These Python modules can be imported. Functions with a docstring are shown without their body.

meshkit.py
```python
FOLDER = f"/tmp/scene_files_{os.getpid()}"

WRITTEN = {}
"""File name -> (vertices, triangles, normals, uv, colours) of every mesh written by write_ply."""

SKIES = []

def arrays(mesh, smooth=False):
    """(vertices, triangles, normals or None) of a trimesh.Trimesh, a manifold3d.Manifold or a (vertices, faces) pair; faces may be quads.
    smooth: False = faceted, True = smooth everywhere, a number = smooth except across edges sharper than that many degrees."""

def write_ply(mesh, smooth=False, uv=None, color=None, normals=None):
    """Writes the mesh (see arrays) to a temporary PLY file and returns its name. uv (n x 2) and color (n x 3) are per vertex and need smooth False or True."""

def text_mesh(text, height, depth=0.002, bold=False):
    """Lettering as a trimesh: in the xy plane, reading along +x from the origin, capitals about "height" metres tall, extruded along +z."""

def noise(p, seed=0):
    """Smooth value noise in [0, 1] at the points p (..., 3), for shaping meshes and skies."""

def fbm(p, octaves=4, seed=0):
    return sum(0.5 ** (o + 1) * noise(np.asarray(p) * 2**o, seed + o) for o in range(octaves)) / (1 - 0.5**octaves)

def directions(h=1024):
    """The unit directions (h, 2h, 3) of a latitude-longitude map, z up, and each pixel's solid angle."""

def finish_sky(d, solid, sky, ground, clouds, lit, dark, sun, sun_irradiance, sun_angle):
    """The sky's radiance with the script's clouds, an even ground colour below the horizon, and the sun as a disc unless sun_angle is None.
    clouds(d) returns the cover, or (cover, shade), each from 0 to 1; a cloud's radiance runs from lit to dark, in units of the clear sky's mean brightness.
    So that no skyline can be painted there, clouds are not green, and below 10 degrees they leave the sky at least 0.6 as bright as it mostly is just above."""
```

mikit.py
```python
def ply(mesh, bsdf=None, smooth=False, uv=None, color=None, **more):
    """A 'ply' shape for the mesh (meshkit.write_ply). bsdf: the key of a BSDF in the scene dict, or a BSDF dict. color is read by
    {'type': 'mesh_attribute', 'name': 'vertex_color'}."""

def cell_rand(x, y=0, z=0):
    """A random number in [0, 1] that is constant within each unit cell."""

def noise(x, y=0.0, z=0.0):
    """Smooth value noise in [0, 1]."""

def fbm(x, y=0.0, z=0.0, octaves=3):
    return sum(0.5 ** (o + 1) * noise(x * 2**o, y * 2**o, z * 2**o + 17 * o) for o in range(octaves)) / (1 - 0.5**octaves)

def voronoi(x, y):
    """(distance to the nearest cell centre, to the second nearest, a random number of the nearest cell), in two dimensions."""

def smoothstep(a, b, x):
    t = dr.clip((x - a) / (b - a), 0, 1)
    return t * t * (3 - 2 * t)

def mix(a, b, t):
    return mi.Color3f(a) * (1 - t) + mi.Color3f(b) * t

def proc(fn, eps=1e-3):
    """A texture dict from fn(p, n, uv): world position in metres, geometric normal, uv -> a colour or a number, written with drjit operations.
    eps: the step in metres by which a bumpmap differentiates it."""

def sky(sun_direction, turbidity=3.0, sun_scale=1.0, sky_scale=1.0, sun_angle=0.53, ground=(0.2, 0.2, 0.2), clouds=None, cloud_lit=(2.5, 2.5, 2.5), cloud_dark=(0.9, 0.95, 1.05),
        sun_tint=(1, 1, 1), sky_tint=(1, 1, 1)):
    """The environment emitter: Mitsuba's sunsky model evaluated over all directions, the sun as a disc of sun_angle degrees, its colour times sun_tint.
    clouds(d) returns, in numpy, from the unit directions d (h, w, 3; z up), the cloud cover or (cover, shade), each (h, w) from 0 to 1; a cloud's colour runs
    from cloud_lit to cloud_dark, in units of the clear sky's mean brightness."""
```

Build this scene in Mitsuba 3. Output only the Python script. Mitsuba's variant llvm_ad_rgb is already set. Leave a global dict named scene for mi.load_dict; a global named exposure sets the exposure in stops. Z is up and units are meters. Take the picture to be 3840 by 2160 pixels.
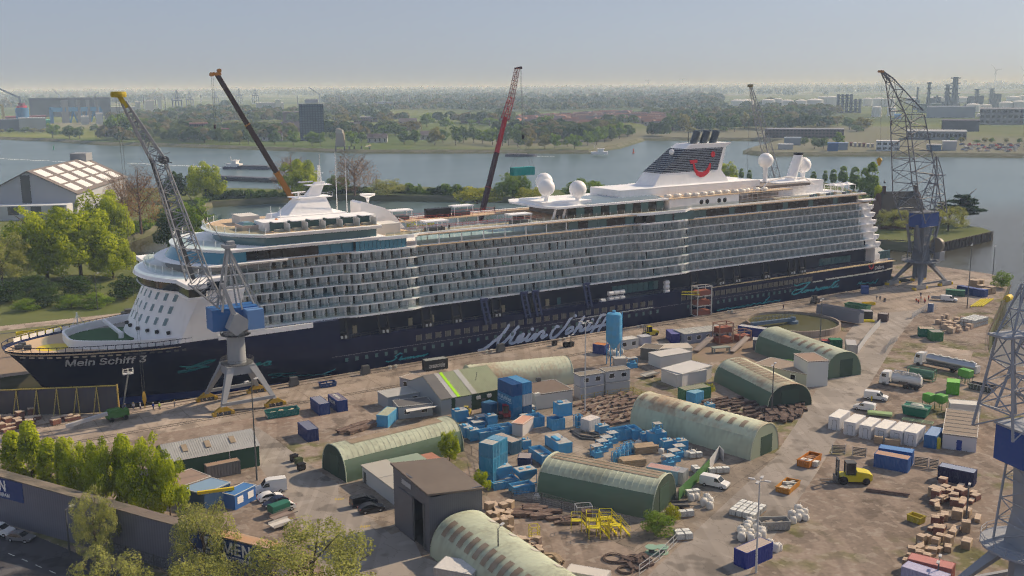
import math, random
import numpy as np, trimesh, shapely
import shapely.geometry as sg
import mitsuba as mi, drjit as dr
import mikit, meshkit
from mikit import proc, noise, fbm, smoothstep, mix, cell_rand, voronoi
T = mi.ScalarTransform4f
PI = math.pi
scene, labels = {}, {}
# ---- camera, air, sky, exposure --------------------------------------------------------------
EYE = [0,0,70.2]
FWD = [0.520296,0.832002,-0.192522]
UP = [0.108852,0.158989,0.981261]
scene['camera'] = {'type': 'perspective', 'fov': 52.94, 'fov_axis': 'x', 'near_clip': 1.0, 'far_clip': 90000.0,
       'to_world': T().look_at(EYE, [EYE[i] + FWD[i] for i in range(3)], UP),
       'medium': {'type': 'ref', 'id': 'air'}}
HAZE = 0.00013
scene['air'] = {'type': 'homogeneous', 'albedo': {'type': 'rgb', 'value': [0.95,0.985,1.0]}, 'sigma_t': {'type': 'rgb', 'value': [HAZE * .78, HAZE, HAZE * 1.35]}}
scene['haze'] = {'type': 'cube', 'to_world': T().translate([12000,18000,52]).scale([45000,45000,63]), 'bsdf': {'type': 'null'}, 'interior': {'type': 'ref', 'id': 'air'}}
labels['haze'] = {'kind': 'stuff', 'label': 'pale summer haze over the harbour and the far land', 'category': 'haze'}
def veil(d):
 """A thin even veil of high haze with faint streaks."""
 n = meshkit.fbm(np.stack([d[..., 0] * 5, d[..., 1] * 5, d[..., 2] * 22], -1),4,3)
 return .5 + .22 * (n - .5)
scene['sky'] = mikit.sky((0.808,-0.035,0.588), turbidity=4.0, sun_scale=1.0, sky_scale=0.8, sun_tint=(1,.985,.965), sky_tint=(.97,1.0,1.12), clouds=veil, cloud_lit=(1.38,1.43,1.60))
exposure = 1.82
# ---- materials -------------------------------------------------------------------------------
def principled(c, rough=.6, metal=0., spec=.4, **k):
 col = c if isinstance(c, dict) else {'type': 'rgb', 'value': list(c)}
 return {'type': 'twosided', 'b': {'type': 'principled', 'base_color': col, 'roughness': rough, 'metallic': metal, 'specular': spec, **k}}
def pm(name, c, rough=.6, metal=0., spec=.4): scene[name] = principled(c, rough, metal, spec)
def worn(name, c, dirt, scale=.25, amt=.6, streak=.5, rough=.65, metal=0.):
 """Painted or bare surface with blotches and rain streaks of its own dirt."""
 c, dirt = mi.ScalarColor3f(c), mi.ScalarColor3f(dirt)
 def fn(p, n, uv):
  a = fbm(p.x * scale, p.y * scale, p.z * scale + 3,4)
  s = noise(p.x * 2.3 + 7, p.y * 2.3, p.z * .22)
  t = dr.clip((a - .38) * 2.2 + streak * (s - .55),0,1) * amt
  return mix(c, dirt, t)
 scene[name] = principled(proc(fn), rough, metal)
PAINT = {}
def paint(c, rough=.5, metal=0.):
 """A plain paint, one BSDF per colour."""
 k = (tuple(round(x, 3) for x in c), rough, metal)
 if k not in PAINT:
  PAINT[k] = 'paint_%d' % len(PAINT)
  pm(PAINT[k], k[0], rough, metal)
 return PAINT[k]
WHITE, OFFWHITE = paint((.72,.72,.72),.45), paint((.6,.59,.56),.6)
GREY, DGREY, LGREY = paint((.28,.29,.31)), paint((.09,.095,.1)), paint((.45,.46,.48))
BLACK, YELLOW, NAVY = paint((.012,.012,.015),.5), paint((.62,.46,.02)), paint((.012,.02,.075))
RED, ORANGE, GREEN = paint((.5,.03,.03)), paint((.6,.2,.03)), paint((.03,.13,.07))
WOOD, RUST, STEEL = paint((.36,.24,.14),.8), paint((.2,.085,.045),.85), paint((.4,.41,.43),.4,.6)
GLASSDK = 'dark_glass'
scene[GLASSDK] = principled((.012,.016,.02),.08,0., .7)
scene['clear_pane'] = {'type': 'thindielectric', 'specular_transmittance': {'type': 'rgb', 'value': [.6,.73,.75]}}
# ---- mesh building ---------------------------------------------------------------------------
class M:
 def __init__(s): s.v, s.f, s.n = [], [], 0
 def add(s, v, f):
  v = np.asarray(v, float); f = np.asarray(f, int)
  if f.shape[1] == 4: f = np.vstack([f[:, [0,1,2]], f[:, [0,2,3]]])
  s.v.append(v); s.f.append(f + s.n); s.n += len(v); return s
 def hexa(s, p):
  """Eight corners: bottom four counter-clockwise, then the top four."""
  return s.add(p, [[3,2,1,0], [4,5,6,7], [0,1,5,4], [1,2,6,5], [2,3,7,6], [3,0,4,7]])
 def bx(s, x0, x1, y0, y1, z0, z1):
  return s.hexa([(x0, y0, z0),(x1, y0, z0),(x1, y1, z0),(x0, y1, z0),(x0, y0, z1),(x1, y0, z1),(x1, y1, z1),(x0, y1, z1)])
 def box(s, c, d, rz=0.):
  x, y, z = d[0] / 2, d[1] / 2, d[2] / 2
  p = np.array([(-x, -y, -z),(x, -y, -z),(x, y, -z),(-x, y, -z),(-x, -y, z),(x, -y, z),(x, y, z),(-x, y, z)])
  ca, sa = math.cos(rz), math.sin(rz)
  return s.hexa(p @ np.array([[ca, sa, 0], [-sa, ca, 0], [0,0,1]]) + np.array(c))
 def beam(s, p, q, w, h=None):
  p, q = np.array(p, float), np.array(q, float); h = h or w
  d = q - p; d = d / np.linalg.norm(d)
  a = np.cross(d, [0,0,1.]) if abs(d[2]) < .95 else np.cross(d, [0,1., 0])
  a /= np.linalg.norm(a); b = np.cross(a, d)
  a, b = a * w / 2, b * h / 2
  return s.hexa([p - a - b, p - a + b, p + a + b, p + a - b, q - a - b, q - a + b, q + a + b, q + a - b])
 def tube(s, p, q, r, r1=None, n=6, cap=True):
  p, q = np.array(p, float), np.array(q, float); r1 = r if r1 is None else r1
  d = q - p; d = d / max(np.linalg.norm(d),1e-9)
  a = np.cross(d, [0,0,1.]) if abs(d[2]) < .95 else np.cross(d, [0,1., 0])
  a /= np.linalg.norm(a); b = np.cross(d, a)
  t = np.arange(n) * 2 * PI / n
  ring = np.cos(t)[:, None] * a + np.sin(t)[:, None] * b
  i = np.arange(n); j = (i + 1) % n
  f = np.vstack([np.stack([i, j, j + n], 1), np.stack([i, j + n, i + n], 1)])
  v = np.vstack([p + ring * r, q + ring * r1])
  if cap:
   f = np.vstack([f, [[0, k + 1, k] for k in range(1, n - 1)], [[n, n + k, n + k + 1] for k in range(1, n - 1)]])
  return s.add(v, f)
 def path(s, pts, r, n=6):
  for a, b in zip(pts, pts[1:]): s.tube(a, b, r, n=n)
  return s
 def loft(s, rings, closed=True, caps=True):
  rings = [np.asarray(r, float) for r in rings]; n = len(rings[0])
  v = np.vstack(rings); f = []
  for k in range(len(rings) - 1):
   for i in range(n if closed else n - 1):
    j = (i + 1) % n
    f.append([k * n + i, k * n + j, (k + 1) * n + j, (k + 1) * n + i])
  s.add(v, f)
  if caps and closed:
   for r, flip in ((rings[0], True),(rings[-1], False)):
    c = r.mean(0); vv = np.vstack([r, c])
    ff = [[i, (i + 1) % n, n] for i in range(n)]
    s.add(vv, [x[::-1] for x in ff] if flip else ff)
  return s
 def lathe(s, prof, c=(0,0,0), n=16):
  t = np.arange(n) * 2 * PI / n
  return s.loft([np.stack([c[0] + r * np.cos(t), c[1] + r * np.sin(t), np.full(n, c[2] + z)], 1) for r, z in prof])
 def poly(s, pts, z0, z1):
  """Extruded outline (list of xy or a shapely polygon)."""
  g = pts if hasattr(pts, 'geoms') or hasattr(pts, 'exterior') else sg.Polygon(pts)
  for q in getattr(g, 'geoms', [g]):
   if q.area < 1e-6: continue
   m = trimesh.creation.extrude_polygon(sg.polygon.orient(q), z1 - z0, engine='earcut')
   s.add(m.vertices + [0,0, z0], m.faces)
  return s
 def sheet(s, pts, z):
  g = pts if hasattr(pts, 'exterior') or hasattr(pts, 'geoms') else sg.Polygon(pts)
  for q in getattr(g, 'geoms', [g]):
   v, f = trimesh.creation.triangulate_polygon(q, engine='earcut')
   a = v[f]; e, g_ = a[:, 1] - a[:, 0], a[:, 2] - a[:, 0]; up = e[:, 0] * g_[:, 1] - e[:, 1] * g_[:, 0] > 0
   f = np.where(up[:, None], f, f[:, ::-1])
   s.add(np.column_stack([v, np.full(len(v), z)]), f)
  return s
 def quad(s, p): return s.add(p, [[0,1,2,3]])
 def mesh(s, mat=None):
  v, f = np.vstack(s.v), np.vstack(s.f)
  if mat is not None: v = v @ np.array(mat)[:3, :3].T + np.array(mat)[:3,3]
  return trimesh.Trimesh(v, f, process=False)
 def xf(s, loc=(0,0,0), rz=0., sc=1.):
  """Turned by rz and moved, in place."""
  ca, sa = math.cos(rz), math.sin(rz)
  r = np.array([[ca, sa, 0], [-sa, ca, 0], [0,0,1]])
  s.v = [v * sc @ r + np.array(loc) for v in s.v]; return s
def numbered(k):
 if k not in scene and k not in labels: return k
 i = COUNT.get(k, 0) + 1
 while True:
  kk = '%s_%03d' % (k, i)
  if kk not in scene and kk not in labels: COUNT[k] = i; return kk
  i += 1
COUNT = {}
def thing(name, label, cat, group=None):
 k = numbered(name); labels[k] = {'label': label, 'category': cat}
 if group: labels[k]['group'] = group
 return k
def shape(m, mat, smooth=False, **k): return mikit.ply(m.mesh() if isinstance(m, M) else m, mat, smooth=smooth, **k)
def part(parent, name, m, mat, smooth=False, label=None, kind=None, to=None, **k):
 key = numbered(parent + '__' + name)
 d = m if isinstance(m, dict) else shape(m, mat, smooth, **k)
 if isinstance(m, dict) and mat: d = {**d, 'bsdf': {'type': 'ref', 'id': mat}}
 if to is not None: d = {**d, 'to_world': to}
 scene[key] = d
 if label or kind:
  labels[key] = {}
  if label: labels[key]['label'] = label
  if kind: labels[key]['kind'] = kind
 return key
def solid(name, m, mat, label, cat, group=None, smooth=False, **k):
 key = thing(name, label, cat, group); scene[key] = shape(m, mat, smooth, **k); return key
def struct(name, m, mat, smooth=False, kind='structure', label=None, **k):
 key = numbered(name); scene[key] = shape(m, mat, smooth, **k); labels[key] = {'kind': kind}
 if label: labels[key]['label'] = label
 return key
def place(x, y, z=0., rz=0., s=1.):
 t = T().translate([x, y, z]).rotate([0,0,1], math.degrees(rz))
 if s != 1.: t = t @ (T().scale(list(s)) if isinstance(s, (tuple, list)) else T().scale(s))
 return t
def put(name, proto, label, cat, x, y, z=0., rz=0., s=1., group=None, over={}):
 """A copy of a kind built once: proto is {part name: (shape dict, material)}."""
 k = thing(name, label, cat, group); to = place(x, y, z, rz, s)
 for pn, (d, mat) in proto.items():
  base = pn.split('#')[0]
  kk = numbered(k + '__' + base) if base else k
  scene[kk] = {**d, 'bsdf': {'type': 'ref', 'id': over.get(base, mat)}, 'to_world': to}
 return k
def lattice(m, p, q, w0, w1, n, r, side=None, rb=None):
 """Four chords and zigzag bracing from p to q, square section w0 to w1."""
 p, q = np.array(p, float), np.array(q, float); d = q - p; L = np.linalg.norm(d); d /= L
 a = np.array(side, float) if side is not None else np.cross(d, [0,0,1.] if abs(d[2]) < .9 else [1., 0,0])
 a -= d * (a @ d); a /= np.linalg.norm(a); b = np.cross(a, d)
 P = lambda t, i: p + d * L * t + ((a if i in (0,3) else -a) + (b if i in (0,1) else -b)) * (w0 + (w1 - w0) * t) / 2
 for i in range(4): m.tube(P(0, i), P(1, i), r, n=5)
 rb = rb or r * .55
 for k in range(n):
  t0, t1 = k / n, (k + 1) / n
  for i in range(4):
   j = (i + 1) % 4
   m.tube(P(t1, i), P(t1, j), rb, n=4, cap=False)
   m.tube(P(t0, i if k % 2 else j), P(t1, j if k % 2 else i), rb, n=4, cap=False)
 return m

# ---- water and land --------------------------------------------------------------------------
def wave(p, n, uv):
 return .30 * fbm(p.x * .10, p.y * .10,0., 2) + .10 * fbm(p.x * .9, p.y * .6,1., 2)
def water_c(p, n, uv):
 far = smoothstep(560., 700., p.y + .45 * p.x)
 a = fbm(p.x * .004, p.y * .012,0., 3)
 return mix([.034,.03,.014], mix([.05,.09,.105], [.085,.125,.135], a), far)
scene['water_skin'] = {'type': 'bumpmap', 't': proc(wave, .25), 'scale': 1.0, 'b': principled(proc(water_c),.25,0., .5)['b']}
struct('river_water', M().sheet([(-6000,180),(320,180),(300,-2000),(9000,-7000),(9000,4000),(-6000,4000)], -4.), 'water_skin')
def far_c(p, n, uv):
 a = fbm(p.x * .004, p.y * .004,0., 4); b = fbm(p.x * .0011, p.y * .0011,5., 3); d = fbm(p.x * .03, p.y * .03,9., 2)
 g = mix([.07,.105,.03], [.15,.17,.05], dr.clip(a * 1.6 - .3 + (d - .5) * .5,0,1))
 g = mix(g, [.165,.165,.115], smoothstep(.58,.72, b))
 return mix(g, [.06,.085,.035], smoothstep(.5,.7,1 - b) * .7)
def bank_c(p, n, uv):
 a = fbm(p.x * .12, p.y * .12, p.z * .5,3)
 return mix([.10,.11,.06], [.17,.165,.12], dr.clip(a * 1.8 - .4 + smoothstep(-2., -3.6, p.z) * -.5,0,1))
scene['far_ground'] = principled(proc(far_c),.95,0,.1)
scene['bank_stone'] = principled(proc(bank_c),.95,0,.1)
def shore(name, pts, w, mat='far_ground', z=0.):
 g = sg.polygon.orient(sg.Polygon(pts)); p = np.array(g.exterior.coords)[:-1]
 d = np.roll(p, -1,0) - p; d /= np.linalg.norm(d, axis=1)[:, None]
 nrm = np.column_stack([-d[:, 1], d[:, 0]]); q = nrm + np.roll(nrm, 1,0); q /= np.maximum(np.linalg.norm(q, axis=1)[:, None], .3)
 inner = p + q * w; n = len(p); m = M()
 for i in range(n):
  j = (i + 1) % n
  m.quad([(*p[i], -4.6),(*p[j], -4.6),(*inner[j], z),(*inner[i], z)])
 struct(name, M().sheet(sg.Polygon(inner).buffer(0), z), mat)
 struct(name + '_embankment', m, 'bank_stone')
FARPTS = [(-400,3200),(60,2050),(180,1761),(232,1641),(270,1490),(322,1410),(407,1238),(476,1097),(610,988),(683,924),(706,930),(722,954),(767,978),(904,1098),(930,1078),(1000,1002),(1005,960),(850,862),(806,818),(796,776),(823,753),(901,691),(978,601),(1300,250),(1600,-100),(6000,-5000),(25000,-26000),(56000,-26000),(56000,61000),(-32000,61000),(-32000,9000)]
shore('far_land', FARPTS, 11.)
def mid_c(p, n, uv):
 a = fbm(p.x * .08, p.y * .08,0., 4); b = fbm(p.x * .02, p.y * .02,3., 2)
 return mix(mix([.07,.1,.03], [.14,.15,.06], a), [.24,.19,.15], smoothstep(345., 300., p.y) * smoothstep(340., 320., p.x) * smoothstep(.3,.6, b + .1))
scene['bank_ground'] = principled(proc(mid_c),.95,0,.1)
shore('opposite_shore', [(-400,276),(318,276),(330,300),(240,390),(98,449),(62,470),(70,500),(102,518),(128,555),(185,653),(260,650),(324,590),(420,500),(455,430),(395,345),(386,306),(398,282),(442,289),(456,292),(464,302),(467,320),(520,395),(600,530),(560,560),(450,540),(346,640),(333,682),(264,684),(231,728),(150,790),(-100,900),(-400,950)], 1.5, 'bank_ground')
def yard_c(p, n, uv):
 a = fbm(p.x * .05, p.y * .05,0., 5); b = fbm(p.x * .35, p.y * .35,3., 3); c = fbm(p.x * .022 + 9, p.y * .022,7., 3); e = noise(p.x * 2.5, p.y * 2.5,1.)
 g = mix([.215,.17,.14], [.29,.24,.205], dr.clip(a * 1.5 - .25,0,1))
 g = mix(g, [.25,.17,.135], smoothstep(.5,.68, c) * .8)
 g = mix(g, [.155,.125,.10], smoothstep(.55,.75, b) * .55)
 g = mix(g, [.135,.14,.055], smoothstep(.56,.68, fbm(p.x * .06 + 31, p.y * .06,2., 4)) * smoothstep(.35,.6, b) * .8)
 u_, v_ = p.x * .45 + p.y * .89 + (a - .5) * 9, p.x * .89 - p.y * .45 + (c - .5) * 16
 g = g * (1 - .17 * smoothstep(.55,.72, noise(u_ * .035, v_ * .75,4.))) * (1 - .3 * smoothstep(.66,.76, fbm(p.x * .2, p.y * .2,21., 3)))
 g = mix(g, [.37,.33,.29], smoothstep(.7,.82, noise(p.x * 1.1, p.y * 1.1,13.)) * .35)
 return g * (.88 + .24 * e)
scene['yard_dirt'] = principled(proc(yard_c),.95,0,.15)
YARD = [(-400,232),(318,232),(318,258),(349,258),(352,225),(343,212),(270,172),(247,157),(237,146),(262,135),(600,60),(600,-300),(-400,-300)]
struct('yard_ground', M().sheet(YARD, 0.), 'yard_dirt')
struct('quay_wall', M().loft([[(x, y, z) for x, y in sg.polygon.orient(sg.Polygon(YARD)).exterior.coords[:-1]] for z in (-9,-.004)], caps=False), 'bank_stone')
def conc(base, dark, sc, joint=None):
 base, dark = mi.ScalarColor3f(base), mi.ScalarColor3f(dark)
 def fn(p, n, uv):
  a = fbm(p.x * sc, p.y * sc, 0., 5); b = fbm(p.x * .9, p.y * .9,3., 3); s = fbm(p.x * .015, p.y * .12,2., 3)
  g = mix(base, dark, dr.clip(a * 1.7 - .55 + (b - .5) * .5 + (s - .5) * .7,0,1))
  d1, d2, w_ = voronoi(p.x * .16 + (a - .5) * 1.2, p.y * .16 + (b - .5) * .8)
  g = g * (1 + .14 * (w_ - .5)) * (1 - .2 * smoothstep(.035,.012, d2 - d1))
  st = fbm(p.x * .23 + 40, p.y * .23,8., 3)
  g = g * (1 - .35 * smoothstep(.62,.74, st)) + .05 * smoothstep(.64,.74,1 - st)
  u_, v_ = p.x * .51 + p.y * .86, p.x * .86 - p.y * .51
  g = g * (1 - .13 * smoothstep(.52,.7, noise(u_ * .03, v_ * 1.1,4.)))
  if joint:
   ca, sa, w = joint
   u, v = (p.x * ca + p.y * sa) / w, (-p.x * sa + p.y * ca) / w
   d = dr.minimum(dr.abs(u - dr.round(u)), dr.abs(v - dr.round(v))) * w
   g = g * (1 + .16 * (cell_rand(dr.floor(u + .5), dr.floor(v + .5),1) - .5)) * dr.select(d < .07,.62,1.)
  return g
 return principled(proc(fn),.9,0,.2)
scene['apron_concrete'] = conc([.34,.285,.24], [.22,.185,.155], .06,(1., 0., 9.))
scene['slab_concrete'] = conc([.29,.245,.205], [.18,.155,.13], .08,(.94,.34,4.))
scene['road_asphalt'] = conc([.31,.28,.255], [.25,.226,.205], .05)
scene['street_asphalt'] = conc([.075,.075,.085], [.05,.05,.058], .1)
scene['dirt_red'] = conc([.31,.2,.145], [.2,.15,.115], .06)
struct('quay_apron', M().sheet([(-200,211.5),(225,211.5),(300,196),(340,214),(349,226),(349,231.6),(-200,231.6)], .006), 'apron_concrete')
struct('dock_head', M().sheet([(-150,231.9),(42,231.9),(6,248.5),(-150,300)], .003), 'apron_concrete')
struct('quay_edge_kerb', M().bx(-200,318,231.2,232.05,.02,.28), 'apron_concrete')
struct('yard_road', M().sheet([(90.2,107.5),(102.3,99.6),(144,123.2),(170.3,139),(240.7,180.4),(288.7,206.7),(298.3,220),(290,225.7),(232.5,191.6),(166.7,147.8),(145.7,134.8),(121.8,124.1)], .004), 'road_asphalt')
struct('slab_yard', M().sheet([(98.1,180.5),(115,192.5),(140.9,178.9),(125,148.5),(132.3,138.4),(144.1,133.2),(94,109.4),(91.9,133.4),(90.2,158.5)], .0045), 'slab_concrete')
struct('hall_road', M().sheet([(64.1,206),(64.9,193.6),(65.4,177.3),(66.7,158),(70.1,147.7),(65.4,131.2),(69.3,121.1),(50.7,133.1),(54.9,157.6),(57.1,182.7)], .0042), 'road_asphalt')
struct('parking_slabs', M().sheet([(69.3,172.2),(77.2,170.8),(74.7,157.1),(68.4,141.2),(64.9,140.8),(64.5,161.6)], .008), 'slab_concrete')
struct('grass_strip', M().sheet([(177.6,211.8),(225.9,220.8),(235.3,189.7),(212.4,173.3),(191.9,187.1),(169.5,192.7)], .003), 'bank_ground')
for y in (229.3,216.4,215.2):
 struct('crane_rail', M().bx(-150,330, y - .09, y + .09,.012,.05), paint((.045,.04,.038),.6))
struct('street', M().sheet([(9.6,187.1),(15.4,174.8),(26.6,148.8),(22.4,136.3),(-0.3,151),(1.5,190.5)], .004), 'street_asphalt')
for i in range(8):
 a = np.array([12.3,167]) + (np.array([22.6,144.1]) - np.array([12.3,167])) * i / 7
 d = np.array([22.6,144.1]) - np.array([12.3,167]); d = d / np.linalg.norm(d)
 struct('lane_mark', M().poly([tuple(a - .07 * np.array([-d[1], d[0]])), tuple(a + d * 1.6 - .07 * np.array([-d[1], d[0]])), tuple(a + d * 1.6 + .07 * np.array([-d[1], d[0]])), tuple(a + .07 * np.array([-d[1], d[0]]))], .008,.012), OFFWHITE)

# ---- the cruise ship -------------------------------------------------------------------------
YC, HB = 253.7,17.8
YS = YC - HB
def hull_paint(p, n, uv):
 a = fbm(p.x * .08, p.y * .08, p.z * .3,3)
 s = noise(p.x * 1.1,5., p.z * .12)
 navy = mix([.006,.010,.046], [.011,.015,.058], dr.clip(a * .7 + s * .4,0,1))
 blue = mi.Color3f(.02,.05,.26)
 return dr.select(p.z < -2.2, blue, navy)
scene['hull_paint'] = principled(proc(hull_paint),.2,0., .25)
def ship_white(p, n, uv):
 a = fbm(p.x * .15, p.y * .15, p.z * .4,3); s = noise(p.x * 1.7, p.y * 1.7, p.z * .1)
 return mix([.86,.86,.87], [.68,.68,.68], dr.clip((a - .45) * 1.2 + (s - .6) * .6,0,1))
scene['ship_white'] = principled(proc(ship_white),.4)
SW = 'ship_white'
pm('deck_teak', (.5,.38,.26),.8); pm('deck_grey', (.26,.25,.24),.8); pm('deck_green', (.05,.11,.05),.9)
pm('blue_window', (.05,.22,.32),.1,0,.8); pm('teal_window', (.06,.14,.155),.1,0,.8)
pm('curtain', (.46,.51,.52),.6); pm('cabin_wall', (.8,.79,.78),.6)
pm('hull_letter', (.50,.58,.74),.4); pm('hull_teal', (.03,.30,.36),.4)
ship = thing('cruise_ship', 'huge navy and white cruise ship with rows of balconies, lying in the dock', 'cruise ship')
def xstem(z): return 33.5 - (min(max(z, -3),12.6) + 3) ** 1.15 * (11.6 / 15.6 ** 1.15)
def hb(x, z):
 L = 30 + (12.6 - max(z, -4)) * 2.6; e = .46 + (12.6 - max(z, -4)) * .036
 u = min(max((x - xstem(z)) / L, 0),1)
 b = HB * u ** e
 if x > 296: b *= 1 - .12 * ((x - 296) / 16) ** 2
 if z < -5: b *= 1 - .03 * (-5 - z) ** 1.5
 return b
XS = [0,.004,.012,.025,.045,.07,.1,.14,.19,.25,.32,.4,.5,.6,.75,1]
def hull_rings(zs, x1):
 """Stations from the stem aft, each ring from the near rail round the keel to the far rail."""
 rings = []
 for s in XS:
  ring = []
  for side in (-1,1):
   for z in (zs if side < 0 else zs[::-1]):
    x = xstem(z) + s * s * 2.2 * 60 if s < .6 else 0
    xe = x1 - max(0,4 - z) * .35 if x1 > 200 else x1
    x = xstem(z) + (xe - xstem(z)) * (s ** 1.5 if x1 > 200 else s ** 1.2)
    ring.append((x, YC + side * hb(x, z), z))
  rings.append(ring)
 return rings
part(ship, 'hull', M().loft(hull_rings([7.9,6,4,2,0,-2.2,-5,-8], 311.5)), 'hull_paint', 35)
part(ship, 'bow_side', M().loft(hull_rings([12.6,11,9.5,7.9], 96.5), closed=False, caps=False), 'hull_paint', 35)
def side_pts(x0, x1, n, z): return [(x, YC - hb(x, z), z) for x in np.linspace(x0, x1, n)]
def ribbon(m, x0, x1, z0, z1, off=.06, n=40, far=False):
 """A strip that follows the hull side."""
 sg_ = 1 if far else -1
 P = lambda x, z, o: (x, YC + sg_ * (hb(x, (z0 + z1) / 2) + o), z)
 for a, b in zip(np.linspace(x0, x1, n)[:-1], np.linspace(x0, x1, n)[1:]):
  m.hexa([P(a, z0, off), P(b, z0, off), P(b, z0,0), P(a, z0,0), P(a, z1, off), P(b, z1, off), P(b, z1,0), P(a, z1,0)])
 return m
# foredeck
fd = [(x, YC - hb(x, 12.3) + .15) for x in np.linspace(22.3,58,24)] + [(x, YC + hb(x, 12.3) - .15) for x in np.linspace(58,22.3,24)]
part(ship, 'foredeck', M().poly(fd, 11.7,11.95), 'deck_teak')
circ = [(32.2 + 3.6 * math.cos(t), YC - 2.2 + 3.6 * math.sin(t)) for t in np.linspace(0,2 * PI, 40)[:-1]]
part(ship, 'landing_circle', M().poly(circ, 11.955,11.97), YELLOW)
def bow_wall(z, inset):
 pts = []
 for t in np.linspace(-1,1,41):
  x = 35.2 + inset + 24 * abs(t) ** 2.6; y = YC + (min(hb(max(x, 37),12.6) - .2,17.2) - inset) * np.sign(t) * abs(t) ** .55
  pts.append((x, y))
 return pts
o, i_ = sg.Polygon(bow_wall(0,0) + [(60, YC + 17),(60, YC - 17)]), sg.Polygon(bow_wall(0,.5) + [(60.5, YC + 16.4),(60.5, YC - 16.4)])
part(ship, 'breakwater', M().poly(o.difference(i_),11.9,13.9), SW)
part(ship, 'mooring_deck', M().poly(i_, 11.96,12.1), 'deck_grey')
part(ship, 'helideck', M().poly(sg.Point(44.5, YC + 1).buffer(8.4,24).intersection(i_.buffer(-.4)),12.1,12.5), 'deck_green')
rail = M()
for side in (-1,1):
 pts = [(x, YC + side * (hb(x, 12.6) - .1),13.6) for x in np.linspace(22,60,24)]
 rail.path(pts, .09,5)
 for x, y, z in pts: rail.tube((x, y, 12.4),(x, y, z),.07, n=4)
part(ship, 'bow_rail', rail, 'hull_paint')
blw = M()
for a, b in zip(np.linspace(25,52,15)[:-1], np.linspace(25,52,15)[1:]):
 b -= .35
 P = lambda x, z, o: (x, YC + hb(x, 12.6) - o, z)
 blw.hexa([P(a, 11.95,.3), P(b, 11.95,.3), P(b, 11.95,.2), P(a, 11.95,.2), P(a, 13.3,.3), P(b, 13.3,.3), P(b, 13.3,.2), P(a, 13.3,.2)])
part(ship, 'bulwark_panel', blw, SW)
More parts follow.
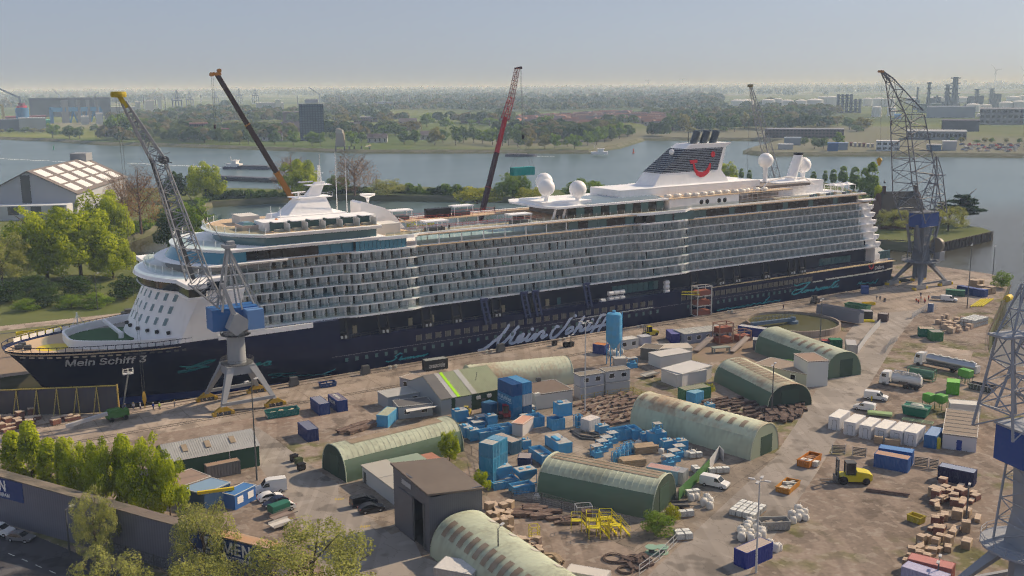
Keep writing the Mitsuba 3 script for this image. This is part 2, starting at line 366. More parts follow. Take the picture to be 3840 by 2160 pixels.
bm = M().tube((39.5, YC + 8,12),(39.5, YC + 8,17.5),.16).tube((39.5, YC + 8,17),(37.5, YC + 7,13),.07).tube((39.5, YC + 8,17),(42, YC + 9.5,13),.07)
part(ship, 'foremast', bm, SW)
cr = M().tube((47, YC - 4,12),(47, YC - 4,14),.6, n=10).beam((47, YC - 4,13.6),(45, YC + 5,15.4),.7)
part(ship, 'deck_crane', cr, SW)
wn = M()
for x, y in ((25.3, YC),(26.3, YC + 1.6),(27, YC - 1.7)): wn.box((x, y, 12.5),(1.2,1,1.1)).tube((x - .8, y, 12.6),(x + .8, y, 12.6),.5, n=10)
part(ship, 'windlass', wn, DGREY)
# porthole slots of the mooring deck under the bow rail
for x in np.linspace(25.5,58,20):
 a, b = hb(x - .5,11), hb(x + .5,11)
 m = M().hexa([(x - .5, YC - a - .05,10.75),(x + .5, YC - b - .05,10.75),(x + .5, YC - b + .2,10.75),(x - .5, YC - a + .2,10.75),(x - .5, YC - a - .09,11.2),(x + .5, YC - b - .09,11.2),(x + .5, YC - b + .2,11.2),(x - .5, YC - a + .2,11.2)])
 part(ship, 'mooring_port', m, paint((.5,.44,.36)) if x < 46 else DGREY)
# white tower under the bridge
def plan(xf, xs, hw, xe=None, n=25, pw=2.2):
 p = [(xf + (xs - xf) * abs(t) ** pw, YC + hw * t) for t in np.linspace(-1,1, n)]
 return p + ([(xe, YC + hw),(xe, YC - hw)] if xe else [])
zz = [11.9,14,16,18,20,22,23.9]
part(ship, 'front_tower', M().loft([[(x, y, z) for x, y in plan(49.4 + (z - 13.6) * .49,57.6 + (z - 13.6) * .5, HB - .05,70 + (z - 13.6) * .3)] for z in zz]), SW, 30)
for r, z in enumerate((22.4,19.7,17.0)):
 for t in (-.74,-.6,-.44,-.27,-.1,.08):
  xf, xs = 49.4 + (z - 13.6) * .49,57.6 + (z - 13.6) * .5
  f = lambda t, z: (49.4 + (z - 13.6) * .49 + 8.2 * abs(t) ** 2.2, YC + HB * t)
  m = M(); d = .022
  c = [f(t - d, z - .8), f(t + d, z - .8), f(t + d, z + .8), f(t - d, z + .8)]
  q = [(c[i][0] - .08, c[i][1] - .06 * (t < 0), z + (-.8 if i < 2 else .8)) for i in range(4)]
  m.hexa([q[0], q[1], (q[1][0] + .3, q[1][1] + .1, q[1][2]),(q[0][0] + .3, q[0][1] + .1, q[0][2]), q[3], q[2], (q[2][0] + .3, q[2][1] + .1, q[2][2]),(q[3][0] + .3, q[3][1] + .1, q[3][2])])
  part(ship, 'tower_window', m, paint((.16,.24,.27),.2))
for t in (-.85,-.7,-.55,-.35,-.1,.1):
 x, y = 49.4 + 8.2 * abs(t) ** 2.2, YC + HB * t
 part(ship, 'tower_porthole', M().tube((x - .1, y - .05,14.8),(x + .5, y + .1,14.8),.45, n=12), GLASSDK)
# bridge
part(ship, 'bridge_floor', M().loft([[(x, y, z) for x, y in plan(a, b, c, 68)] for z, a, b, c in ((23.4,55,62.4,17.6),(24.3,52.9,60.3,18.6))]), SW, 30)
part(ship, 'bridge_window', M().loft([[(x, y, z) for x, y in plan(a, b, c, 68)] for z, a, b, c in ((24.3,53.2,60.6,18.4),(26.4,52.9,60,18.7))]), GLASSDK, 30)
part(ship, 'bridge_roof', M().loft([[(x, y, z) for x, y in plan(a, b, c, 68)] for z, a, b, c in ((26.4,52.2,59.5,19),(27.2,52.6,60,19),(27.45,53.6,61,18.4))]), SW, 30)
for s in (-1,1):
 w = part(ship, 'bridge_wing', M().poly([(57.5, YC + s * 17),(57.8, YC + s * 25.2),(62.2, YC + s * 25.2),(64, YC + s * 17)][::s], 26.3,27.3), SW)
 part(w, 'window', M().poly([(57.9, YC + s * 17),(58.1, YC + s * 24.9),(62, YC + s * 24.9),(63.5, YC + s * 17)][::s], 24.4,26.3), GLASSDK)
 part(w, 'floor', M().poly([(57.5, YC + s * 17),(58, YC + s * 25),(62.2, YC + s * 25),(64, YC + s * 17)][::s], 23.9,24.4), SW)
def glass_rail(name, pts, z, h, lean=.5, mat='clear_pane'):
 """Leaning panes with white posts; every pane is a part."""
 c = np.mean(pts, 0)
 for a, b in zip(pts, pts[1:]):
  oa, ob = (np.array(a) - c) / np.linalg.norm(np.array(a) - c),(np.array(b) - c) / np.linalg.norm(np.array(b) - c)
  A, B = (a[0] + oa[0] * lean, a[1] + oa[1] * lean),(b[0] + ob[0] * lean, b[1] + ob[1] * lean)
  k = part(ship, name, M().quad([(*a, z),(*b, z),(*B, z + h),(*A, z + h)]), mat)
  part(k, 'post', M().tube((*a, z),(*A, z + h),.09, n=4), SW)
pl = lambda *a: plan(*a)[::2]
glass_rail('bridge_top_pane', pl(55,62.4,17),27.4,2.0)
part(ship, 'observation_house', M().poly(plan(60,66,16,80),27.4,29.4), 'deck_grey')
# deck 11 to 14 rims at the front
part(ship, 'rim_lower', M().loft([[(x, y, z) for x, y in plan(a, b, HB - c, 84)] for z, a, b, c in ((29.2,60.5,67,.8),(29.75,57.4,64.5,0),(29.95,57.8,65,.2))]), SW, 30)
part(ship, 'lounge_glass', M().loft([[(x, y, z) for x, y in plan(a, a + 7, HB - .6,74)] for z, a in ((29.9,60),(32.4,62))]), 'blue_window', 30)
part(ship, 'rim_middle', M().loft([[(x, y, z) for x, y in plan(a, a + 8, HB - b, 110)] for z, a, b in ((32.4,61.5,.3),(33.1,61.2,0),(33.2,62,.3))]), SW, 30)
glass_rail('observation_pane', pl(62.6,70,17.3),33.2,1.9)
part(ship, 'upper_lounge', M().poly(plan(72,79,16.4,108),33.2,35.3), 'teal_window')
part(ship, 'rim_upper', M().loft([[(x, y, z) for x, y in plan(a, a + 9, HB - b, 109)] for z, a, b in ((35.2,70.3,.5),(36,69.2,.1),(36.1,69.6,.3))]), SW, 30)
part(ship, 'sun_deck', M().poly(plan(70.3,79, HB - .8,108.5),36.1,36.15), 'deck_teak')
glass_rail('sun_deck_pane', pl(69.8,78.8,17.4),36.1,1.5,.35)
# ---- balconies: the side steps out twice
def face(x):
 s = lambda a, b: (lambda t: t * t * (3 - 2 * t))(min(max((x - a) / (b - a),0),1))
 return YS + 1.5 - 1.5 * (s(98,102) - s(117,121) + s(190,194.5) - s(210,214))
DH = 2.715
def xend(z): return 297 + (29.6 - z) * .36
def xbeg(z): return 58.2 + (z - 13.6) * .5
for k in range(7):
 z = 13.45 + DH * k
 xs = np.concatenate([[xbeg(z)], np.arange(math.ceil(xbeg(z)), xend(z),1.), [xend(z)]])
 th = .30 if k in (0,6) else .18
 outline = [(x, face(x) - .02) for x in xs] + [(xend(z) + 1.2, face(300) + 2.2),(xend(z) + 1.6, YC),(xend(z) + .8,2 * YC - face(300))] + [(xbeg(z) + 6,2 * YC - face(70)),(xbeg(z) + 6, face(60) + 3)]
 part(ship, 'deck_edge', M().poly(outline, z - th, z + th * .5), SW)
core = [(xbeg(20) + 8, YS + 3.4),(296, YS + 3.4),(297,2 * YC - YS - 3),(xbeg(20) + 8,2 * YC - YS - 3)]
part(ship, 'deckhouse', M().poly(core, 13.4,29.7), 'cabin_wall')
CW = 2.83
def cab(kind):
 r = random.Random(kind)
 w = M().bx(0, CW, 1.95,2.05,.15,2.45)
 dx = (.95,.55,1.2,.75,.4,1.0)[kind]; dw = (.55,.85,.5,.75,.6,1.0)[kind]
 return (shape(w, 'cabin_wall'), shape(M().bx(dx, dx + dw, 1.86,1.95,.16,2.25), GLASSDK), shape(M().bx(dx + dw + .04, min(dx + dw + (.65 if kind < 4 else 1.0), CW - .05),1.88,1.95,.16,2.25), 'curtain'))
cabs = [cab(k) for k in range(6)]
rail_d = shape(M().quad([(.06,.05,.14),(CW - .02,.05,.14),(CW - .02,.05,1.12),(.06,.05,1.12)]), 'clear_pane')
div_d = shape(M().bx(-.04,.04,.12,1.95,.12,2.45).bx(-.05,.05,.0,.12,.12,1.2), paint((.66,.69,.71)))
chair_d = shape(M().bx(.5,1.1,.7,1.2,.5,.56).bx(.5,1.1,1.2,1.26,.5,1.1).bx(.52,.6,.72,.8,.14,.5).bx(1., 1.08,.72,.8,.14,.5).bx(1.5,2.2,.6,1.1,.75,.8).bx(1.8,1.9,.8,.9,.14,.75), DGREY)
handr = M(); rest = {'balcony': M(), 'door': M(), 'curtain': M(), 'pane': M(), 'divider': M()}
nb = 0
rb = random.Random(5)
for k in range(5,-1,-1):
 z = 13.45 + DH * k
 x = xbeg(z) + .9
 pts = []
 while x + CW < xend(z) - 5:
  y = face(x + CW / 2); to = place(x, y, z); v = cabs[rb.randrange(6)]
  pts.append((x, y + .05, z + 1.16))
  if (x < 175 and k > 0 and nb < 300) or (x < 120 and nb < 300):
   b = part(ship, 'balcony', v[0], None, to=to); nb += 1
   part(b, 'door', v[1], None, to=to); part(b, 'curtain', v[2], None, to=to)
   part(b, 'glass_rail', rail_d, None, to=to); part(b, 'divider', div_d, None, to=to)
   if k in (2,3,5): part(b, 'chair', chair_d, None, to=to)
  else:
   for nm, d in (('balcony', v[0]),('door', v[1]),('curtain', v[2]),('pane', rail_d),('divider', div_d)):
    vv, ff = meshkit.WRITTEN[d['filename']][:2]
    rest[nm].add(vv + np.array([x, y, z]), ff)
  x += CW
 pts.append((x, y + .05, z + 1.16))
 for a, b in zip(pts, pts[1:]): handr.beam(a, b, .05,.06)
 part(ship, 'end_wall', M().bx(x, xend(z) - .5, face(x) + 1.2, face(x) + 1.35, z + .1, z + DH - .2), SW)
 for j in range(3):
  q = xend(z) + .3
  part(ship, 'terrace_end', M().tube((q - 1.2 * j * .5, face(290) + 1.6 + j * 5, z + .1),(q - 1.2 * j * .5, face(290) + 1.6 + j * 5, z + 1.25),1.3,1.5, n=14), SW, 40)
  part(ship, 'terrace_wall', M().bx(q - 3.4, q - 3, face(290) + 3 + j * 5, face(290) + 7.6 + j * 5, z + .1, z + DH - .25), GLASSDK)
part(ship, 'handrail', handr, DGREY)
for nm, mt in (('balcony', 'cabin_wall'),('door', GLASSDK),('curtain', 'curtain'),('pane', 'clear_pane'),('divider', paint((.5,.52,.54)))):
 part(ship, 'aft_' + nm + '_rows', rest[nm], mt, kind='stuff')
# ---- deck 11 strip, z 29.8 to 32.5
def strip(name, x0, x1, step, mat, z0=29.75, z1=32.4, off=.5, gap=.12):
 x = x0
 while x < x1 - .1:
  w = min(step, x1 - x)
  part(ship, name, M().bx(x, x + w - gap, face(x) + off, face(x) + off + .15, z0, z1), mat(x) if callable(mat) else mat)
  x += w
strip('deck_window', 74,103,3.1, lambda x: GLASSDK if x < 92 else 'blue_window')
strip('deck_window', 103,116,1.15, 'blue_window', off=.4)
strip('screen_pane', 119,168,1.7, 'clear_pane', off=.35)
strip('deck_window', 168,206,3.4, lambda x: GLASSDK if int(x) % 2 else 'teal_window')
strip('deck_window', 206,218,4, 'teal_window')
strip('deck_window', 218,290,2.4, lambda x: GLASSDK if int(x / 2.4) % 5 else 'teal_window')
part(ship, 'deck_eleven', M().poly([(70, YS + .4),(296, YS + .4),(296,2 * YC - YS - .4),(70,2 * YC - YS - .4)], 29.5,29.7), 'deck_teak')
part(ship, 'deck_eleven_house', M().bx(84,117, YS + 3,2 * YC - YS - 3,29.7,32.3).bx(168,292, YS + 3,2 * YC - YS - 3,29.7,32.3), 'deck_grey')
# gallery round the pool and the deck aft of it
gal = sg.box(104, YS + .9,294,2 * YC - YS - .9).difference(sg.box(121, YS + 8.5,164,2 * YC - YS - 8.5))
part(ship, 'gallery_deck', M().poly(gal, 32.35,32.62), 'deck_teak')
edge = M()
for s in (0,1):
 f = (lambda x: face(x) + .35) if not s else (lambda x: 2 * YC - face(x) - .35)
 xs = np.arange(108,296,2.)
 edge.poly([(x, f(x) - .35 * (1 - 2 * s)) for x in xs] + [(x, f(x) + .7 * (1 - 2 * s)) for x in xs[::-1]], 32.2,33.0)
part(ship, 'gallery_edge', edge, SW)
for x in np.arange(110,292,2.6):
 k = part(ship, 'gallery_pane', M().quad([(x, face(x) + .3,33.0),(x + 2.5, face(x + 2.5) + .3,33.0),(x + 2.5, face(x + 2.5) + .3,34.0),(x, face(x) + .3,34.0)]), 'clear_pane')
 part(k, 'post', M().tube((x, face(x) + .3,33),(x, face(x) + .3,34.05),.05, n=4), SW)
rr = M()
for y in (2 * YC - YS - 8.3,2 * YC - YS - 1.3, YS + 8.7):
 for x in np.arange(121,164,2.): rr.tube((x, y, 32.6),(x, y, 33.7),.04, n=4)
 for z in (33.2,33.7): rr.beam((121, y, z),(163, y, z),.07)
part(ship, 'red_net_rail', rr, paint((.45,.06,.05)))
part(ship, 'pool', M().bx(133,150, YC - 3, YC + 3,29.7,29.95), paint((.05,.3,.4),.1))
col = M()
for x in np.arange(119,168,6.8):
 for y in (YS + 1.2, YS + 8,2 * YC - YS - 8,2 * YC - YS - 1.2): col.tube((x, y, 29.7),(x, y, 32.4),.16)
part(ship, 'gallery_column', col, SW)
for x, y in ((126, YS + 4),(152, YS + 3.5),(129,2 * YC - YS - 4.5),(149,2 * YC - YS - 5)):
 k = part(ship, 'bar_pavilion', M().bx(x - 3.4, x + 3.4, y - 1.9, y + 1.9,35.3,35.65), SW)
 part(k, 'counter', M().bx(x - 2.6, x + 2.6, y - 1, y + 1,32.62,33.8), DGREY)
 m = M()
 for a in (-3.1,3.1):
  for b in (-1.6,1.6): m.tube((x + a, y + b, 32.6),(x + a, y + b, 35.3),.12)
 part(k, 'posts', m, SW)
part(ship, 'black_box', M().bx(137.5,145,2 * YC - YS - 6,2 * YC - YS - 3.4,32.62,35.2), BLACK)
part(ship, 'net_pile', M().loft([[(155 + a * math.cos(t), YS + 4 + a * .5 * math.sin(t), z) for t in np.linspace(0,2 * PI, 12)[:-1]] for z, a in ((32.62,2.6),(33.3,2),(33.8,.8))]), DGREY)
# cabanas on top of the lounge
for k in range(6):
 x = 81.5 + k * 4.55; y = YS + 1.2
 b = part(ship, 'cabana', M().bx(x, x + 3.3, y + .3, y + 3.6,38.5,38.68), SW)
 part(b, 'side_wall', M().poly([(x + 3.75, y + .2),(x + 3.9, y + .2),(x + 3.9, y + 3.6),(x + 3.75, y + 3.6)], 36.1,38.1), SW)
 part(b, 'back_window', M().bx(x, x + 3.5, y + 3.6, y + 3.8,36.1,38.4), 'teal_window')
 part(b, 'glass_rail', M().quad([(x, y, 36.1),(x + 3.8, y, 36.1),(x + 3.8, y, 37.2),(x, y, 37.2)]), 'clear_pane')
 part(b, 'bed', M().bx(x + .6, x + 2.8, y + 1.2, y + 2.6,36.15,36.7), paint((.5,.45,.4)))
part(ship, 'cabana_house', M().bx(80,109.5, YS + 5, YS + 12,36.1,38.3), SW)
part(ship, 'skylight_house', M().bx(76,80, YC - 9, YC - 3,36.1,37.4), paint((.5,.42,.37)))
part(ship, 'skylight', M().loft([[(78 + a * 1.8, YC - 6 + b * 2.6,37.4) for a, b in ((-1,-1),(1,-1),(1,1),(-1,1))], [(78 + a * .9, YC - 6 + b * 1.4,38) for a, b in ((-1,-1),(1,-1),(1,1),(-1,1))]]), 'teal_window')
part(ship, 'roof_box', M().bx(79,84, YC + 2, YC + 9,36.1,38.4).bx(83,87, YC - 3, YC + 1,36.1,37.6), OFFWHITE)
# forward mast
mast = M().loft([[(x0, YC - w, z),(x1, YC - w, z),(x1, YC + w, z),(x0, YC + w, z)] for z, x0, x1, w in ((36.1,86,106,5.5),(38.4,87,105,5),(38.5,89.5,101.5,4.2),(42.4,93.5,100.5,2.4))])
mk = part(ship, 'radar_mast', mast, SW)
part(mk, 'upper_mast', M().loft([[(x0, YC - w, z),(x1, YC - w, z),(x1, YC + w, z),(x0, YC + w, z)] for z, x0, x1, w in ((42.6,95.5,99.5,.8),(46.2,98.5,101.2,.5))]), SW)
m = M().bx(92,102, YC - 3, YC + 3,42.4,42.6).bx(96,102.5, YC - 1.6, YC + 1.6,45.4,45.55).beam((94, YC, 46.4),(98, YC, 46.4),.3).beam((91, YC - 3,44.1),(95, YC - 2,44.1),.3).tube((93, YC - 2.5,42.6),(93, YC - 2.5,44),.2)
for a in np.linspace(92,102,9): m.tube((a, YC - 3,42.6),(a, YC - 3,43.7),.04, n=4)
m.beam((92, YC - 3,43.7),(102, YC - 3,43.7),.06).beam((92, YC - 3,43.2),(102, YC - 3,43.2),.05)
lattice(m, (99.8, YC, 46),(99.8, YC, 50.5),.8,.4,5,.06)
for a, b in ((99,-.9),(100.5,.9)): m.beam((a, YC - 1.5,48.5),(a, YC + 1.5,48.5),.12)
part(mk, 'platforms', m, SW)
m = M()
for x, y, h in ((104, YC - 1,54),(105.5, YC - 4,52),(102, YC + 5,53),(86, YC - 8,41.5),(84, YC - 7,41.6)): m.tube((x, y, 38.3),(x, y, h),.12,.04, n=5)
part(ship, 'whip_antenna', m, SW)
part(ship, 'orange_buoy', M().lathe([(.45,0),(.55,.4),(.5,2),(.2,2.3)], (84.8, YC - 8.5,36.3),10), ORANGE)
# white air casing aft of the mast
part(ship, 'air_casing', M().loft([[(x, y, z) for x, z in ((109.6,34),(122.5,32.7),(119.5,36.2),(116.5,38.6),(110.3,40.6),(109.6,40.2))] for y in (YC - 3.4, YC + 3.4)]), SW)
part(ship, 'radar_dish', M().lathe([(.3,0),(.5,1.3),(2,1.9),(2.1,2.3),(0.01,2.35)], (113, YC - .5,40),18), SW, 40)
part(ship, 'stair_flight', M().beam((118, YS + 9,36.2),(125, YS + 8,32.7),1.6,.3).bx(110,117, YS + 6, YS + 12,32.6,35.4), OFFWHITE)
# lounge house with radomes
lr = [(163, YC - 8),(166, YC - 13.6),(207, YC - 13.6),(207, YC + 13.6),(166, YC + 13.6),(163, YC + 8)]
part(ship, 'lounge_roof', M().poly(lr, 35.7,36.25), SW)
part(ship, 'lounge_roof_glass', M().loft([[(176, YC - 12.6,36.25),(206, YC - 12.6,36.25),(206, YC + 6,36.25),(176, YC + 6,36.25)], [(181, YC - 8,36.8),(206, YC - 8,36.8),(206, YC + 4,36.8),(181, YC + 4,36.8)]]), paint((.12,.17,.21),.15))
for x in np.arange(170,206,3.): part(ship, 'lounge_pane', M().bx(x, x + 2.85, YC - 12.5, YC - 12.35,32.62,35.7), 'teal_window' if int(x) % 2 else GLASSDK)
part(ship, 'lounge_core', M().bx(172,206.5, YC - 11, YC + 11,32.62,35.7), 'deck_grey')
m = M()
for x in (165.5,169): m.beam((x, YC - 11.5,32.62),(x + 1, YC - 11.5,35.7),.6,.4)
part(ship, 'lounge_pillar', m, SW)
part(ship, 'radome_base', M().poly([(163.5, YC - 9),(172, YC - 10.5),(180, YC - 10.5),(177, YC + 6),(165, YC + 6)], 36.25,37.3), SW)
def radome(x, y, z0, zc, r):
 k = part(ship, 'radome', M().lathe([(r * math.sin(t), zc - r * math.cos(t)) for t in np.linspace(.35, PI - .02,14)], (x, y, 0),22), SW, 50)
 part(k, 'pedestal', M().lathe([(r * .42, z0),(r * .28, z0 + .5),(r * .3, zc - r * .95)], (x, y, 0),12), SW, 40)
radome(167, YC - 6,37.2,41.3,2.45); radome(171.5, YC + 2,37.2,42.2,2.6); radome(175.5, YC - 9.7,37.2,40.6,2.55)
radome(261.5, YC, 37.5,44.6,2.6); radome(280, YC, 37.2,42.2,2.75)
# white houses, portholes, funnel
wh = M().poly([(193, YC - 7),(209, YC - 7),(209, YC + 8),(193, YC + 8)], 36.3,38.9)
part(ship, 'fan_house', wh, SW)
part(ship, 'porthole_house', M().bx(207,236, YC - 13.8, YC + 13.8,32.62,35.9), SW)
part(ship, 'porthole_deck', M().bx(206.8,260, YC - 14.2, YC + 14.2,35.9,36.1), 'deck_teak')
for x in (220,222.4,227.4,229.8): part(ship, 'porthole', M().tube((x, YC - 13.95,34.3),(x, YC - 13.7,34.3),.72, n=16), GLASSDK)
part(ship, 'lido_house', M().bx(209,252, YC - 7, YC + 9,36.1,39), SW)
fb = [(z, a, b, w) for z, a, b, w in ((37.5,203.5,242,5.5),(39.2,208.5,240,4.8),(42.9,211.4,237,4.3),(50.2,222,239.3,3.8),(51.6,224.5,241.5,3.8))]
rect = lambda z, a, b, w: [(a, YC - w, z),(b, YC - w, z),(b, YC + w, z),(a, YC + w, z)]
fk = part(ship, 'funnel', M().loft([rect(*q) for q in fb]), SW)
dk = M().loft([rect(42.95,211.3,235.2,4.36), rect(50.15,221.8,238,3.88)])
part(fk, 'dark_grille', dk, paint((.012,.016,.035),.4))
lv = M()
for i in range(13):
 t = (i + .5) / 13; z = 42.95 + 7.2 * t
 lv.beam((211.3 + 10.5 * t, YC - 4.4 + .48 * t, z),(235.2 + 2.8 * t, YC - 4.4 + .48 * t, z),.16,.18)
 lv.beam((211.2 + 10.5 * t, YC - 4.4 + .48 * t, z),(211.2 + 10.5 * t, YC + 4.4 - .48 * t, z),.16,.2)
part(fk, 'grille_louvre', lv, paint((.32,.36,.42),.35))
# the red smile on the funnel side
def stroke(pts, w, closed=False): return sg.LineString(pts).buffer(w, cap_style=1, join_style=1)
def on_side(poly, m, yf, th=.08, tilt=None):
 """A flat shape in (x, z) laid on the near side at y = yf(x, z)."""
 for q in getattr(poly, 'geoms', [poly]):
  t = trimesh.creation.extrude_polygon(q.simplify(.01), th, engine='earcut')
  v = t.vertices.copy(); y = np.array([yf(a, b) for a, b, _ in v])
  m.add(np.column_stack([v[:, 0], y - v[:, 2], v[:, 1]]), t.faces[:, ::-1])
 return m
fy = lambda x, z: YC - 4.5 + (z - 42.95) / 7.2 * .48
sm = sg.Polygon([(223.14,46.62),(226.51,46.63),(226.46,45.68),(225.19,45.58),(225.76,43.81),(227.07,42.79),(228.57,42.56),(230.04,43.12),(231.08,44.2),(231.68,45.29),(232.28,45.26),(232.25,43.82),(231.16,42.11),(229.26,41.08),(227.56,40.95),(226.05,41.73),(225.02,43.21),(224.53,45.39),(223.6,45.43)])
part(fk, 'red_smile', on_side(sm, M(), fy), paint((.55,.02,.04)))
part(fk, 'red_dot', on_side(sg.Point(233.21,48.07).buffer(.95), M(), lambda x, z: fy(x, z) - .05), paint((.55,.02,.04)))
for i, x in enumerate((227.2,229.3,231.4,233.5,235.6)):
 part(fk, 'exhaust_pipe', M().tube((x - .5, YC - 1.6 + (i % 2) * 2.2,50.9),(x + 1.3, YC - 1.6 + (i % 2) * 2.2,55.3),1.2, n=16), paint((.2,.23,.26),.4) if i % 2 else paint((.09,.11,.13),.4),40)
part(fk, 'radar_ball', M().lathe([(.9 * math.sin(t),-.9 * math.cos(t)) for t in np.linspace(0.05, PI - .05,10)], (218.5, YC - 1,49.2),14), SW, 50)
part(fk, 'mast_pole', M().tube((224.5, YC - 2,51),(224.5, YC - 2,55.5),.12), DGREY)
# wrapped furniture on the deck
rw = random.Random(8)
for i in range(13):
 x, y = 209 + i * 3.3 + rw.uniform(-.6,.6), YC - 11.8 + rw.uniform(-.8,.8)
 m = M(); m.loft([[(x + a * (1.3 + .25 * rw.random()) * math.cos(t), y + a * math.sin(t), z) for t in np.linspace(0,2 * PI, 9)[:-1]] for z, a in ((36.1,1),(36.8,1.05),(37.2,.6))])
 part(ship, 'wrapped_furniture', m, paint((.62,.6,.56)))
# aft sports court, aft casing, awnings
for x0, x1, y in ((236,262, YC - 13.2),(252,288, YC - 13.4)):
 m = M()
 for x in np.arange(x0, x1,2.2): m.tube((x, y, 33),(x, y, 36.6),.07, n=4)
 for z in (34.2,35.4,36.6): m.beam((x0, y, z),(x1, y, z),.1)
 part(ship, 'court_fence', m, SW)
part(ship, 'court_net', M().poly([(250, YC - 9),(274, YC - 9),(270, YC + 9),(254, YC + 9)], 36.2,37), paint((.2,.18,.17),.9))
part(ship, 'court_arch', M().path([(251, YC - 9,36.2),(254, YC - 9,38.6),(262, YC - 9,39.6),(272, YC - 9,38.4),(276, YC - 9,36.2)], .22), SW)
ak = part(ship, 'aft_casing', M().loft([[(x + r * math.cos(t), YC - 1 + r * math.sin(t), z) for t in np.linspace(0,2 * PI, 17)[:-1]] for z, x, r in ((36,272.6,2.4),(38,273.2,1.9),(46,276.2,1.6))]), SW, 40)
part(ak, 'black_top', M().loft([[(x + r * math.cos(t), YC - 1 + r * math.sin(t), z) for t in np.linspace(0,2 * PI, 17)[:-1]] for z, x, r in ((46,276.2,1.65),(46.7,276.4,1.6))]), BLACK)
part(ship, 'aft_house', M().bx(262,284, YC - 6, YC + 8,32.6,37.3).bx(236,292, YC - 10, YC + 12,32.6,33), SW)
for x in (288.5,292,295.5):
 m = M().loft([[(x - 1.7, YC - 9,35.1),(x + 1.7, YC - 9,35.1),(x + 1.7, YC - 4,35.1),(x - 1.7, YC - 4,35.1)], [(x - .1, YC - 6.6,35.9),(x + .1, YC - 6.6,35.9),(x + .1, YC - 6.4,35.9),(x - .1, YC - 6.4,35.9)]])
 k = part(ship, 'awning', m, SW)
 m = M()
 for a in (-1.6,1.6):
  for b in (-9,-4): m.tube((x + a, YC + b, 32.6),(x + a, YC + b, 35.1),.08)
 part(k, 'posts', m, SW)
for i in range(10):
 x = 268 + i * 2.7
 part(ship, 'deck_furniture', M().bx(x, x + 1.3, YC - 15 + (i % 3), YC - 14.2 + (i % 3),32.62,33.6), paint(((.03,.06,.14),(.08,.2,.25),(.4,.3,.2))[i % 3]))
part(ship, 'stern_wing', M().poly([(291, YS + .2),(297.6, YS + .2),(298.2, YS + 3),(291, YS + 3)], 30.1,30.6), SW)
# ---- promenade recess, hull windows, davits
part(ship, 'recess_wall', M().bx(96,300, YS + 5,2 * YC - YS - 5,7.6,13.2), paint((.012,.017,.045),.4))
part(ship, 'promenade_deck', M().bx(96,310.5, YS + .2,2 * YC - YS - .2,7.35,7.6), paint((.55,.43,.28),.7))
part(ship, 'bow_recess_wall', M().bx(84,96.4, YS + .1,2 * YC - YS - .1,7.9,13.2), 'hull_paint')
part(ship, 'white_panel', M().bx(66,89.5, YS - .1, YS + .3,12.1,13.3), SW)
m = M()
for x in np.arange(97,300,2.6): m.tube((x, YS + .35,7.6),(x, YS + .35,8.9),.05, n=4)
for z in (8.4,8.9): m.beam((97, YS + .35, z),(302, YS + .35, z),.06)
part(ship, 'promenade_rail', m, DGREY)
def davit(x):
 m = M()
 for s in (-1.3,1.3): m.beam((x + s, YS + .3,7.6),(x + s - .5, YS + .6,13),.45).beam((x + s - .5, YS + .6,12.9),(x + s - .2, YS + 4,13.1),.4)
 m.box((x, YS + 1.2,8.3),(2.2,1.2,1.1)).tube((x - 1.5, YS + 1,9.4),(x + 1.5, YS + 1,9.4),.35, n=8).tube((x, YS + .2,8.2),(x, YS + .2,9.2),.3, n=8)
 k = part(ship, 'lifeboat_davit', m, paint((.02,.022,.03)))
 part(k, 'sheave', M().box((x - .5, YS + .1,8.5),(.5,.3,.7)).box((x + .6, YS + .1,8.5),(.5,.3,.7)), LGREY)
for x in (97.5,109,121.5,130.5,143,156,215,226,233,246,258,263): davit(x)
for x, z0 in ((139.3,6.4),(152.2,6.8),(156,6.8),(173.6,7)):
 m = M()
 for s in (-.75,.75): m.beam((x + s + .4, YS - .35, z0),(x + s - 1.1, YS - .1, z0 + 7),.55,.4)
 for t in np.linspace(.1,.9,5): m.beam((x + .4 - .75 - 1.5 * t, YS - .3, z0 + 7 * t),(x + .4 + .75 - 1.5 * t, YS - .3, z0 + 7 * t),.25)
 m.beam((x - 1.8, YS, z0 + 7),(x + .4, YS, z0 + 7),.8,.6)
 part(ship, 'slanted_davit_arm', m, paint((.03,.045,.12)))
def raft(x, z, y=YS + .9):
 m = M().lathe([(.02,-.02),(.62,0),(.66,.1),(.66,1.6),(.62,1.7),(.02,1.72)], n=12)
 v = [np.column_stack([q[:, 2] + x, q[:, 0] + y, q[:, 1] + z]) for q in m.v]; m.v = v
 part(ship, 'liferaft_canister', m, WHITE, 40)
for i in range(3):
 raft(181.5 + i * 2.1,8.4); raft(181.5 + i * 2.1,10)
raft(178.6,8.2)
for z in (8.3,9.6,10.9): raft(203, z)
for x0, x1, dz in ((186,204,2.6),(276,292,2.3)):
 for x in np.arange(x0, x1,2.): part(ship, 'promenade_window', M().bx(x, x + 1.8, YS + 4.8, YS + 4.95,8.4,8.4 + dz), 'teal_window')
for x in (102,118,124.5,147,162,166): part(ship, 'recess_door', M().bx(x, x + 1.2, YS + 4.85, YS + 4.96,7.7,9.9), paint((.4,.32,.2)) if x != 166 else 'teal_window')
hw_f = shape(M().bx(-.75,.75,-.1,.05,-.85,.85), 'hull_win')if 0 else None
pm('hull_win', (.10,.105,.10),.12,0,.7); pm('hull_win_frame', (.16,.15,.14),.5)
w_d = shape(M().bx(-.5,.5,-.14,.05,-.72,.72), 'hull_win'); f_d = shape(M().bx(-.85,-.62,-.12,.05,-.8,.8).bx(.62,.85,-.12,.05,-.8,.8), 'hull_win_frame')
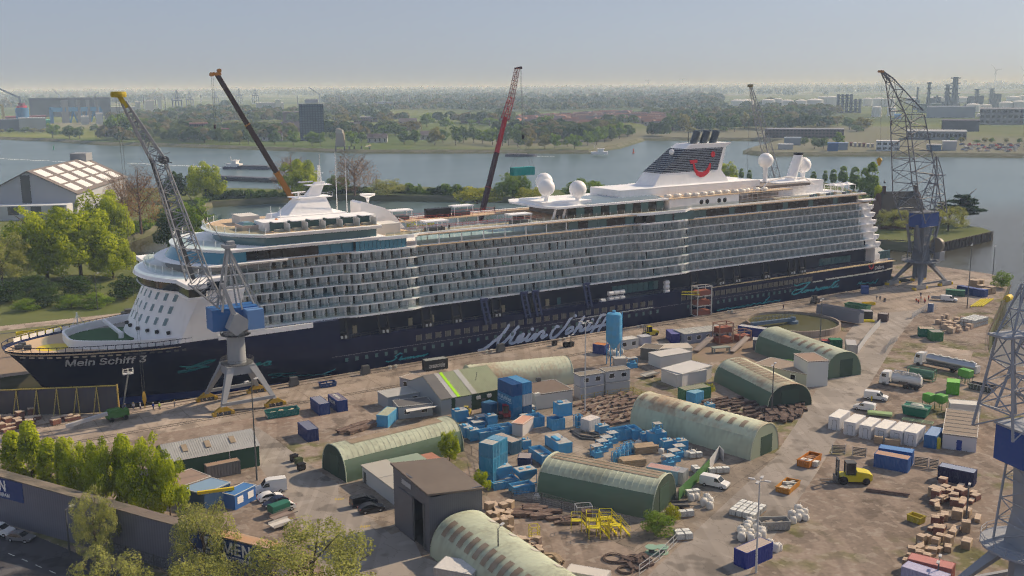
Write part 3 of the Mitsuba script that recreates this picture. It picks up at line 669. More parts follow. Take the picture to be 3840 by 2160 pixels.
for x in list(np.arange(118.5,198,2.9)) + list(np.arange(210,268,2.35)):
 k = part(ship, 'hull_window', w_d, None, to=place(x, YS, 5.5)); part(k, 'frame', f_d, None, to=place(x, YS, 5.5))
w_d = shape(M().bx(-.42,.42,-.07,.05,-.5,.5), 'teal_window')
for x in list(np.arange(98,200,2.75)) + list(np.arange(212,262,2.5)): part(ship, 'lower_window', w_d, None, to=place(x, YS, 2.55))
m = M(); ribbon(m, 94,262,3.72,3.8,.05,30); part(ship, 'hull_line', m, paint((.2,.2,.24)))
m = M(); ribbon(m, 274,311,4.3,4.75,.12,14); ribbon(m, 267.5,272.4,4.2,4.5,.12,3); ribbon(m, 168,198,4.0,4.2,.1,8); part(ship, 'fender_strip', m, OFFWHITE)
# stern
part(ship, 'stern_house', M().loft([[(300, YS + 1, z),(x1, YS + 2, z),(x1,2 * YC - YS - 2, z),(300,2 * YC - YS - 1, z)] for z, x1 in ((7.6,308.5),(10.5,308),(12.9,303.5))]), SW)
for x in np.arange(302,308,1.4): part(ship, 'stern_window', M().bx(x, x + 1.2, YS + 1.4, YS + 2,8.6,11.4), 'teal_window')
# ---- writing on the hull
hy = lambda x, z: YC - hb(x, z) - .02
def words(strokes, w, name, mat):
 g = shapely.union_all([stroke(p, w) if len(p) > 1 else sg.Point(p[0]).buffer(w * 1.25) for p in strokes])
 part(ship, name, on_side(g, M(), hy, .05), mat)
words([[(136.71,-0.59),(138,-0.62),(139.49,0.15),(142.49,1.87),(144.57,3.07),(146.48,5.28)],[(145.71,4.4),(144.19,2.95),(142.85,1.32),(142.65,0.2),(143.4,-0.07),(144.92,0.7),(146.63,1.96),(147.98,3.27),(149.52,4.39)],
 [(148.36,2.88),(147.2,1.38),(146.62,0.3),(147.18,-0.11),(148.33,0.06),(149.49,0.56),(150.84,1.21),(151.23,1.99),(150.46,2.1),(149.3,1.26),(148.72,0.34),(149.29,0.01),(150.45,0.1),(152,0.72)],
 [(153.17,1.9),(152.19,0.69),(152.09,0.04),(152.86,0.01),(153.94,0.62),(154.92,1.49)],[(154.15,3.11)],[(155.51,1.41),(154.52,0.03),(155.51,0.74),(156.89,1.9),(158.07,2.08),(158.07,1.4),(157.08,0.52),(157.47,0.05),(159.06,0.76)],
 [(163.06,2.6),(162.46,2.85),(161.26,1.99),(160.36,0.58),(160.45,-0.37),(161.46,-0.59),(163.06,0.38),(165.29,2.14),(167.11,4.29),(167.93,5.05),(169.16,5.06)],
 [(168.14,1.76),(167.12,1.89),(165.9,1.03),(165.7,0.2),(166.51,0.26),(168.15,1.07)],[(172.05,4.35),(170.41,2.5),(168.56,0.15),(169.59,1.22),(171.03,1.72),(171.24,1.35),(170.62,0.39),(171.45,0.28),(172.7,0.98)],
 [(174.36,2.15),(173.33,0.9),(173.12,0.23),(173.96,0.3),(175.21,1.17)],[(175.19,3.09)],[(179.62,4.09),(178.35,4.08),(176.89,2.17),(174.6,-0.83),(174.39,-1.5)],[(182.19,4.12),(181.12,4.08),(179.64,2.52),(177.55,-0.18),(176.92,-1.5)],[(175.21,0.65),(177.75,1.01),(181.38,0.89)]], .42, 'large_script', 'hull_letter')
words([[(258.65,4.34),(259.88,3.96),(262.28,4.31),(266.46,4.48),(264.1,3.12),(261.09,1.34),(258.69,1),(257.63,1.49),(258.94,2.45),(262.39,2.56),(264.45,3.08)],[(266.12,4.39),(263.77,2.91),(262.11,1.6),(262.49,1.19),(263.51,1.44)],[(264.19,1.86),(263.52,1.32),(264.4,1.22),(265.24,1.87),(264.35,1.97),(265.94,1.79),(265.45,1.35)],[(265.95,1.67),(267,1.8),(266.68,1.33),(267.71,1.72),(267.57,1.23),(268.42,1.77),(268.1,1.3),(269.12,1.81),(269.43,2.53)],
 [(269.47,1.9),(270.54,1.86),(269.7,1.25),(270.95,1.23),(271.79,1.89),(271.11,1.47),(272.01,1.37),(273.04,2.01),(272.32,1.96),(273.76,1.93),(273.09,1.24),(274.48,1.98),(274.17,1.38),(275.21,1.89),(274.89,1.3),(276.66,1.86),(278.04,2.85),(279.09,3.5),(277.07,1.31),(278.16,1.32),(279.22,1.84),(279.9,2.4),(278.51,1.53),(280.35,1.33),(280.88,1.65)],[(278.03,2.98),(280.73,3.58)]], .2, 'teal_script', 'hull_teal')
words([[(224.15,-0.21),(225.39,-0.13),(226.01,-0.09),(226.94,-0.08),(227.89,-0.15),(228.5,0.2),(229.77,-0.19),(230.72,-0.19),(231.67,-0.18),(232.61,-0.06),(234.22,-0.25),(235.16,-0.01),(236.46,-0.29),(237.41,0.08),(239.04,-0.24),(240.32,0.21),(241.65,-0.19),(242.94,0.14),(244.28,-0.26),(245.57,0.32),(247.48,1.67),(245.55,0.56),(244.61,-0.3),(246.25,-0.13),(247.57,0.08),(248.93,-0.32),(249.91,0.05),(251.27,-0.23),(252.27,0.02)]], .13, 'teal_script', 'hull_teal')
words([[(290.44,0.99),(291.5,1.91)],[(291.18,1.17),(292.64,1.92),(291.95,1.09),(293.86,1.01),(295.01,1.02),(296.15,1.15),(296.57,0.72),(298.1,0.81),(298.83,1.39),(298.51,0.64),(300.06,0.6),(301.7,1.87),(299.88,0.49),(300.47,0.42)]], .1, 'teal_script', 'hull_teal')
words([[(65.13,7.09),(63.96,7.14),(61.57,6.18),(59.91,5.48),(59.43,5.26),(60.35,5.29),(62.48,5.92),(64.38,6.47),(65.24,7.07)],[(57.99,5.9),(59.23,5.7),(61.53,5.58),(63.61,5.38),(61.46,4.51),(59.58,4.09),(57.97,3.98),(57.77,4.38),(59.39,4.6),(61.47,4.75),(62.89,5.01),(63.83,5.11),(64.3,5.15)],[(74.7,4.65),(75.84,5.22),(75.55,4.52),(74.57,4.42),(76.29,4.53),(77.57,5.21),(78.31,5.1),(77.79,4.68),(78.39,4.33),(77.51,4.1),(76.9,4.31)]], .2, 'teal_script', 'hull_teal')
words([[(85.17,0.81),(83.12,0.83),(80.09,1.06),(78.71,1.03),(78.7,0.78),(80.57,0.53),(82.08,0.49),(80.79,-0.06),(79.64,-0.25)],[(82.06,0.11),(82.81,-0.13),(83.59,0),(84.35,-0.07),(85.36,-0.34),(86.41,-0.15),(87.43,-0.41),(88.22,-0.23),(89.51,-0.57),(90.57,-0.35),(91.61,-0.52),(94.72,0.6),(91.88,-0.56),(92.68,-0.3),(92.4,-0.77),(93.73,-0.72)]], .12, 'teal_script', 'hull_teal')
words([[(113.48,1.93),(112.91,2.15),(111.45,1.43),(112.01,1.08),(110.85,0.45),(109.43,0.34),(108.87,0.53)],[(113.45,1.26),(112.57,0.46),(112.85,0.28),(113.72,0.69),(113.43,0.33),(114.59,0.69),(114.29,0.33),(115.17,0.74),(115.01,0.36),(116.04,0.75),(115.74,0.31),(116.91,0.75),(116.75,0.32),(117.78,0.54),(118.37,0.73),(117.92,0.33),(118.96,0.59),(118.8,0.34),(119.84,0.73),(119.54,0.36),(121.03,0.82)]], .14, 'teal_script', 'hull_teal')
def block_text(s, x, z, h, name, mat, yf, bold=True):
 m = meshkit.text_mesh(s, h, .05, bold); v = m.vertices
 y = np.array([yf(x + a, z + b) for a, b, _ in v])
 part(ship, name, trimesh.Trimesh(np.column_stack([x + v[:, 0], y - v[:, 2], z + v[:, 1]]), m.faces[:, ::-1] if False else m.faces, process=False), mat)
block_text('Mein Schiff 3', 33.6,8.15,1.95, 'bow_name', paint((.7,.7,.73)), lambda x, z: YC - hb(x, z) - .06)
block_text('Cruises', 299.2,5.4,1.15, 'stern_name', paint((.6,.6,.62)), hy)
part(ship, 'stern_logo', on_side(stroke([(296,7.1),(296.6,6.2),(297.4,5.9),(298.2,6.4),(298.4,7.1)], .3), M(), hy), paint((.45,.03,.05)))

# ---- trees: built once per kind and tone, set out one by one ----------------------------------
scene['leaf'] = {'type': 'principledthin', 'base_color': {'type': 'mesh_attribute', 'name': 'vertex_color'}, 'roughness': .75, 'diff_trans': .9, 'spec_trans': 0., 'eta': 1.3}
pm('bark', (.09,.07,.05),.9); pm('bark_red', (.16,.1,.07),.9)
def leaves(seed, lobes, n, size, col, col2, hollow=.5, gap=.42, gs=.5, up=.3):
 r = np.random.default_rng(seed); P, N = [], []
 vol = np.array([l[3] * l[4] * l[5] for l in lobes]) ** (2 / 3); cnt = (n * 1.9 * vol / vol.sum()).astype(int)
 for l, c in zip(lobes, cnt):
  d = r.normal(size=(c, 3)); d /= np.linalg.norm(d, axis=1)[:, None]
  rad = hollow + (1 - hollow) * r.random(c) ** .6
  P.append(np.array(l[:3]) + d * rad[:, None] * np.array(l[3:])); N.append(d)
 P, N = np.vstack(P), np.vstack(N)
 k = meshkit.fbm(P * gs, 3, seed) > gap
 P, N = P[k][:n * 2], N[k][:n * 2]
 N = N + r.normal(size=N.shape) * .62 + [0,0, up]; N /= np.linalg.norm(N, axis=1)[:, None]
 a = np.cross(N, r.normal(size=N.shape)); a /= np.linalg.norm(a, axis=1)[:, None]; b = np.cross(N, a)
 s = size * (.6 + .8 * r.random((len(P),1)))
 V = np.stack([P - a * s, P + b * s * .7, P + a * s, P - b * s * .7], 1).reshape(-1,3)
 i = np.arange(len(P)) * 4; F = np.vstack([np.stack([i, i + 1, i + 2], 1), np.stack([i, i + 2, i + 3], 1)])
 t = np.clip(meshkit.fbm(P * gs * .8 + 50,2, seed + 3) * 1.8 - .4 + r.normal(size=len(P)) * .14,0,1)[:, None]
 C = (np.array(col) * (1 - t) + np.array(col2) * t) * 1.65
 return mikit.ply(trimesh.Trimesh(V, F, process=False), 'leaf', smooth=False, color=np.repeat(C, 4,0))
def limbs(seed, h, r0, spread, n, twigs=0, top=.55):
 r = random.Random(seed); m = M(); m.tube((0,0,-.3),(0,0, h * top), r0, r0 * .55, n=7)
 for i in range(n):
  z = h * (top * (.35 + .65 * (i + .5) / n)); a = i * 2.4 + r.random(); L = spread * (.6 + .5 * r.random())
  p = np.array([0,0, z]); q = p + [L * math.cos(a) * .55, L * math.sin(a) * .55, h * .2]; e = q + [L * .45 * math.cos(a), L * .45 * math.sin(a), h * .16]
  m.tube(p, q, r0 * .42, r0 * .25, n=5, cap=False); m.tube(q, e, r0 * .25, r0 * .07, n=4, cap=False)
  for j in range(twigs):
   s = p + (e - p) * (.35 + .65 * r.random()); d = np.array([r.gauss(0,1), r.gauss(0,1), abs(r.gauss(.7,.7))]) * spread * .24
   m.tube(s, s + d, r0 * .09, r0 * .025, n=3, cap=False)
   for k in range(3): m.tube(s + d * .6, s + d * .6 + np.array([r.gauss(0,1), r.gauss(0,1), abs(r.gauss(.5,.7))]) * spread * .13, r0 * .045, r0 * .02, n=3, cap=False)
 return m
def lobes(seed, n, w, h, z0, big=.55):
 """Crown of overlapping masses in a box w wide and h tall whose foot is z0."""
 r = random.Random(seed); out = [(0,0, z0 + h * .5, w * .33, w * .33, h * .44)]
 for i in range(n):
  a = i * 2.4 + r.random() * .8; t = (i + .5) / n; q = w * .5 * (1 - big) * (1.35 - .8 * abs(t - .38))
  out.append((q * math.cos(a) * 1.05, q * math.sin(a) * 1.05, z0 + h * (.16 + .7 * t), w * big * .5 * (1.1 - .5 * t), w * big * .5 * (1.1 - .5 * t), h * .2))
 return out
GREENS = {'bright': ((.12,.165,.008),(.34,.38,.025)), 'mid': ((.065,.12,.015),(.17,.24,.035)), 'dark': ((.02,.042,.014),(.055,.09,.025)), 'yellow': ((.17,.19,.015),(.33,.33,.03)),
    'olive': ((.11,.11,.03),(.22,.21,.07)), 'brown': ((.13,.075,.04),(.24,.15,.08)), 'pale': ((.15,.165,.045),(.31,.32,.10)), 'far': ((.045,.085,.022),(.11,.16,.04))}
KINDS = {}
def kind(name, tone, seed, n, size, w=10., h=10., z0=3., shape_='round', near=True, gap=.42):
 """Unit tree 12 m tall and about w wide."""
 c1, c2 = GREENS[tone]
 if shape_ == 'round': lb = lobes(seed, 17 if near else 5, w, h, z0,.42 if near else .55)
 elif shape_ == 'column': lb = [(0,0, z0 + h * (.1 + .8 * t), w * .5 * (1 - .62 * abs(t - .35)), w * .5 * (1 - .62 * abs(t - .35)), h * .16) for t in np.linspace(0.05,1,7)]
 elif shape_ == 'bush': lb = lobes(seed, 6, w, h, z0,.6)
 p = {'crown': (leaves(seed, lb, n, size, c1, c2, gap=gap, gs=.45), 'leaf')}
 p['trunk'] = (shape(limbs(seed, 12,.28, w * .45,7 if near else 3, top=.6), 'bark'), 'bark')
 KINDS[name] = p
for i in (0,1):
 kind('lime%d' % i, 'bright', 11 + i, 9000,.2, w=10.5, z0=1.2, gap=.45)
 kind('green%d' % i, 'mid', 21 + i, 6500,.22, w=10.5, z0=1.6, gap=.45)
 kind('pale%d' % i, 'pale', 31 + i, 11000,.12, w=11, z0=1.6, gap=.47)
 kind('far%d' % i, 'far', 51 + i, 420,.62, w=11, h=10.5, z0=1.6, near=False, gap=.36)
 kind('farlime%d' % i, 'mid', 61 + i, 420,.62, w=11, h=10.5, z0=1.6, near=False, gap=.36)
 kind('farolive%d' % i, 'olive', 71 + i, 420,.62, w=11, h=10.5, z0=1.6, near=False, gap=.36)
kind('yellow0', 'yellow', 41,3600,.26, w=11, h=11.4, z0=.6)
kind('dark0', 'dark', 43,3000,.3, w=11, z0=1.5)
kind('poplar0', 'mid', 45,2600,.24, w=3.4, h=11.2, z0=.8, shape_='column')
kind('poplar1', 'bright', 46,3600,.24, w=5., h=11.2, z0=.8, shape_='column')
kind('bush0', 'mid', 47,2600,.3, w=15, h=11.8, z0=.1, shape_='bush'); kind('bush1', 'dark', 48,2400,.34, w=17, h=11.8, z0=.1, shape_='bush')
kind('budding0', 'brown', 49,3000,.12, w=11, z0=1.5, gap=.4)
KINDS['budding0']['trunk'] = (shape(limbs(4,12,.3,5.2,13,12,.7), 'bark_red'), 'bark_red')
def pine_crown():
 lb = [(.9 * math.cos(k * 2.4) * (1.6 - .1 * k),.9 * math.sin(k * 2.4) * (1.6 - .1 * k),4.2 + k * .8,2.5 - .16 * k, 2.5 - .16 * k, .55) for k in range(10)]
 return leaves(77, lb, 2600,.26,(.012,.028,.014),(.03,.055,.025), gs=.8)
KINDS['pine0'] = {'crown': (pine_crown(), 'leaf'), 'trunk': (shape(limbs(9,12,.3,2.6,8, top=.85), 'bark'), 'bark')}
for i, tone in enumerate(('dark', 'mid')):
 KINDS['hedge%d' % i] = {'': (leaves(90 + i, [(x, 0,1.1,2.2,1.5,1.3) for x in np.linspace(-4,4,5)], 1500,.3, *GREENS[tone], gs=.5), 'leaf')}
rt = random.Random(3)
def tree(k, x, y, h, w, label, name='tree', cat='tree', group=None, z=0.):
 base = {'poplar0': 3.4, 'poplar1': 5., 'bush0': 15, 'bush1': 17, 'pine0': 6.6}.get(k, 11.)
 return put(name, KINDS[k], label, cat, x, y, z, rt.uniform(0,6.28),(w / base, w / base, h / 12.), group)

# ---- trees this side of the river
tree('lime0', 53.6,414.9,29.5,27.9, 'big bright green tree, left one of the clump left of the ship bow')
tree('lime1', 65,412,29.8,29.4, 'big bright green tree in the middle of the clump left of the ship bow')
tree('lime0', 83.8,467.5,30,24.1, 'tall bright tree at the back of the clump, in front of the warehouse')
tree('lime1', 75.2,405,16.7,16.2, 'shorter bright tree at the right edge of the clump by the brown water')
tree('green0', 49,443.9,19.1,19.2, 'green tree at the left flank of the bright clump')
tree('pale0', 37.1,402.9,22.2,20.6, 'pale olive tree cut by the left edge of the picture')
tree('budding0', 113.3,529.8,31.6,27.5, 'rust brown budding tree beside the warehouse')
tree('budding0', 114.3,575.9,25.5,20.6, 'smaller rust brown tree left of the big one by the warehouse')
tree('green1', 128.1,483.4,19.1,18.5, 'olive green round tree right of the crane boom at the basin')
tree('dark0', 109.4,449.7,20.7,15.4, 'dark loose tree behind the crane boom beside the ship bridge')
tree('lime0', 182.5,658.7,26,25.2, 'tall bright green tree on the spit left of the orange boom')
tree('dark0', 166.4,670.5,19.8,13.4, 'slim dark tree on the spit next to the grey boom')
tree('lime1', 238.9,643.9,27.4,26.7, 'bright green tree on the spit right of the orange boom')
tree('budding0', 240.5,661.5,25.9,24.6, 'bare reddish tree half hidden behind the bright spit tree')
tree('budding0', 274.9,636.1,27.1,30.2, 'large bare reddish brown tree standing alone on the spit')
tree('green0', 267.6,647.9,12.8,16.3, 'dull green bushy tree at the left foot of the bare tree')
tree('pale0', 290.4,618.4,11.8,23.9, 'pale green spreading willow on the spit right of the bare tree')
tree('far0', 337,606.2,5.9,9.2, 'small round dark tree alone on the spit')
tree('yellow0', 314.7,542.7,10.2,29.3, 'bright yellow green tree at the foot of the red boom')
tree('green1', 334.7,533.5,20,22.5, 'tall green tree under the hanging teal container')
tree('yellow0', 337.7,518,10.8,16.8, 'yellow green tree left of the white radomes')
tree('green0', 376.6,516.6,13.8,27.4, 'broad dark green tree behind the white radomes')
tree('lime0', 508.4,530.3,18.5,17.1, 'bright green tree right of the ship funnel')
tree('lime1', 505.8,539.5,13.4,11.5, 'smaller bright green tree close behind the funnel')
tree('yellow0', 168,330,23.5,16, 'small yellow green tree showing over the open deck of the ship', z=0)
for i, (x, y, h, w) in enumerate([(561.3,568.8,7.5,4.3),(554.2,553.3,7.9,4.3),(591.3,525.3,6.7,4.9),(590.6,513.8,8.1,4.3),(585.7,502,9.9,6),(584,492,12.6,7.7),(557.1,459.5,15.3,8.4),(522.6,423.7,18.4,7.3),(508.3,406.7,23.2,9.6)]):
 tree('poplar0', x, y, h, w, ('tallest slim poplar beside the ship stern' if i == 8 else 'slim poplar in the row behind the ship stern'), 'poplar', 'poplar', None if i == 8 else 'poplars in a row behind the stern')
tree('poplar1', 437.1,345.3,18.4,6.5, 'bright poplar hugging the stern terraces of the ship', 'poplar', 'poplar')
tree('pale1', 419.2,321.6,11.6,16.5, 'pale silvery tree in front of the dark island house')
tree('pale0', 440.8,306.4,13.1,17.8, 'pale silvery tree right of the dark crane on the island')
tree('pine0', 465.2,315.7,15.6,21.9, 'dark pine, right one on the island lawn', 'pine_tree', 'pine')
tree('pine0', 463.9,326.2,11.2,13.3, 'smaller dark pine at the back of the island', 'pine_tree', 'pine')
tree('bush0', 330.1,206.8,6.3,8, 'large pale bush on the corner of the quay', 'bush', 'bush')
# bushes along the dock road and hedges on the spit
bu = [(39,359.2,4.6,8.8),(52.4,356,4.9,9.4),(59.8,353.2,5.2,11.9),(71,361.2,8.6,13),(46.3,363.9,6.7,13),(37.1,377.9,7.5,13.4),(80.3,373.4,5.8,12),(58.1,375.7,7.7,14.9),(45.9,388.3,7.1,16.9)]
for i, (x, y, h, w) in enumerate(bu):
 tree('bush%d' % (i > 2), x, y, h, w, ('rounded green bush in front of the dark thicket by the dock road' if i < 3 else 'dark thicket bush behind the dock road'), 'bush', 'bush', 'green bushes by the dock road' if i < 3 else 'dark thicket behind the dock road')
def hedge_line(pts, step, s, label, group):
 for a, b in zip(pts, pts[1:]):
  a, b = np.array(a), np.array(b); L = np.linalg.norm(b - a)
  for t in np.arange(0, L, step):
   p = a + (b - a) * t / L
   put('hedge', KINDS['hedge%d' % rt.randrange(2)], label, 'hedge', p[0], p[1] + rt.uniform(-1.5,1.5),0, math.atan2(*(b - a)[::-1]) + rt.uniform(-.3,.3),(1.2, rt.uniform(1.2,2.), s * rt.uniform(.7,1.5)), group)
hedge_line([(188,660),(258,655),(300,634),(326,596),(350,575)], 8.5,2.1, 'dark leafy hedge on the shore of the spit behind the ship', 'hedges on the spit')
hedge_line([(105,524),(128,560),(180,655)], 9,1.6, 'reedy hedge along the basin shore by the brown tree', 'hedges on the basin shore')
# the planted trees around the long grey shed
tree('poplar1', 17,198.2,9.5,4.9, 'green poplar, far left one behind the grey shed', 'poplar', 'poplar')
tree('poplar1', 19.5,194.3,12,5, 'green poplar with the highest tip at the left of the shed row', 'poplar', 'poplar')
tree('poplar1', 21.8,189.5,9.8,4.6, 'short green poplar left of the bright row', 'poplar', 'poplar')
tree('poplar1', 23.8,186.1,10.6,3.9, 'narrow green poplar before the bright row begins', 'poplar', 'poplar')
tree('lime0', 25.7,179.6,13.1,6.6, 'bright lime tree at the left end of the row behind the shed')
tree('lime1', 28.4,174.9,14.1,6.6, 'bright lime tree, second of the row behind the shed')
tree('poplar1', 31.2,173,13.4,4.4, 'narrow pale lime tree between the two tall bright trees', 'poplar', 'poplar')
tree('lime0', 33.2,167.8,15.7,8.2, 'tallest bright lime tree behind the shed')
tree('lime1', 36.6,165.7,12.8,6.4, 'bright lime tree at the right end of the row')
tree('pale0', 23.2,155.5,13,7, 'pale spring tree standing in front of the grey shed wall')
tree('pale1', 34.9,138.9,14.1,9.2, 'pale loose tree hiding the right part of the grey shed')
tree('pale0', 20.9,132.5,12.3,11.1, 'pale tree crown at the bottom edge left of the shed corner')
tree('pale1', 31.2,125.8,11.2,11.4, 'pale tree crown at the bottom edge under the loose tree')
tree('pale1', 44.5,122,14.2,17.1, 'large pale green tree at the bottom beside the parking road')
tree('lime0', 88.5,164.6,6.5,4, 'bright weeping birch at the corner of the long green hangar')
tree('lime1', 85.7,147.7,4.6,3.3, 'green shrub tree beside the blue container tower')
tree('bush0', 101,118.1,3.9,6.3, 'feathery bush at the gable of the big green hangar', 'bush', 'bush')
tree('yellow0', 105.9,120.4,2.9,2.7, 'small yellow bush against the hangar gable', 'bush', 'bush')
tree('yellow0', 160,170,2.4,2.6, 'small bright bush between the containers and the arched hangar', 'bush', 'bush')

# ---- the trees of the far bank
names = {'far': 'dark green', 'farlime': 'fresh green', 'farolive': 'olive green'}
spots = [(242.5,1678.8,22,26.3),(257.6,1626.8,20.1,23.9),(269.5,1616.5,18.6,20.6),(307.8,1546.2,37.6,39.7),
 (318.1,1537.2,32,22.8),(411.7,1849.4,23.6,23.8),(365.8,1570.7,11.6,15.6),(369.2,1493,11.1,8.9),
 (384.5,1378.8,13,13.9),(400.4,1397.4,9.3,9.8),(399.6,1319.8,15.8,14.7),(409.8,1311.1,18.3,16),
 (419,1303.3,18.2,14.6),(335.8,1866.5,13.3,18.3),(652.1,2631.2,26.6,39.3),(655.9,2516.4,16.3,27.7),
 (233.4,1909.1,9.9,22.3),(245.7,1897.9,8.2,16.7),(257.9,1886.8,7.4,18.4),(211.6,1904.2,9,16.7),
 (201.8,1937.7,6.6,11.3),(518.5,1986.1,14.8,23.8),(441.3,1934.7,19.4,24.9),(621.1,2262.9,19,31.8),
 (659.3,2224.4,18.9,33.6),(442,1269.2,18,19.5),(456.4,1242.6,19,17.9),(471,1216.2,18.8,20.2),
 (479.3,1209.2,17,16.4),(504.9,1173.9,19.8,19.8),(547.3,1239.9,14,15.7),(574.9,1171.4,17.8,20.2),
 (585.6,1162.4,19,17.6),(594.5,1126.3,22.3,22.2),(629.2,1170.1,17.6,20.6),(614.4,1109.5,24.6,18.4),
 (649.9,1152.5,22.5,15.4),(659.7,1144.1,22.5,17.9),(656.7,1116.7,18.4,18.8),(654.8,1089.5,21.7,22.1),
 (653,1063.3,22.5,18.1),(658.6,1058.6,24.8,18.1),(665.8,1385.6,18.8,32.7),(652.2,1397.7,15.9,23.9),
 (805.4,1712.1,19.5,22),(860.7,1659.4,26.3,30.7),(785.3,1864.7,20.7,35.2),(843.3,2038.8,14.3,25.6),
 (769.9,1746,8.9,20.3),(483.8,1429.6,16.7,13.1),(843.8,1557.4,20,25.7),(920.3,1602.4,13.9,19.7),
 (967.8,1620,16,36.5),(580.5,1275.8,10.5,12.2),(578,1245.2,11.6,13.3),(537.6,1312.8,11.9,12.4),
 (567.7,1705.7,13.2,19.1),(645.6,1016.9,21.7,17.5),(644.9,992.5,14.6,13.8),(659,980.8,16.8,16),
 (667.7,973.6,17.9,17.1),(685.2,959.1,16.8,19.4),(701.5,996,12.7,14.2),(886.4,1316.6,28.4,32.2),
 (731.4,997.4,18.7,15.6),(752.1,1007.4,22.6,17),(786,1036.4,22.1,15.1),(821.4,1068.2,22.9,17),
 (860.3,1101.5,23.7,18.9),(902.1,1137.2,16.4,16.9),(925.2,1155.2,11.1,12.9),(1045.1,1218.1,28.4,20.2),
 (1053.9,1210,15,14),(1062.8,1201.9,28.4,21.7),(1082.5,1183.8,28.3,24.8),(1092.4,1174.8,22.3,15.5),
 (1118.5,1150.9,28.1,21.7),(1106.6,1161.9,8.9,12.4),(1048.1,1169.9,8.8,13.7),(1205.6,1218.3,26.8,19.9),
 (802.7,1264,18.4,20.3),(871.9,1243,11.5,13.2),(1714.1,1599.8,26.6,45.3),(1698.5,1616.7,17.1,27.2),
 (1403.5,1199.9,18.3,26.8),(1295,1083.7,19.7,27.8),(1282.5,1047,20.7,32),(1425.6,1240.7,13.6,25.6),
 (1375.5,1226.9,15,26.7),(1393.4,1272.1,17.1,27.4),(1243.6,1182.7,15.7,24.9),(1258.2,1169,11,19.9),
 (1248.7,1031.9,10.2,21.9),(952.7,811.5,16.4,13.3),(889.1,790.1,13,13.8),(896.4,784,13,13.8),
 (923.7,835.9,10.2,10.9),(1100.3,768.4,7,7.8),(1108.9,761.1,7,9.1),(1128.5,744.4,6.4,7.9),
 (1134.5,739.3,6.4,7.9),(1147.2,728.5,5.8,7.9),(1148.6,713.2,6.3,7.9),(1121.7,750.2,4.1,10.4)]
for i, (x, y, h, w) in enumerate(spots):
 t = ('far', 'far', 'farlime', 'farolive')[rt.randrange(4)] if not 60 <= i <= 68 else 'farlime'
 tree(t + str(rt.randrange(2)), x, y, h, w, 'broad %s tree standing on the far bank of the river' % names[t], 'far_bank_tree', group='%s trees on the far bank' % names[t])

# ---- what stands in the yard: builders; local x along the edge that faces the camera, y away from it ----
def corr_walls(L, D, h, dep=.05, per=.55, z0=.16):
 pts = []
 for (ax, ay),(bx, by) in zip(((0,0),(L, 0),(L, D),(0, D)),((L, 0),(L, D),(0, D),(0,0))):
  W = math.hypot(bx - ax, by - ay); ux, uy = (bx - ax) / W, (by - ay) / W; k = max(2, int(W / per))
  for i in range(k):
   for f, o in ((.05, dep),(.4, dep),(.55,0.),(.9,0.)):
    t = (i + f) / k * W; pts.append((ax + ux * t - uy * o, ay + uy * t + ux * o))
 return M().loft([[(x, y, z) for x, y in pts] for z in (z0, h - .1)], caps=False)
BOXES = {}
def cont_proto(L, D, h, doors):
 k = ('c', round(L, 1), round(D, 1), round(h, 2), doors)
 if k in BOXES: return BOXES[k]
 L, D = k[1], k[2]; fr = M()
 for x in (0, L - .12):
  for y in (0, D - .12): fr.bx(x, x + .12, y, y + .12,0, h)
 for z in (0, h - .12):
  fr.bx(.12, L - .12,-.005,.1, z, z + .12).bx(.12, L - .12, D - .1, D + .005, z, z + .12).bx(-.005,.1,.12, D - .12, z, z + .12).bx(L - .1, L + .005,.12, D - .12, z, z + .12)
 rf = M(); n = max(3, int(L / .5))
 rf.bx(.1, L - .1,.1, D - .1, h - .1, h - .03)
 for i in range(n): rf.bx(.12 + (L - .24) * i / n, .12 + (L - .24) * (i + .5) / n, .12, D - .12, h - .03, h)
 p = {'shell': (shape(corr_walls(L, D, h), GREY), GREY), 'frame': (shape(fr, GREY), GREY), 'roof': (shape(rf, GREY), GREY)}
 for c in doors:
  for i in (0,1):
   m = M()
   if c == 'f':
    a = .13 + (L - .26) * i / 2; b = a + (L - .26) / 2 - .03; m.bx(a, b, -.02,.06,.13, h - .13)
    for q in (.3,.7): m.tube((a + (b - a) * q, -.05,.15),(a + (b - a) * q, -.05, h - .15),.025, n=4)
   else:
    a = .13 + (D - .26) * i / 2; b = a + (D - .26) / 2 - .03; x = -.02 if c == 'l' else L - .06; m.bx(x, x + .08, a, b, .13, h - .13)
    xx = -.05 if c == 'l' else L + .05
    for q in (.3,.7): m.tube((xx, a + (b - a) * q, .15),(xx, a + (b - a) * q, h - .15),.025, n=4)
   p['door#%s%d' % (c, i)] = (shape(m, GREY), GREY)
 BOXES[k] = p
 return p
def edge(p0, p1):
 d = np.array(p1, float) - np.array(p0, float); L = np.linalg.norm(d)
 return L, math.atan2(d[1], d[0])
def container(p0, p1, L, D, h, c, label, roof=None, doors='', z=0., name='container', cat='container', group=None, door=None):
 _, a = edge(p0, p1); mt = paint(c, .5) if not isinstance(c, str) else c
 rfm = (paint(roof, .6) if not isinstance(roof, str) else roof) if roof else mt
 return put(name, cont_proto(L, D, h, doors), label, cat, p0[0], p0[1], z, a, 1., group, {'shell': mt, 'frame': mt, 'roof': rfm, 'door': paint(door) if door else mt})
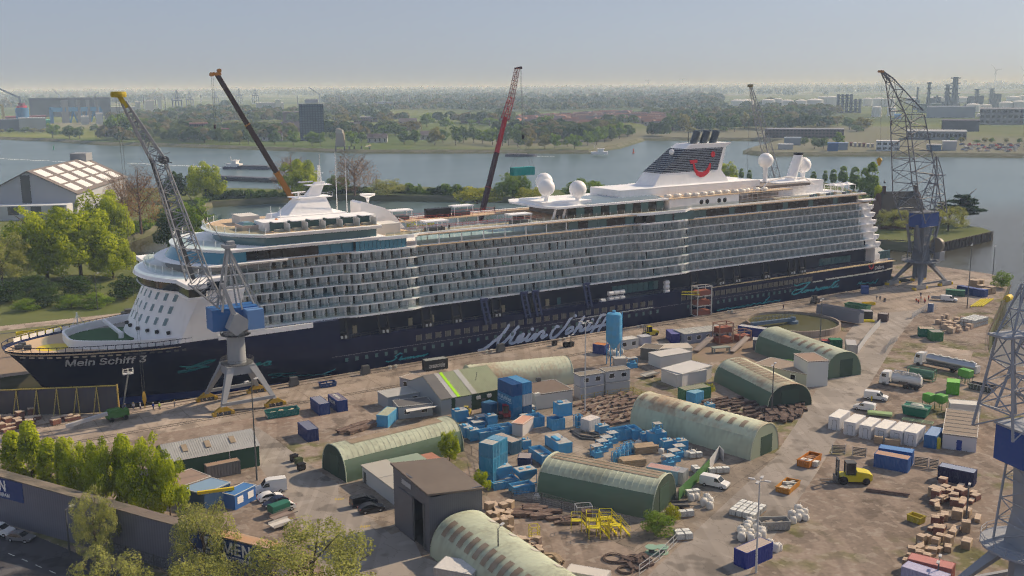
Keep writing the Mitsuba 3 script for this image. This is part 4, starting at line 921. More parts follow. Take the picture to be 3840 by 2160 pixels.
def cabin(p0, p1, D, h, c, label, roof=(.4,.4,.4), wins=2, door=None, z=0., L=None, name='site_cabin', cat='cabin', group=None, lip=.12, side='f', winc=None):
 """Flat-roofed cabin: walls, roof slab with a rim, windows with frames, door."""
 L0, a = edge(p0, p1); L = L or L0; mt = c if isinstance(c, str) else paint(c, .55); k = thing(name, label, cat, group); to = place(p0[0], p0[1], z, a)
 part(k, 'wall', M().bx(0, L, 0, D, 0, h - .1), mt, to=to)
 r = part(k, 'roof', M().bx(-lip, L + lip, -lip, D + lip, h - .1, h + .06), roof if isinstance(roof, str) else paint(roof, .8), to=to)
 rim = M().bx(-lip, L + lip, -lip, -lip + .1, h + .06, h + .14).bx(-lip, L + lip, D + lip - .1, D + lip, h + .06, h + .14).bx(-lip, -lip + .1,-lip + .1, D + lip - .1, h + .06, h + .14).bx(L + lip - .1, L + lip, -lip + .1, D + lip - .1, h + .06, h + .14)
 part(r, 'rim', rim, OFFWHITE, to=to)
 n = wins + (1 if door else 0)
 for i in range(wins):
  x = L * (i + .5) / n; w = min(.62, L / n * .3)
  kk = part(k, 'window', M().bx(x - w, x + w, -.03,.05, h * .38, h * .76), GLASSDK if winc is None else winc, to=to)
  part(kk, 'frame', M().bx(x - w - .09, x + w + .09,-.05,.04, h * .33, h * .38).bx(x - w - .09, x + w + .09,-.05,.04, h * .76, h * .80).bx(x - w - .09, x - w, -.05,.04, h * .38, h * .76).bx(x + w, x + w + .09,-.05,.04, h * .38, h * .76), WHITE, to=to)
 if door:
  x = L * (n - .5) / n; part(k, 'door', M().bx(x - .48, x + .48,-.04,.05,.05, min(2.1, h - .3)), paint(door), to=to)
 if 's' in side: part(k, 'window', M().bx(L - .05, L + .03, D * .35, D * .65, h * .38, h * .76), GLASSDK, to=to)
 return k
def skip(p0, p1, D, h, c, label, fill=None, name='skip', cat='skip', group=None, L=None, rim=None):
 """Open steel bin with ribs, and its load."""
 L0, a = edge(p0, p1); L = L or L0; k = thing(name, label, cat, group); to = place(p0[0], p0[1], 0, a); mt = c if isinstance(c, str) else paint(c, .6); t = .12
 m = M().bx(.15, L - .15,.15, D - .15,.1,.22)
 o, i = [(0,0),(L, 0),(L, D),(0, D)], [(t, t),(L - t, t),(L - t, D - t),(t, D - t)]
 f = lambda q, z, e: [(L / 2 + (x - L / 2) * e, y, z) for x, y in q]
 m.loft([f(i, .22,.93), f(i, h, 1), f(o, h, 1), f(o, .1,.93)], caps=False)
 part(k, 'bin', m, mt, to=to)
 rb = M()
 for x in np.arange(.5, L - .2,.8): rb.bx(x, x + .1,-.06,0,.2, h).bx(x, x + .1, D, D + .06,.2, h)
 rb.bx(-.05, L + .05,-.08,0.0, h - .14, h + .01).bx(-.05, L + .05, D, D + .08, h - .14, h + .01)
 part(k, 'rib', rb, paint(rim) if rim else mt, to=to)
 if fill:
  r = random.Random(len(scene)); g = M()
  for j in range(14): g.box((r.uniform(.7, L - .7), r.uniform(.5, D - .5), h * .55 + r.uniform(-.1,.25)),(r.uniform(.4,1.6), r.uniform(.2,.7), r.uniform(.1,.4)), r.uniform(0,3))
  g.bx(t, L - t, t, D - t, .25, h * .5); part(k, 'load', g, paint(fill, .9), to=to)
 return k
def tote_proto():
 cg = M()
 for i in range(5):
  for x0, y0, x1, y1 in ((0,0,1.2,0),(0,1,1.2,1),(0,0,0,1),(1.2,0,1.2,1)):
   z = .2 + i * .22; cg.beam((x0, y0, z),(x1, y1, z),.03)
 for x in np.linspace(0,1.2,6):
  for y in (0,1): cg.beam((x, y, .15),(x, y, 1.1),.03)
 for y in (.33,.66):
  for x in (0,1.2): cg.beam((x, y, .15),(x, y, 1.1),.03)
 tk = M().loft([[(.6 + a * (x - .6),.5 + a * (y - .5), z) for x, y in ((.03,.03),(1.17,.03),(1.17,.97),(.03,.97))] for z, a in ((.15,.96),(.2,1),(1.04,1),(1.12,.93))]).tube((.6,.5,1.1),(.6,.5,1.17),.12, n=8)
 return {'tank': (shape(tk, 'tote_white'), 'tote_white'), 'cage': (shape(cg, STEEL), STEEL), 'pallet': (shape(M().bx(0,1.2,0,1,0,.13), WOOD), WOOD)}
pm('tote_white', (.66,.68,.66),.35); pm('bag_white', (.62,.61,.58),.8)
TOTE = tote_proto()
def bag_proto(seed):
 r = np.random.default_rng(seed); rings = []
 for z, a in ((0,.9),(.15,1.05),(.5,1.1),(.85,1),(1.02,.75),(1.1,.3)):
  t = np.arange(12) * PI / 6; q = np.maximum(np.abs(np.cos(t)), np.abs(np.sin(t))) ** -.6
  rings.append(np.stack([.5 * a * q * np.cos(t) * (1 + r.normal(0,.06,12)),.5 * a * q * np.sin(t) * (1 + r.normal(0,.06,12)), z + r.normal(0,.03,12)], 1))
 lp = M()
 for s, u in ((-1,-1),(1,-1),(1,1),(-1,1)): lp.path([(s * .42, u * .42,.95),(s * .5, u * .4,1.18),(s * .36, u * .46,.98)], .03,4)
 return {'sack': (shape(M().loft(rings), 'bag_white', 50), 'bag_white'), 'loops': (shape(lp, 'bag_white'), 'bag_white')}
BAGS = [bag_proto(i) for i in range(3)]
ry = random.Random(12)
def totes(x, y, nx, ny, ang, label, group, layers=1, step=1.32):
 for l in range(layers):
  for i in range(nx):
   for j in range(ny):
    c, s = math.cos(ang), math.sin(ang)
    put('liquid_tote', TOTE, label, 'tote', x + c * i * step - s * j * 1.15, y + s * i * step + c * j * 1.15, l * 1.19, ang + ry.uniform(-.05,.05),1., group)
def bags(pts, label, group, z=0.):
 for x, y in pts: put('bulk_bag', BAGS[ry.randrange(3)], label, 'bag', x, y, z, ry.uniform(0,6), ry.uniform(.95,1.25), group)
def bundle_proto(seed, n=6):
 """Rusty steel sections or blocks strapped together."""
 r = random.Random(seed); m = M(); d = M()
 for i in range(n):
  for j in range(2): m.bx(-1.6 + r.uniform(-.2,.2),1.6 + r.uniform(-.3,.3),-.6 + i * 1.2 / n, -.6 + (i + .86) * 1.2 / n, .16 + j * .34,.46 + j * .34 - r.uniform(0,.08))
 for x in (-1,1): d.bx(x - .1, x + .1,-.65,.65,0,.155)
 return {'bars': (shape(m, 'rusty'), 'rusty'), 'bearer': (shape(d, WOOD), WOOD)}
worn('rusty', (.15,.105,.09),(.28,.22,.19),1.2,.8,.3,.9)
worn('rusty_dark', (.085,.06,.056),(.19,.145,.125),1.2,.8,.3,.9)
worn('timber', (.37,.28,.19),(.26,.2,.14),1.5,.8,.2,.85)
worn('timber_red', (.19,.085,.07),(.28,.16,.12),1.5,.8,.2,.85)
BUND = [bundle_proto(i, 4 + i) for i in range(4)]
def crate_proto(seed, w=1.3, d=1.3, h=1.3):
 r = random.Random(seed); m, s, t_ = M(), M(), M()
 n = 5
 for i in range(n):
  a, b = i / n, (i + .9) / n
  t_.bx(-w / 2 + w * a, -w / 2 + w * b, -d / 2, d / 2, h - .12, h - r.uniform(0,.03))
  m.bx(-w / 2, w / 2,-d / 2 + .005,-d / 2 + .08,.12 + (h - .24) * a, .12 + (h - .24) * b).bx(-w / 2, w / 2, d / 2 - .08, d / 2 - .005,.12 + (h - .24) * a, .12 + (h - .24) * b)
  m.bx(-w / 2 + .005,-w / 2 + .08,-d / 2 + .08, d / 2 - .08,.12 + (h - .24) * a, .12 + (h - .24) * b).bx(w / 2 - .08, w / 2 - .005,-d / 2 + .08, d / 2 - .08,.12 + (h - .24) * a, .12 + (h - .24) * b)
 for x in (-.4,.4): s.bx(x * w - .08, x * w + .08,-d / 2, d / 2,0,.12)
 return {'top': (shape(t_, 'cream_top'), 'cream_top'), 'boards': (shape(m, 'timber'), 'timber'), 'bearer': (shape(s, 'timber'), 'timber')}
worn('cream_top', (.52,.42,.33),(.36,.27,.2),1.3,.8,.2,.85)
CRATE = [crate_proto(0), crate_proto(1,1.5,1., 1.), crate_proto(2,1.1,1.1,1.6), crate_proto(3,2.4,.8,.7)]
def scatter(name, protos, pts, label, cat, group, s=(.85,1.2), over={}, z=0., ang=None, jit=.35):
 for i, (x, y) in enumerate(pts):
  q = ry.uniform(*s); put(name, protos[ry.randrange(len(protos))], label, cat, x, y, z, (ang if ang is not None else ry.uniform(0,6.28)) + ry.uniform(-jit, jit), q, group, over)
def skid_proto(seed, L, D, h, kind):
 """Blue site equipment on a steel frame, several sorts."""
 r = random.Random(seed); fr, bd, tp, ex = M(), M(), M(), M()
 for y in (0, D - .14): fr.bx(0, L, y, y + .14,0,.16)
 for x in (0, L - .1):
  for y in (0, D - .1): fr.bx(x, x + .1, y, y + .1,.16, h)
 for y in (0, D - .08): fr.bx(.1, L - .1, y, y + .08, h - .09, h)
 for x in (0, L - .08): fr.bx(x, x + .08,.1, D - .1, h - .09, h)
 if kind == 'box':
  bd.bx(.06, L - .06,.06, D - .06,.17, h - .02); tp.bx(.1, L - .1,.1, D - .1, h, h + .05); ex.box((L * .3, D * .5, h + .2),(L * .3, D * .4,.3)).tube((L * .75, D * .5, h),(L * .75, D * .5, h + .5),.09, n=6)
  ex.bx(L * .12, L * .45,.03,.055, h * .25, h * .8).bx(L * .55, L * .88,.03,.055, h * .25, h * .8)
 elif kind == 'tank':
  bd.loft([[(.08,.08,.17),(L - .08,.08,.17),(L - .08, D - .08,.17),(.08, D - .08,.17)], [(.08,.08, h * .95),(L - .08,.08, h * .95),(L - .08, D - .08, h * .95),(.08, D - .08, h * .95)], [(.18,.18, h * .95),(L - .18,.18, h * .95),(L - .18, D - .18, h * .95),(.18, D - .18, h * .95)], [(.18,.18, h * .6),(L - .18,.18, h * .6),(L - .18, D - .18, h * .6),(.18, D - .18, h * .6)]])
  ex.tube((.3, D / 2, h * .7),(L - .3, D / 2, h * .7),.12, n=6); tp.bx(.2, L - .2,.2, D - .2, h * .6, h * .62)
  for x in np.arange(.4, L - .2,.6): ex.bx(x, x + .07,-.03,.07,.17, h * .95)
 elif kind == 'pump':
  bd.bx(.12, L - .12,.12, D - .12,.17, h * .45); ex.tube((L * .3, D * .5, h * .6),(L * .8, D * .5, h * .6),.32, n=10).tube((L * .3, D * .3, h * .45),(L * .3, D * .3, h * .85),.16, n=8).box((L * .7, D * .55, h * .62),(.5,.4,.35)); tp.bx(0, L, 0, D, h + .002, h + .04)
 elif kind == 'hopper':
  bd.loft([[(L * .3, D * .3,.5),(L * .7, D * .3,.5),(L * .7, D * .7,.5),(L * .3, D * .7,.5)], [(0,0, h * .72),(L, 0, h * .72),(L, D, h * .72),(0, D, h * .72)], [(0,0, h),(L, 0, h),(L, D, h),(0, D, h)]]); tp.bx(.1, L - .1,.1, D - .1, h, h + .06)
  for x in (L * .3, L * .7): ex.lathe([(.45,0),(.45,.12),(.3,.14)], (x, D / 2, h + .06),10)
 elif kind == 'bottle':
  n = max(2, int(L / .8))
  for i in range(n): bd.lathe([(.36,.2),(.38,.3),(.38, h * .8),(.28, h * .92),(.1, h),(.1, h + .15),(.01, h + .15)], (L * (i + .5) / n, D / 2,0),12)
  tp.bx(0, L, .05,.12, h * .5, h * .55); ex.bx(0, L, D - .12, D - .05, h * .5, h * .55)
 p = {'body': (shape(bd, SKY, 40), SKY), 'frame': (shape(fr, SKY), SKY), 'top': (shape(tp, SKYTOP), SKYTOP)}
 if ex.v: p['fittings'] = (shape(ex, SKY), SKY)
 return p
worn('sky_blue', (.075,.33,.60),(.14,.29,.40),.9,.6,.6,.55); worn('sky_top', (.40,.43,.44),(.30,.24,.2),1., .9,.1,.8)
SKY, SKYTOP = 'sky_blue', 'sky_top'
SK = {}
def skid(kind, p0, ang, L, D, h, label, group=None, z=0., over={}, name='blue_equipment_skid', cat='site equipment'):
 k = (kind, round(L, 1), round(D, 1), round(h, 1))
 if k not in SK: SK[k] = skid_proto(len(SK), k[1], k[2], k[3], kind)
 return put(name, SK[k], label, cat, p0[0], p0[1], z, ang, 1., group, over)
def arch(p0, p1, w, h, mat, gable, label, skylights=(), door=(.3,.7,.75), panel=1.1, under=None, name='arched_hangar', power=.8, rustcap=None):
 """Arched corrugated hangar; p0 to p1 is the foot nearest the camera, w deep."""
 L, a = edge(p0, p1); k = thing(name, label, 'hangar'); to = place(p0[0], p0[1], 0, a); n = 22
 P = lambda t, o=0.: (w / 2 - (w / 2 + o) * math.copysign(abs(math.cos(t)) ** power, math.cos(t)),(h + o) * math.sin(t) ** .9)
 th = np.linspace(0, PI, n + 1); N = max(3, int(L / panel))
 for s0, s1, nm, mt in ((0,5, 'near_side', under or mat),(5, n, 'roof_panel', mat)):
  for i in range(N if nm == 'roof_panel' else 1):
   x0, x1 = (L * i / N, L * (i + 1) / N) if nm == 'roof_panel' else (0, L)
   m = M(); rr = [[(x, *P(t, o)) for t in th[s0:s1 + 1]] for x, o in (((x0,.0),(x0 + .05,.05),(x0 + .16,.05),(x0 + .21,.0),(x1 - .002,.0)) if nm == 'roof_panel' else ((x0,0),(x1,0)))]
   m.loft(rr, closed=False, caps=False); part(k, nm, m, mt, 40, to=to)
 for x, f in ((.05,-1),(L - .05,1)):
  pts = [(x, *P(t, -.02)) for t in th]
  g = M().add([*pts, (x, w / 2,0)], [[i, i + 1, n + 1] if f < 0 else [i + 1, i, n + 1] for i in range(n)])
  q = part(k, 'gable', g, gable, to=to)
  part(q, 'edge_trim', M().path([(x, *P(t, .03)) for t in th], .1,4), mat, to=to)
  if door and f > 0 or door and len(door) > 3:
   xx = x + .06 * f; part(q, 'door', M().bx(min(x, xx), max(x, xx), w * door[0], w * door[1], 0, h * door[2]), paint((.035,.07,.05),.6), to=to)
 for x0, x1, t0, t1, mt in skylights:
  ts = np.linspace(t0, t1,5) * PI
  m = M().loft([[(x, *P(t, .07)) for t in ts] for x in (L * x0, L * x1)], closed=False, caps=False); part(k, 'skylight', m, mt, 40, to=to)
 return k
worn('hangar_green', (.44,.49,.38),(.25,.26,.19),.18,.7,.9,.6); worn('hangar_side', (.10,.165,.115),(.12,.14,.1),.2,.6,.6,.6)
worn('hangar_gable', (.03,.055,.04),(.05,.06,.045),.3,.5,.6,.7); worn('hangar_rust', (.52,.56,.43),(.33,.22,.14),.16,1., .5,.7); worn('skylight_brown', (.26,.20,.14),(.36,.31,.24),.8,.8,.2,.6)
def gable_shed(p0, p1, w, he, hr, mat, wall, label, endwall=None, ribs=.5, stripes=()):
 L, a = edge(p0, p1); k = thing('gabled_shed', label, 'shed'); to = place(p0[0], p0[1], 0, a)
 part(k, 'wall', M().loft([[(x, 0,0),(x, w, 0),(x, w, he),(x, w / 2, hr),(x, 0, he)] for x in (0, L)]), wall, to=to)
 if endwall:
  for x, e in ((-.02,0),(L, 1)): part(k, 'end_wall', M().loft([[(q, .02,0),(q, w - .02,0),(q, w - .02, he),(q, w / 2, hr - .02),(q, .02, he)] for q in (x, x + .02)]), endwall, to=to)
 for s in (0,1):
  y0 = -.3 if not s else w + .3; N = int(L / ribs)
  z0 = he - .3 * (hr - he) / (w / 2)
  q = lambda x, t, o: (x, y0 + (w / 2 - y0) * t, z0 + (hr - z0) * t + .06 + o)
  m = M()
  for i in range(N):
   x0, x1 = -.2 + (L + .4) * i / N, -.2 + (L + .4) * (i + 1) / N; xm = x0 + (x1 - x0) * .75
   for A, B, oa, ob in ((x0, xm, 0,0),(xm, xm + .04,0,.07),(xm + .04, x1 - .02,.07,.07),(x1 - .02, x1,.07,0)):
    pp = [q(A, 0, oa), q(B, 0, ob), q(B, 1, ob), q(A, 1, oa)]; m.quad(pp if not s else pp[::-1])
  r = part(k, 'roof', m, mat, to=to)
  if not s:
   for x0, x1, t0, t1, mt in stripes: part(r, 'panel', M().hexa([q(L * x0, t0,.08), q(L * x1, t0,.08), q(L * x1, t1,.08), q(L * x0, t1,.08), q(L * x0, t0,.13), q(L * x1, t0,.13), q(L * x1, t1,.13), q(L * x0, t1,.13)]), mt, to=to)
 return k, L, to
# ---- vehicles
def car_proto(L=4.3, W=1.75, H=1.5, kind='hatch'):
 if kind == 'van': pr = [(0,.35),(0,.85),(.35,1.05),(1.0,1.15),(1.75, H - .12),(2.1, H),(L - .15, H),(L, H - .2),(L, .35)]; belt = 1.12; glass = [(1.12,1.2),(1.78, H - .2),(2.3, H - .2),(2.3,1.2)]
 elif kind == 'panel': pr = [(0,.35),(0,.9),(.5,1.1),(1.2,1.25),(2.0, H - .2),(2.5, H),(L - .1, H),(L, H - .2),(L, .35)]; belt = 1.3; glass = [(1.35,1.35),(1.95, H * .8),(2.6, H * .8),(2.6,1.35)]
 else: pr = [(0,.35),(.02,.68),(.7,.86),(1.15,.92),(1.9, H - .08),(2.3, H),(3.2, H - .02),(L - .45, H - .3),(L - .1,.95),(L, .8),(L, .35)]; belt = .92; glass = [(1.3,.96),(1.95, H - .12),(3.2, H - .12),(L - .55, H - .36),(L - .4,.96)]
 def sl(y, s): return [(x, y * (1 - .16 * max(0,(z - belt) / (H - belt))) , z) for x, z in pr]
 b = M().loft([sl(-W / 2,0), sl(-W / 6,0), sl(W / 6,0), sl(W / 2,0)], closed=True)
 g = M()
 for s in (-1,1):
  P = [(x, s * (W / 2 * (1 - .16 * max(0,(z - belt) / (H - belt))) + .012), z) for x, z in glass]
  g.add(P, [[0, i, i + 1] for i in range(1, len(P) - 1)])
 ws = [(x, z) for x, z in pr if z >= belt - .1][1 if kind == 'hatch' else 0:]
 i0 = 3 if kind == 'hatch' else 3
 (xa, za),(xb, zb) = pr[i0], pr[i0 + 1]
 k = lambda x, z, s: (x - .03, s * W / 2 * (1 - .16 * max(0,(z - belt) / (H - belt))) * .9, z + .02)
 wsc = M().quad([k(xa + .1, za + (zb - za) * .12,-1), k(xb, zb, -1), k(xb, zb, 1), k(xa + .1, za + (zb - za) * .12,1)])
 wh = {}
 for i, (x, s) in enumerate(((L * .19,-1),(L * .19,1),(L * .8,-1),(L * .8,1))):
  wh['wheel#%d' % i] = (shape(M().tube((x, s * (W / 2 - .2),.32),(x, s * (W / 2 + .02),.32),.33, n=12), BLACK), BLACK)
  wh['hubcap#%d' % i] = (shape(M().tube((x, s * (W / 2 + .02),.32),(x, s * (W / 2 + .035),.32),.18, n=8), LGREY), LGREY)
 lt = M().box((.02,-W * .36,.68),(.1,.3,.14)).box((.02, W * .36,.68),(.1,.3,.14))
 tl = M().box((L - .02,-W * .42,.85),(.08,.14,.3)).box((L - .02, W * .42,.85),(.08,.14,.3))
 bp = M().bx(-.04,.1,-W / 2 + .05, W / 2 - .05,.3,.5).bx(L - .1, L + .04,-W / 2 + .05, W / 2 - .05,.3,.5).bx(L * .3, L * .7,-W / 2 - .01, W / 2 + .01,.28,.4)
 return {'body': (shape(b, WHITE, 30), WHITE), 'side_window': (shape(g, GLASSDK), GLASSDK), 'windscreen': (shape(wsc, GLASSDK), GLASSDK), **wh, 'headlight': (shape(lt, LGREY), LGREY), 'tail_light': (shape(tl, RED), RED), 'bumper': (shape(bp, DGREY), DGREY)}
HATCH, VAN, PANELVAN = car_proto(), car_proto(4.5,1.85,1.85, 'van'), car_proto(5.6,2.05,2.5, 'panel')
COMBI = car_proto(5.1,1.95,1.97, 'van')
def car(proto, p0, p1, label, c, cat='car', name='parked_car'):
 """Nose at p0, tail towards p1 (points on the side that shows)."""
 _, a = edge(p0, p1); mt = paint(c, .25)
 return put(name, proto, label, cat, p0[0], p0[1], 0, a, 1., None, {'body': mt})
def person(x, y, label, top, legs=(.02,.03,.09), hat=(.7,.7,.68), rz=0., stride=.18, group=None, z=0.):
 import manifold3d as m3
 k = thing('person', label, 'person', group); to = place(x, y, z, rz)
 def hull(js):
  pts = []
  for p, r in js:
   s = m3.Manifold.sphere(r, 8).translate(p); pts.append(s)
  return m3.Manifold.batch_hull(pts)
 hip, nk = (0,0,.93),(0,0,1.43); b = []
 b.append(hull([((0,-.09,.95),.12),((0,.09,.95),.12),((0,-.15,1.36),.075),((0,.15,1.36),.075)])); b.append(hull([((0,0,1.4),.06),((.01,0,1.55),.06)])); b.append(hull([((.01,0,1.6),.085),((.0,0,1.68),.095)])); b.append(hull([((.09,0,1.62),.02),((.105,0,1.6),.022)]))
 for s in (-1,1):
  f = stride * s; kn, an = (f * .7 + .03, s * .1,.5),(f, s * .1,.09); b += [hull([((0, s * .09,.92),.095),(kn, .065)]), hull([(kn, .065),(an, .045)]), hull([(an, .045),((an[0] + .17, an[1], .04),.035)])]
  el, wr = (-f * .4, s * .26,1.12),(-f * .9 + .1, s * .25,.88); b += [hull([((0, s * .19,1.38),.06),(el, .045)]), hull([(el, .045),(wr, .032)]), hull([(wr, .034),((wr[0] + .02, wr[1], wr[2] - .09),.032)])]
  for q in range(4): b.append(hull([((wr[0] + .03 - q * .018, wr[1], wr[2] - .1),.01),((wr[0] + .045 - q * .02, wr[1] - s * .02, wr[2] - .18 + abs(q - 1.3) * .012),.008)]))
  b.append(hull([((wr[0] + .04, wr[1], wr[2] - .04),.012),((wr[0] + .08, wr[1] - s * .02, wr[2] - .1),.009)]))
 body = m3.Manifold.batch_boolean(b, m3.OpType.Add); part(k, 'body', body, paint((.45,.28,.2)),40, to=to)
 jk = hull([((0,-.09,.95),.135),((0,.09,.95),.135),((0,-.15,1.36),.09),((0,.15,1.36),.09)])
 for i in (0,1):
  s = (-1,1)[i]; f = stride * s; jk = jk + hull([((0, s * .19,1.38),.075),((-f * .4, s * .26,1.12),.06)]) + hull([((-f * .4, s * .26,1.12),.06),((-f * .85 + .08, s * .25,.92),.05)])
 part(k, 'jacket', jk, paint(top, .8),40, to=to)
 tr = None
 for s in (-1,1):
  f = stride * s; kn = (f * .7 + .03, s * .1,.5); q = hull([((0, s * .09,.93),.11),(kn, .08)]) + hull([(kn, .08),((f, s * .1,.13),.06)]); tr = q if tr is None else tr + q
 part(k, 'trousers', tr, paint(legs, .8),40, to=to)
 part(k, 'helmet', M().lathe([(.125,1.66),(.12,1.72),(.08,1.79),(.01,1.81)], n=10).bx(.08,.16,-.08,.08,1.65,1.67), paint(hat, .4),40, to=to)
 return k
def lamp_post(x, y, h, label, arms=2, c=DGREY, head=.9):
 k = thing('lamp_post', label, 'lamp post')
 part(k, 'mast', M().tube((x, y, 0),(x, y, h),.17,.09,8), c)
 for i in range(arms):
  a = i * 2 * PI / max(arms, 2) + .5; q = part(k, 'arm', M().tube((x, y, h - .1),(x + head * math.cos(a), y + head * math.sin(a), h + .15),.05, n=5), c)
  part(q, 'lamp_head', M().box((x + head * 1.3 * math.cos(a), y + head * 1.3 * math.sin(a), h + .18),(.9,.4,.16), a), LGREY)
 return k

# ---- hangars and sheds -----------------------------------------------------------------------
HG, HS, HB_, SB = 'hangar_green', 'hangar_side', 'hangar_gable', 'skylight_brown'
arch((93.2,141.4),(103.3,122.3),10.6,5.9, HG, HB_, 'big green arched hangar in the middle with a brown striped ridge', [(.03,.97, a, a + .035, SB) for a in (.44,.49,.54,.59)], under=HS)
arch((67.6,165.2),(93.5,167.8),9.2,5.8, HG, HB_, 'long green arched hangar with a birch at its far corner', [(.12,.9,.44,.56, SB)], under=HS, door=(.3,.65,.7,1))
arch((130.6,162.3),(136.6,133.3),9.6,6.1, 'hangar_rust', paint((.27,.32,.24)), 'pale green arched hangar with rust on the ridge and brown skylights', [(.02 + .093 * i, .055 + .093 * i, .33,.47, SB) for i in range(10)], under='hangar_green', door=(.35,.75,.62))
arch((114,199.5),(138.6,193.8),9.5,5.6, 'hangar_rust', 'hangar_green', 'pale green arched hangar behind the striped gabled shed', under='hangar_rust', door=None)
arch((167.8,176.8),(162.2,153.8),11.2,5.3, 'hangar_rust', HB_, 'arched hangar with rusty ridge panels beside the scrap rows', [(.02 + .075 * i, .075 + .075 * i, .42,.55, SB) for i in range(12)], under=HS)
arch((196.2,191.5),(191.2,163.2),10.8,6.3, HG, HS, 'green arched hangar near the round basin with a lime door', [(.42 + .11 * i, .455 + .11 * i, .3,.46, SB) for i in range(5)], under='hangar_side', door=(.4,.75,.7))
arch((66.6,130.6),(66.6,96),11.2,5.8, HG, HS, 'green arched hangar at the bottom edge with slanted skylight bands', [(.05 + .066 * i, .085 + .066 * i, .22,.4, SB) for i in range(13)] + [(.12 + .17 * i, .15 + .17 * i, .6,.68, paint((.5,.48,.44),.3)) for i in range(5)], under='hangar_green', door=None)
worn('roof_ribs', (.30,.34,.22),(.2,.22,.15),.3,.6,.3,.6); worn('roof_grey', (.40,.41,.41),(.27,.27,.26),.3,.7,.3,.6); worn('roof_dark', (.12,.12,.125),(.17,.165,.16),.3,.7,.3,.7); worn('roof_brown', (.12,.10,.088),(.16,.135,.115),.15,.7,.2,.75)
k, L, to = gable_shed((100.2,189.7),(116.5,189.7),16.5,3.7,7., 'roof_ribs', paint((.03,.07,.04)), 'gabled shed with pale green ribbed roof and a lime stripe', paint((.30,.33,.36)),.45, [(-.01,.17,0,1, 'roof_dark'),(.17,.235,0,1, 'roof_grey'),(.245,.29,0,1, paint((.35,.7,.02))),(.47,.55,0,1, 'roof_grey')])
part(k, 'grey_cladding', M().bx(0,2.6,-.08,0,0,3.5).bx(3.6,7.6,-.08,0,0,3.4), paint((.33,.36,.38)), to=to); part(k, 'door', M().bx(10.2,11.3,-.08,0,0,2.2), DGREY, to=to)
for x in (8.8,11.6): part(k, 'air_conditioner', M().bx(x, x + 1,-.45,0,2.3,3.), OFFWHITE, to=to)
part(k, 'roof_pole', M().tube((11,4,4.8),(11.3,3.8,7.3),.08), DGREY, to=to)
k, L, to = gable_shed((40.5,182.6),(57.3,182.2),9.5,4.1,5.9, 'roof_grey', paint((.02,.075,.045)), 'dark green shed with a light grey ribbed roof behind the lime trees', None, .42)
for x in (3.2,7.4,12): part(k, 'roof_light', M().hexa([(x, 1.6,4.93),(x + 1,1.6,4.93),(x + 1,3.4,5.62),(x, 3.4,5.62),(x, 1.6,5.0),(x + 1,1.6,5.0),(x + 1,3.4,5.7),(x, 3.4,5.7)]), SB, to=to)
part(k, 'drainpipe', M().tube((.2,-.15,0),(.2,-.15,4),.1, n=6).tube((11.2,-.1,0),(11.2,-.1,4),.07, n=6), LGREY, to=to)
k = container((46.8,180.2),(53,180.2),6.2,1.9,2.6, 'roof_dark', 'dark shed container with a rusty sheet roof against the green shed', (.33,.24,.18))
# grey tall hall with an open door
k = thing('tall_hall', 'tall dark grey hall with a sloping brown roof and an open door', 'hall')
hx0, hx1, hy0, hy1 = 66.9,76.2,131.2,143.6
part(k, 'wall', M().bx(hx0, hx0 + .3,137.2, hy1,0,10.4).bx(hx0, hx0 + .3, hy0,133.2,0,9.6).bx(hx0, hx0 + .3,133.2,137.2,7.4,9.6).bx(hx0 + .3, hx1, hy0, hy0 + .3,0,9).bx(hx1 - .3, hx1, hy0 + .3, hy1 - .3,0,8.6).bx(hx0 + .3, hx1, hy1 - .3, hy1,0,9), 'hall_wall')
def hallw(p, n, uv):
 s = dr.abs(dr.sin((p.x + p.y) * 9.)); return mix([.085,.09,.11], [.12,.125,.145], s * .6 + .4 * fbm(p.x * .3, p.y * .3, p.z * .3,3))
scene['hall_wall'] = principled(proc(hallw),.5,0.)
part(k, 'roof', M().loft([[(hx0 - .35, y, 9.6 + (y - hy0) * .07),(hx1 + .3, y, 8.5 + (y - hy0) * .07),(hx1 + .3, y, 8.75 + (y - hy0) * .07),(hx0 - .35, y, 9.9 + (y - hy0) * .07)] for y in (hy0 - .3, hy1 + .3)]), 'roof_brown')
part(k, 'sliding_door', M().bx(hx0 - .2, hx0 - .02,136.6,141.6,.1,7.4), 'hall_wall'); part(k, 'door_frame', M().bx(hx0 - .1, hx0 - .02,132.7,133.2,0,7.6).bx(hx0 - .1, hx0 - .02,136.2,136.55,0,7.6), DGREY)
part(k, 'sign', M().bx(hx0 - .08, hx0 - .02,137.2,140.4,8.4,9.2), paint((.35,.36,.38))); part(k, 'floor', M().bx(hx0 + .3, hx1 - .3, hy0 + .3, hy1 - .3,.02,.06), DGREY)
# long grey shed with the signs, along the street
def longw(p, n, uv):
 s = dr.abs(dr.sin((p.x * .83 - p.y * .56) * 6.5)); return mix([.10,.105,.14], [.16,.165,.20], s * .5 + .5 * fbm(p.x * .2, p.y * .2, p.z * .4,3))
scene['long_wall'] = principled(proc(longw),.55,0.)
def along(p0, p1, n=2): return np.array(p0), np.array(p1)
k = thing('long_grey_shed', 'long grey corrugated shed with blue lettered signs along the street', 'shed')
s0, s1 = np.array([0.5,201.]), np.array([41.9,130.6]); sd = (s1 - s0) / np.linalg.norm(s1 - s0); sn = np.array([-sd[1], sd[0]]); SL = np.linalg.norm(s1 - s0); sa = math.atan2(sd[1], sd[0]); to = place(s0[0], s0[1], 0, sa)
wh = lambda x: 8.3 - max(0, min(40, x - 20)) * .0225
part(k, 'wall', M().loft([[(x, 0,0),(x, 3.4,0),(x, 3.4, wh(x) - .9),(x, 0, wh(x))] for x in (0,20,60, SL)]), 'long_wall', to=to)
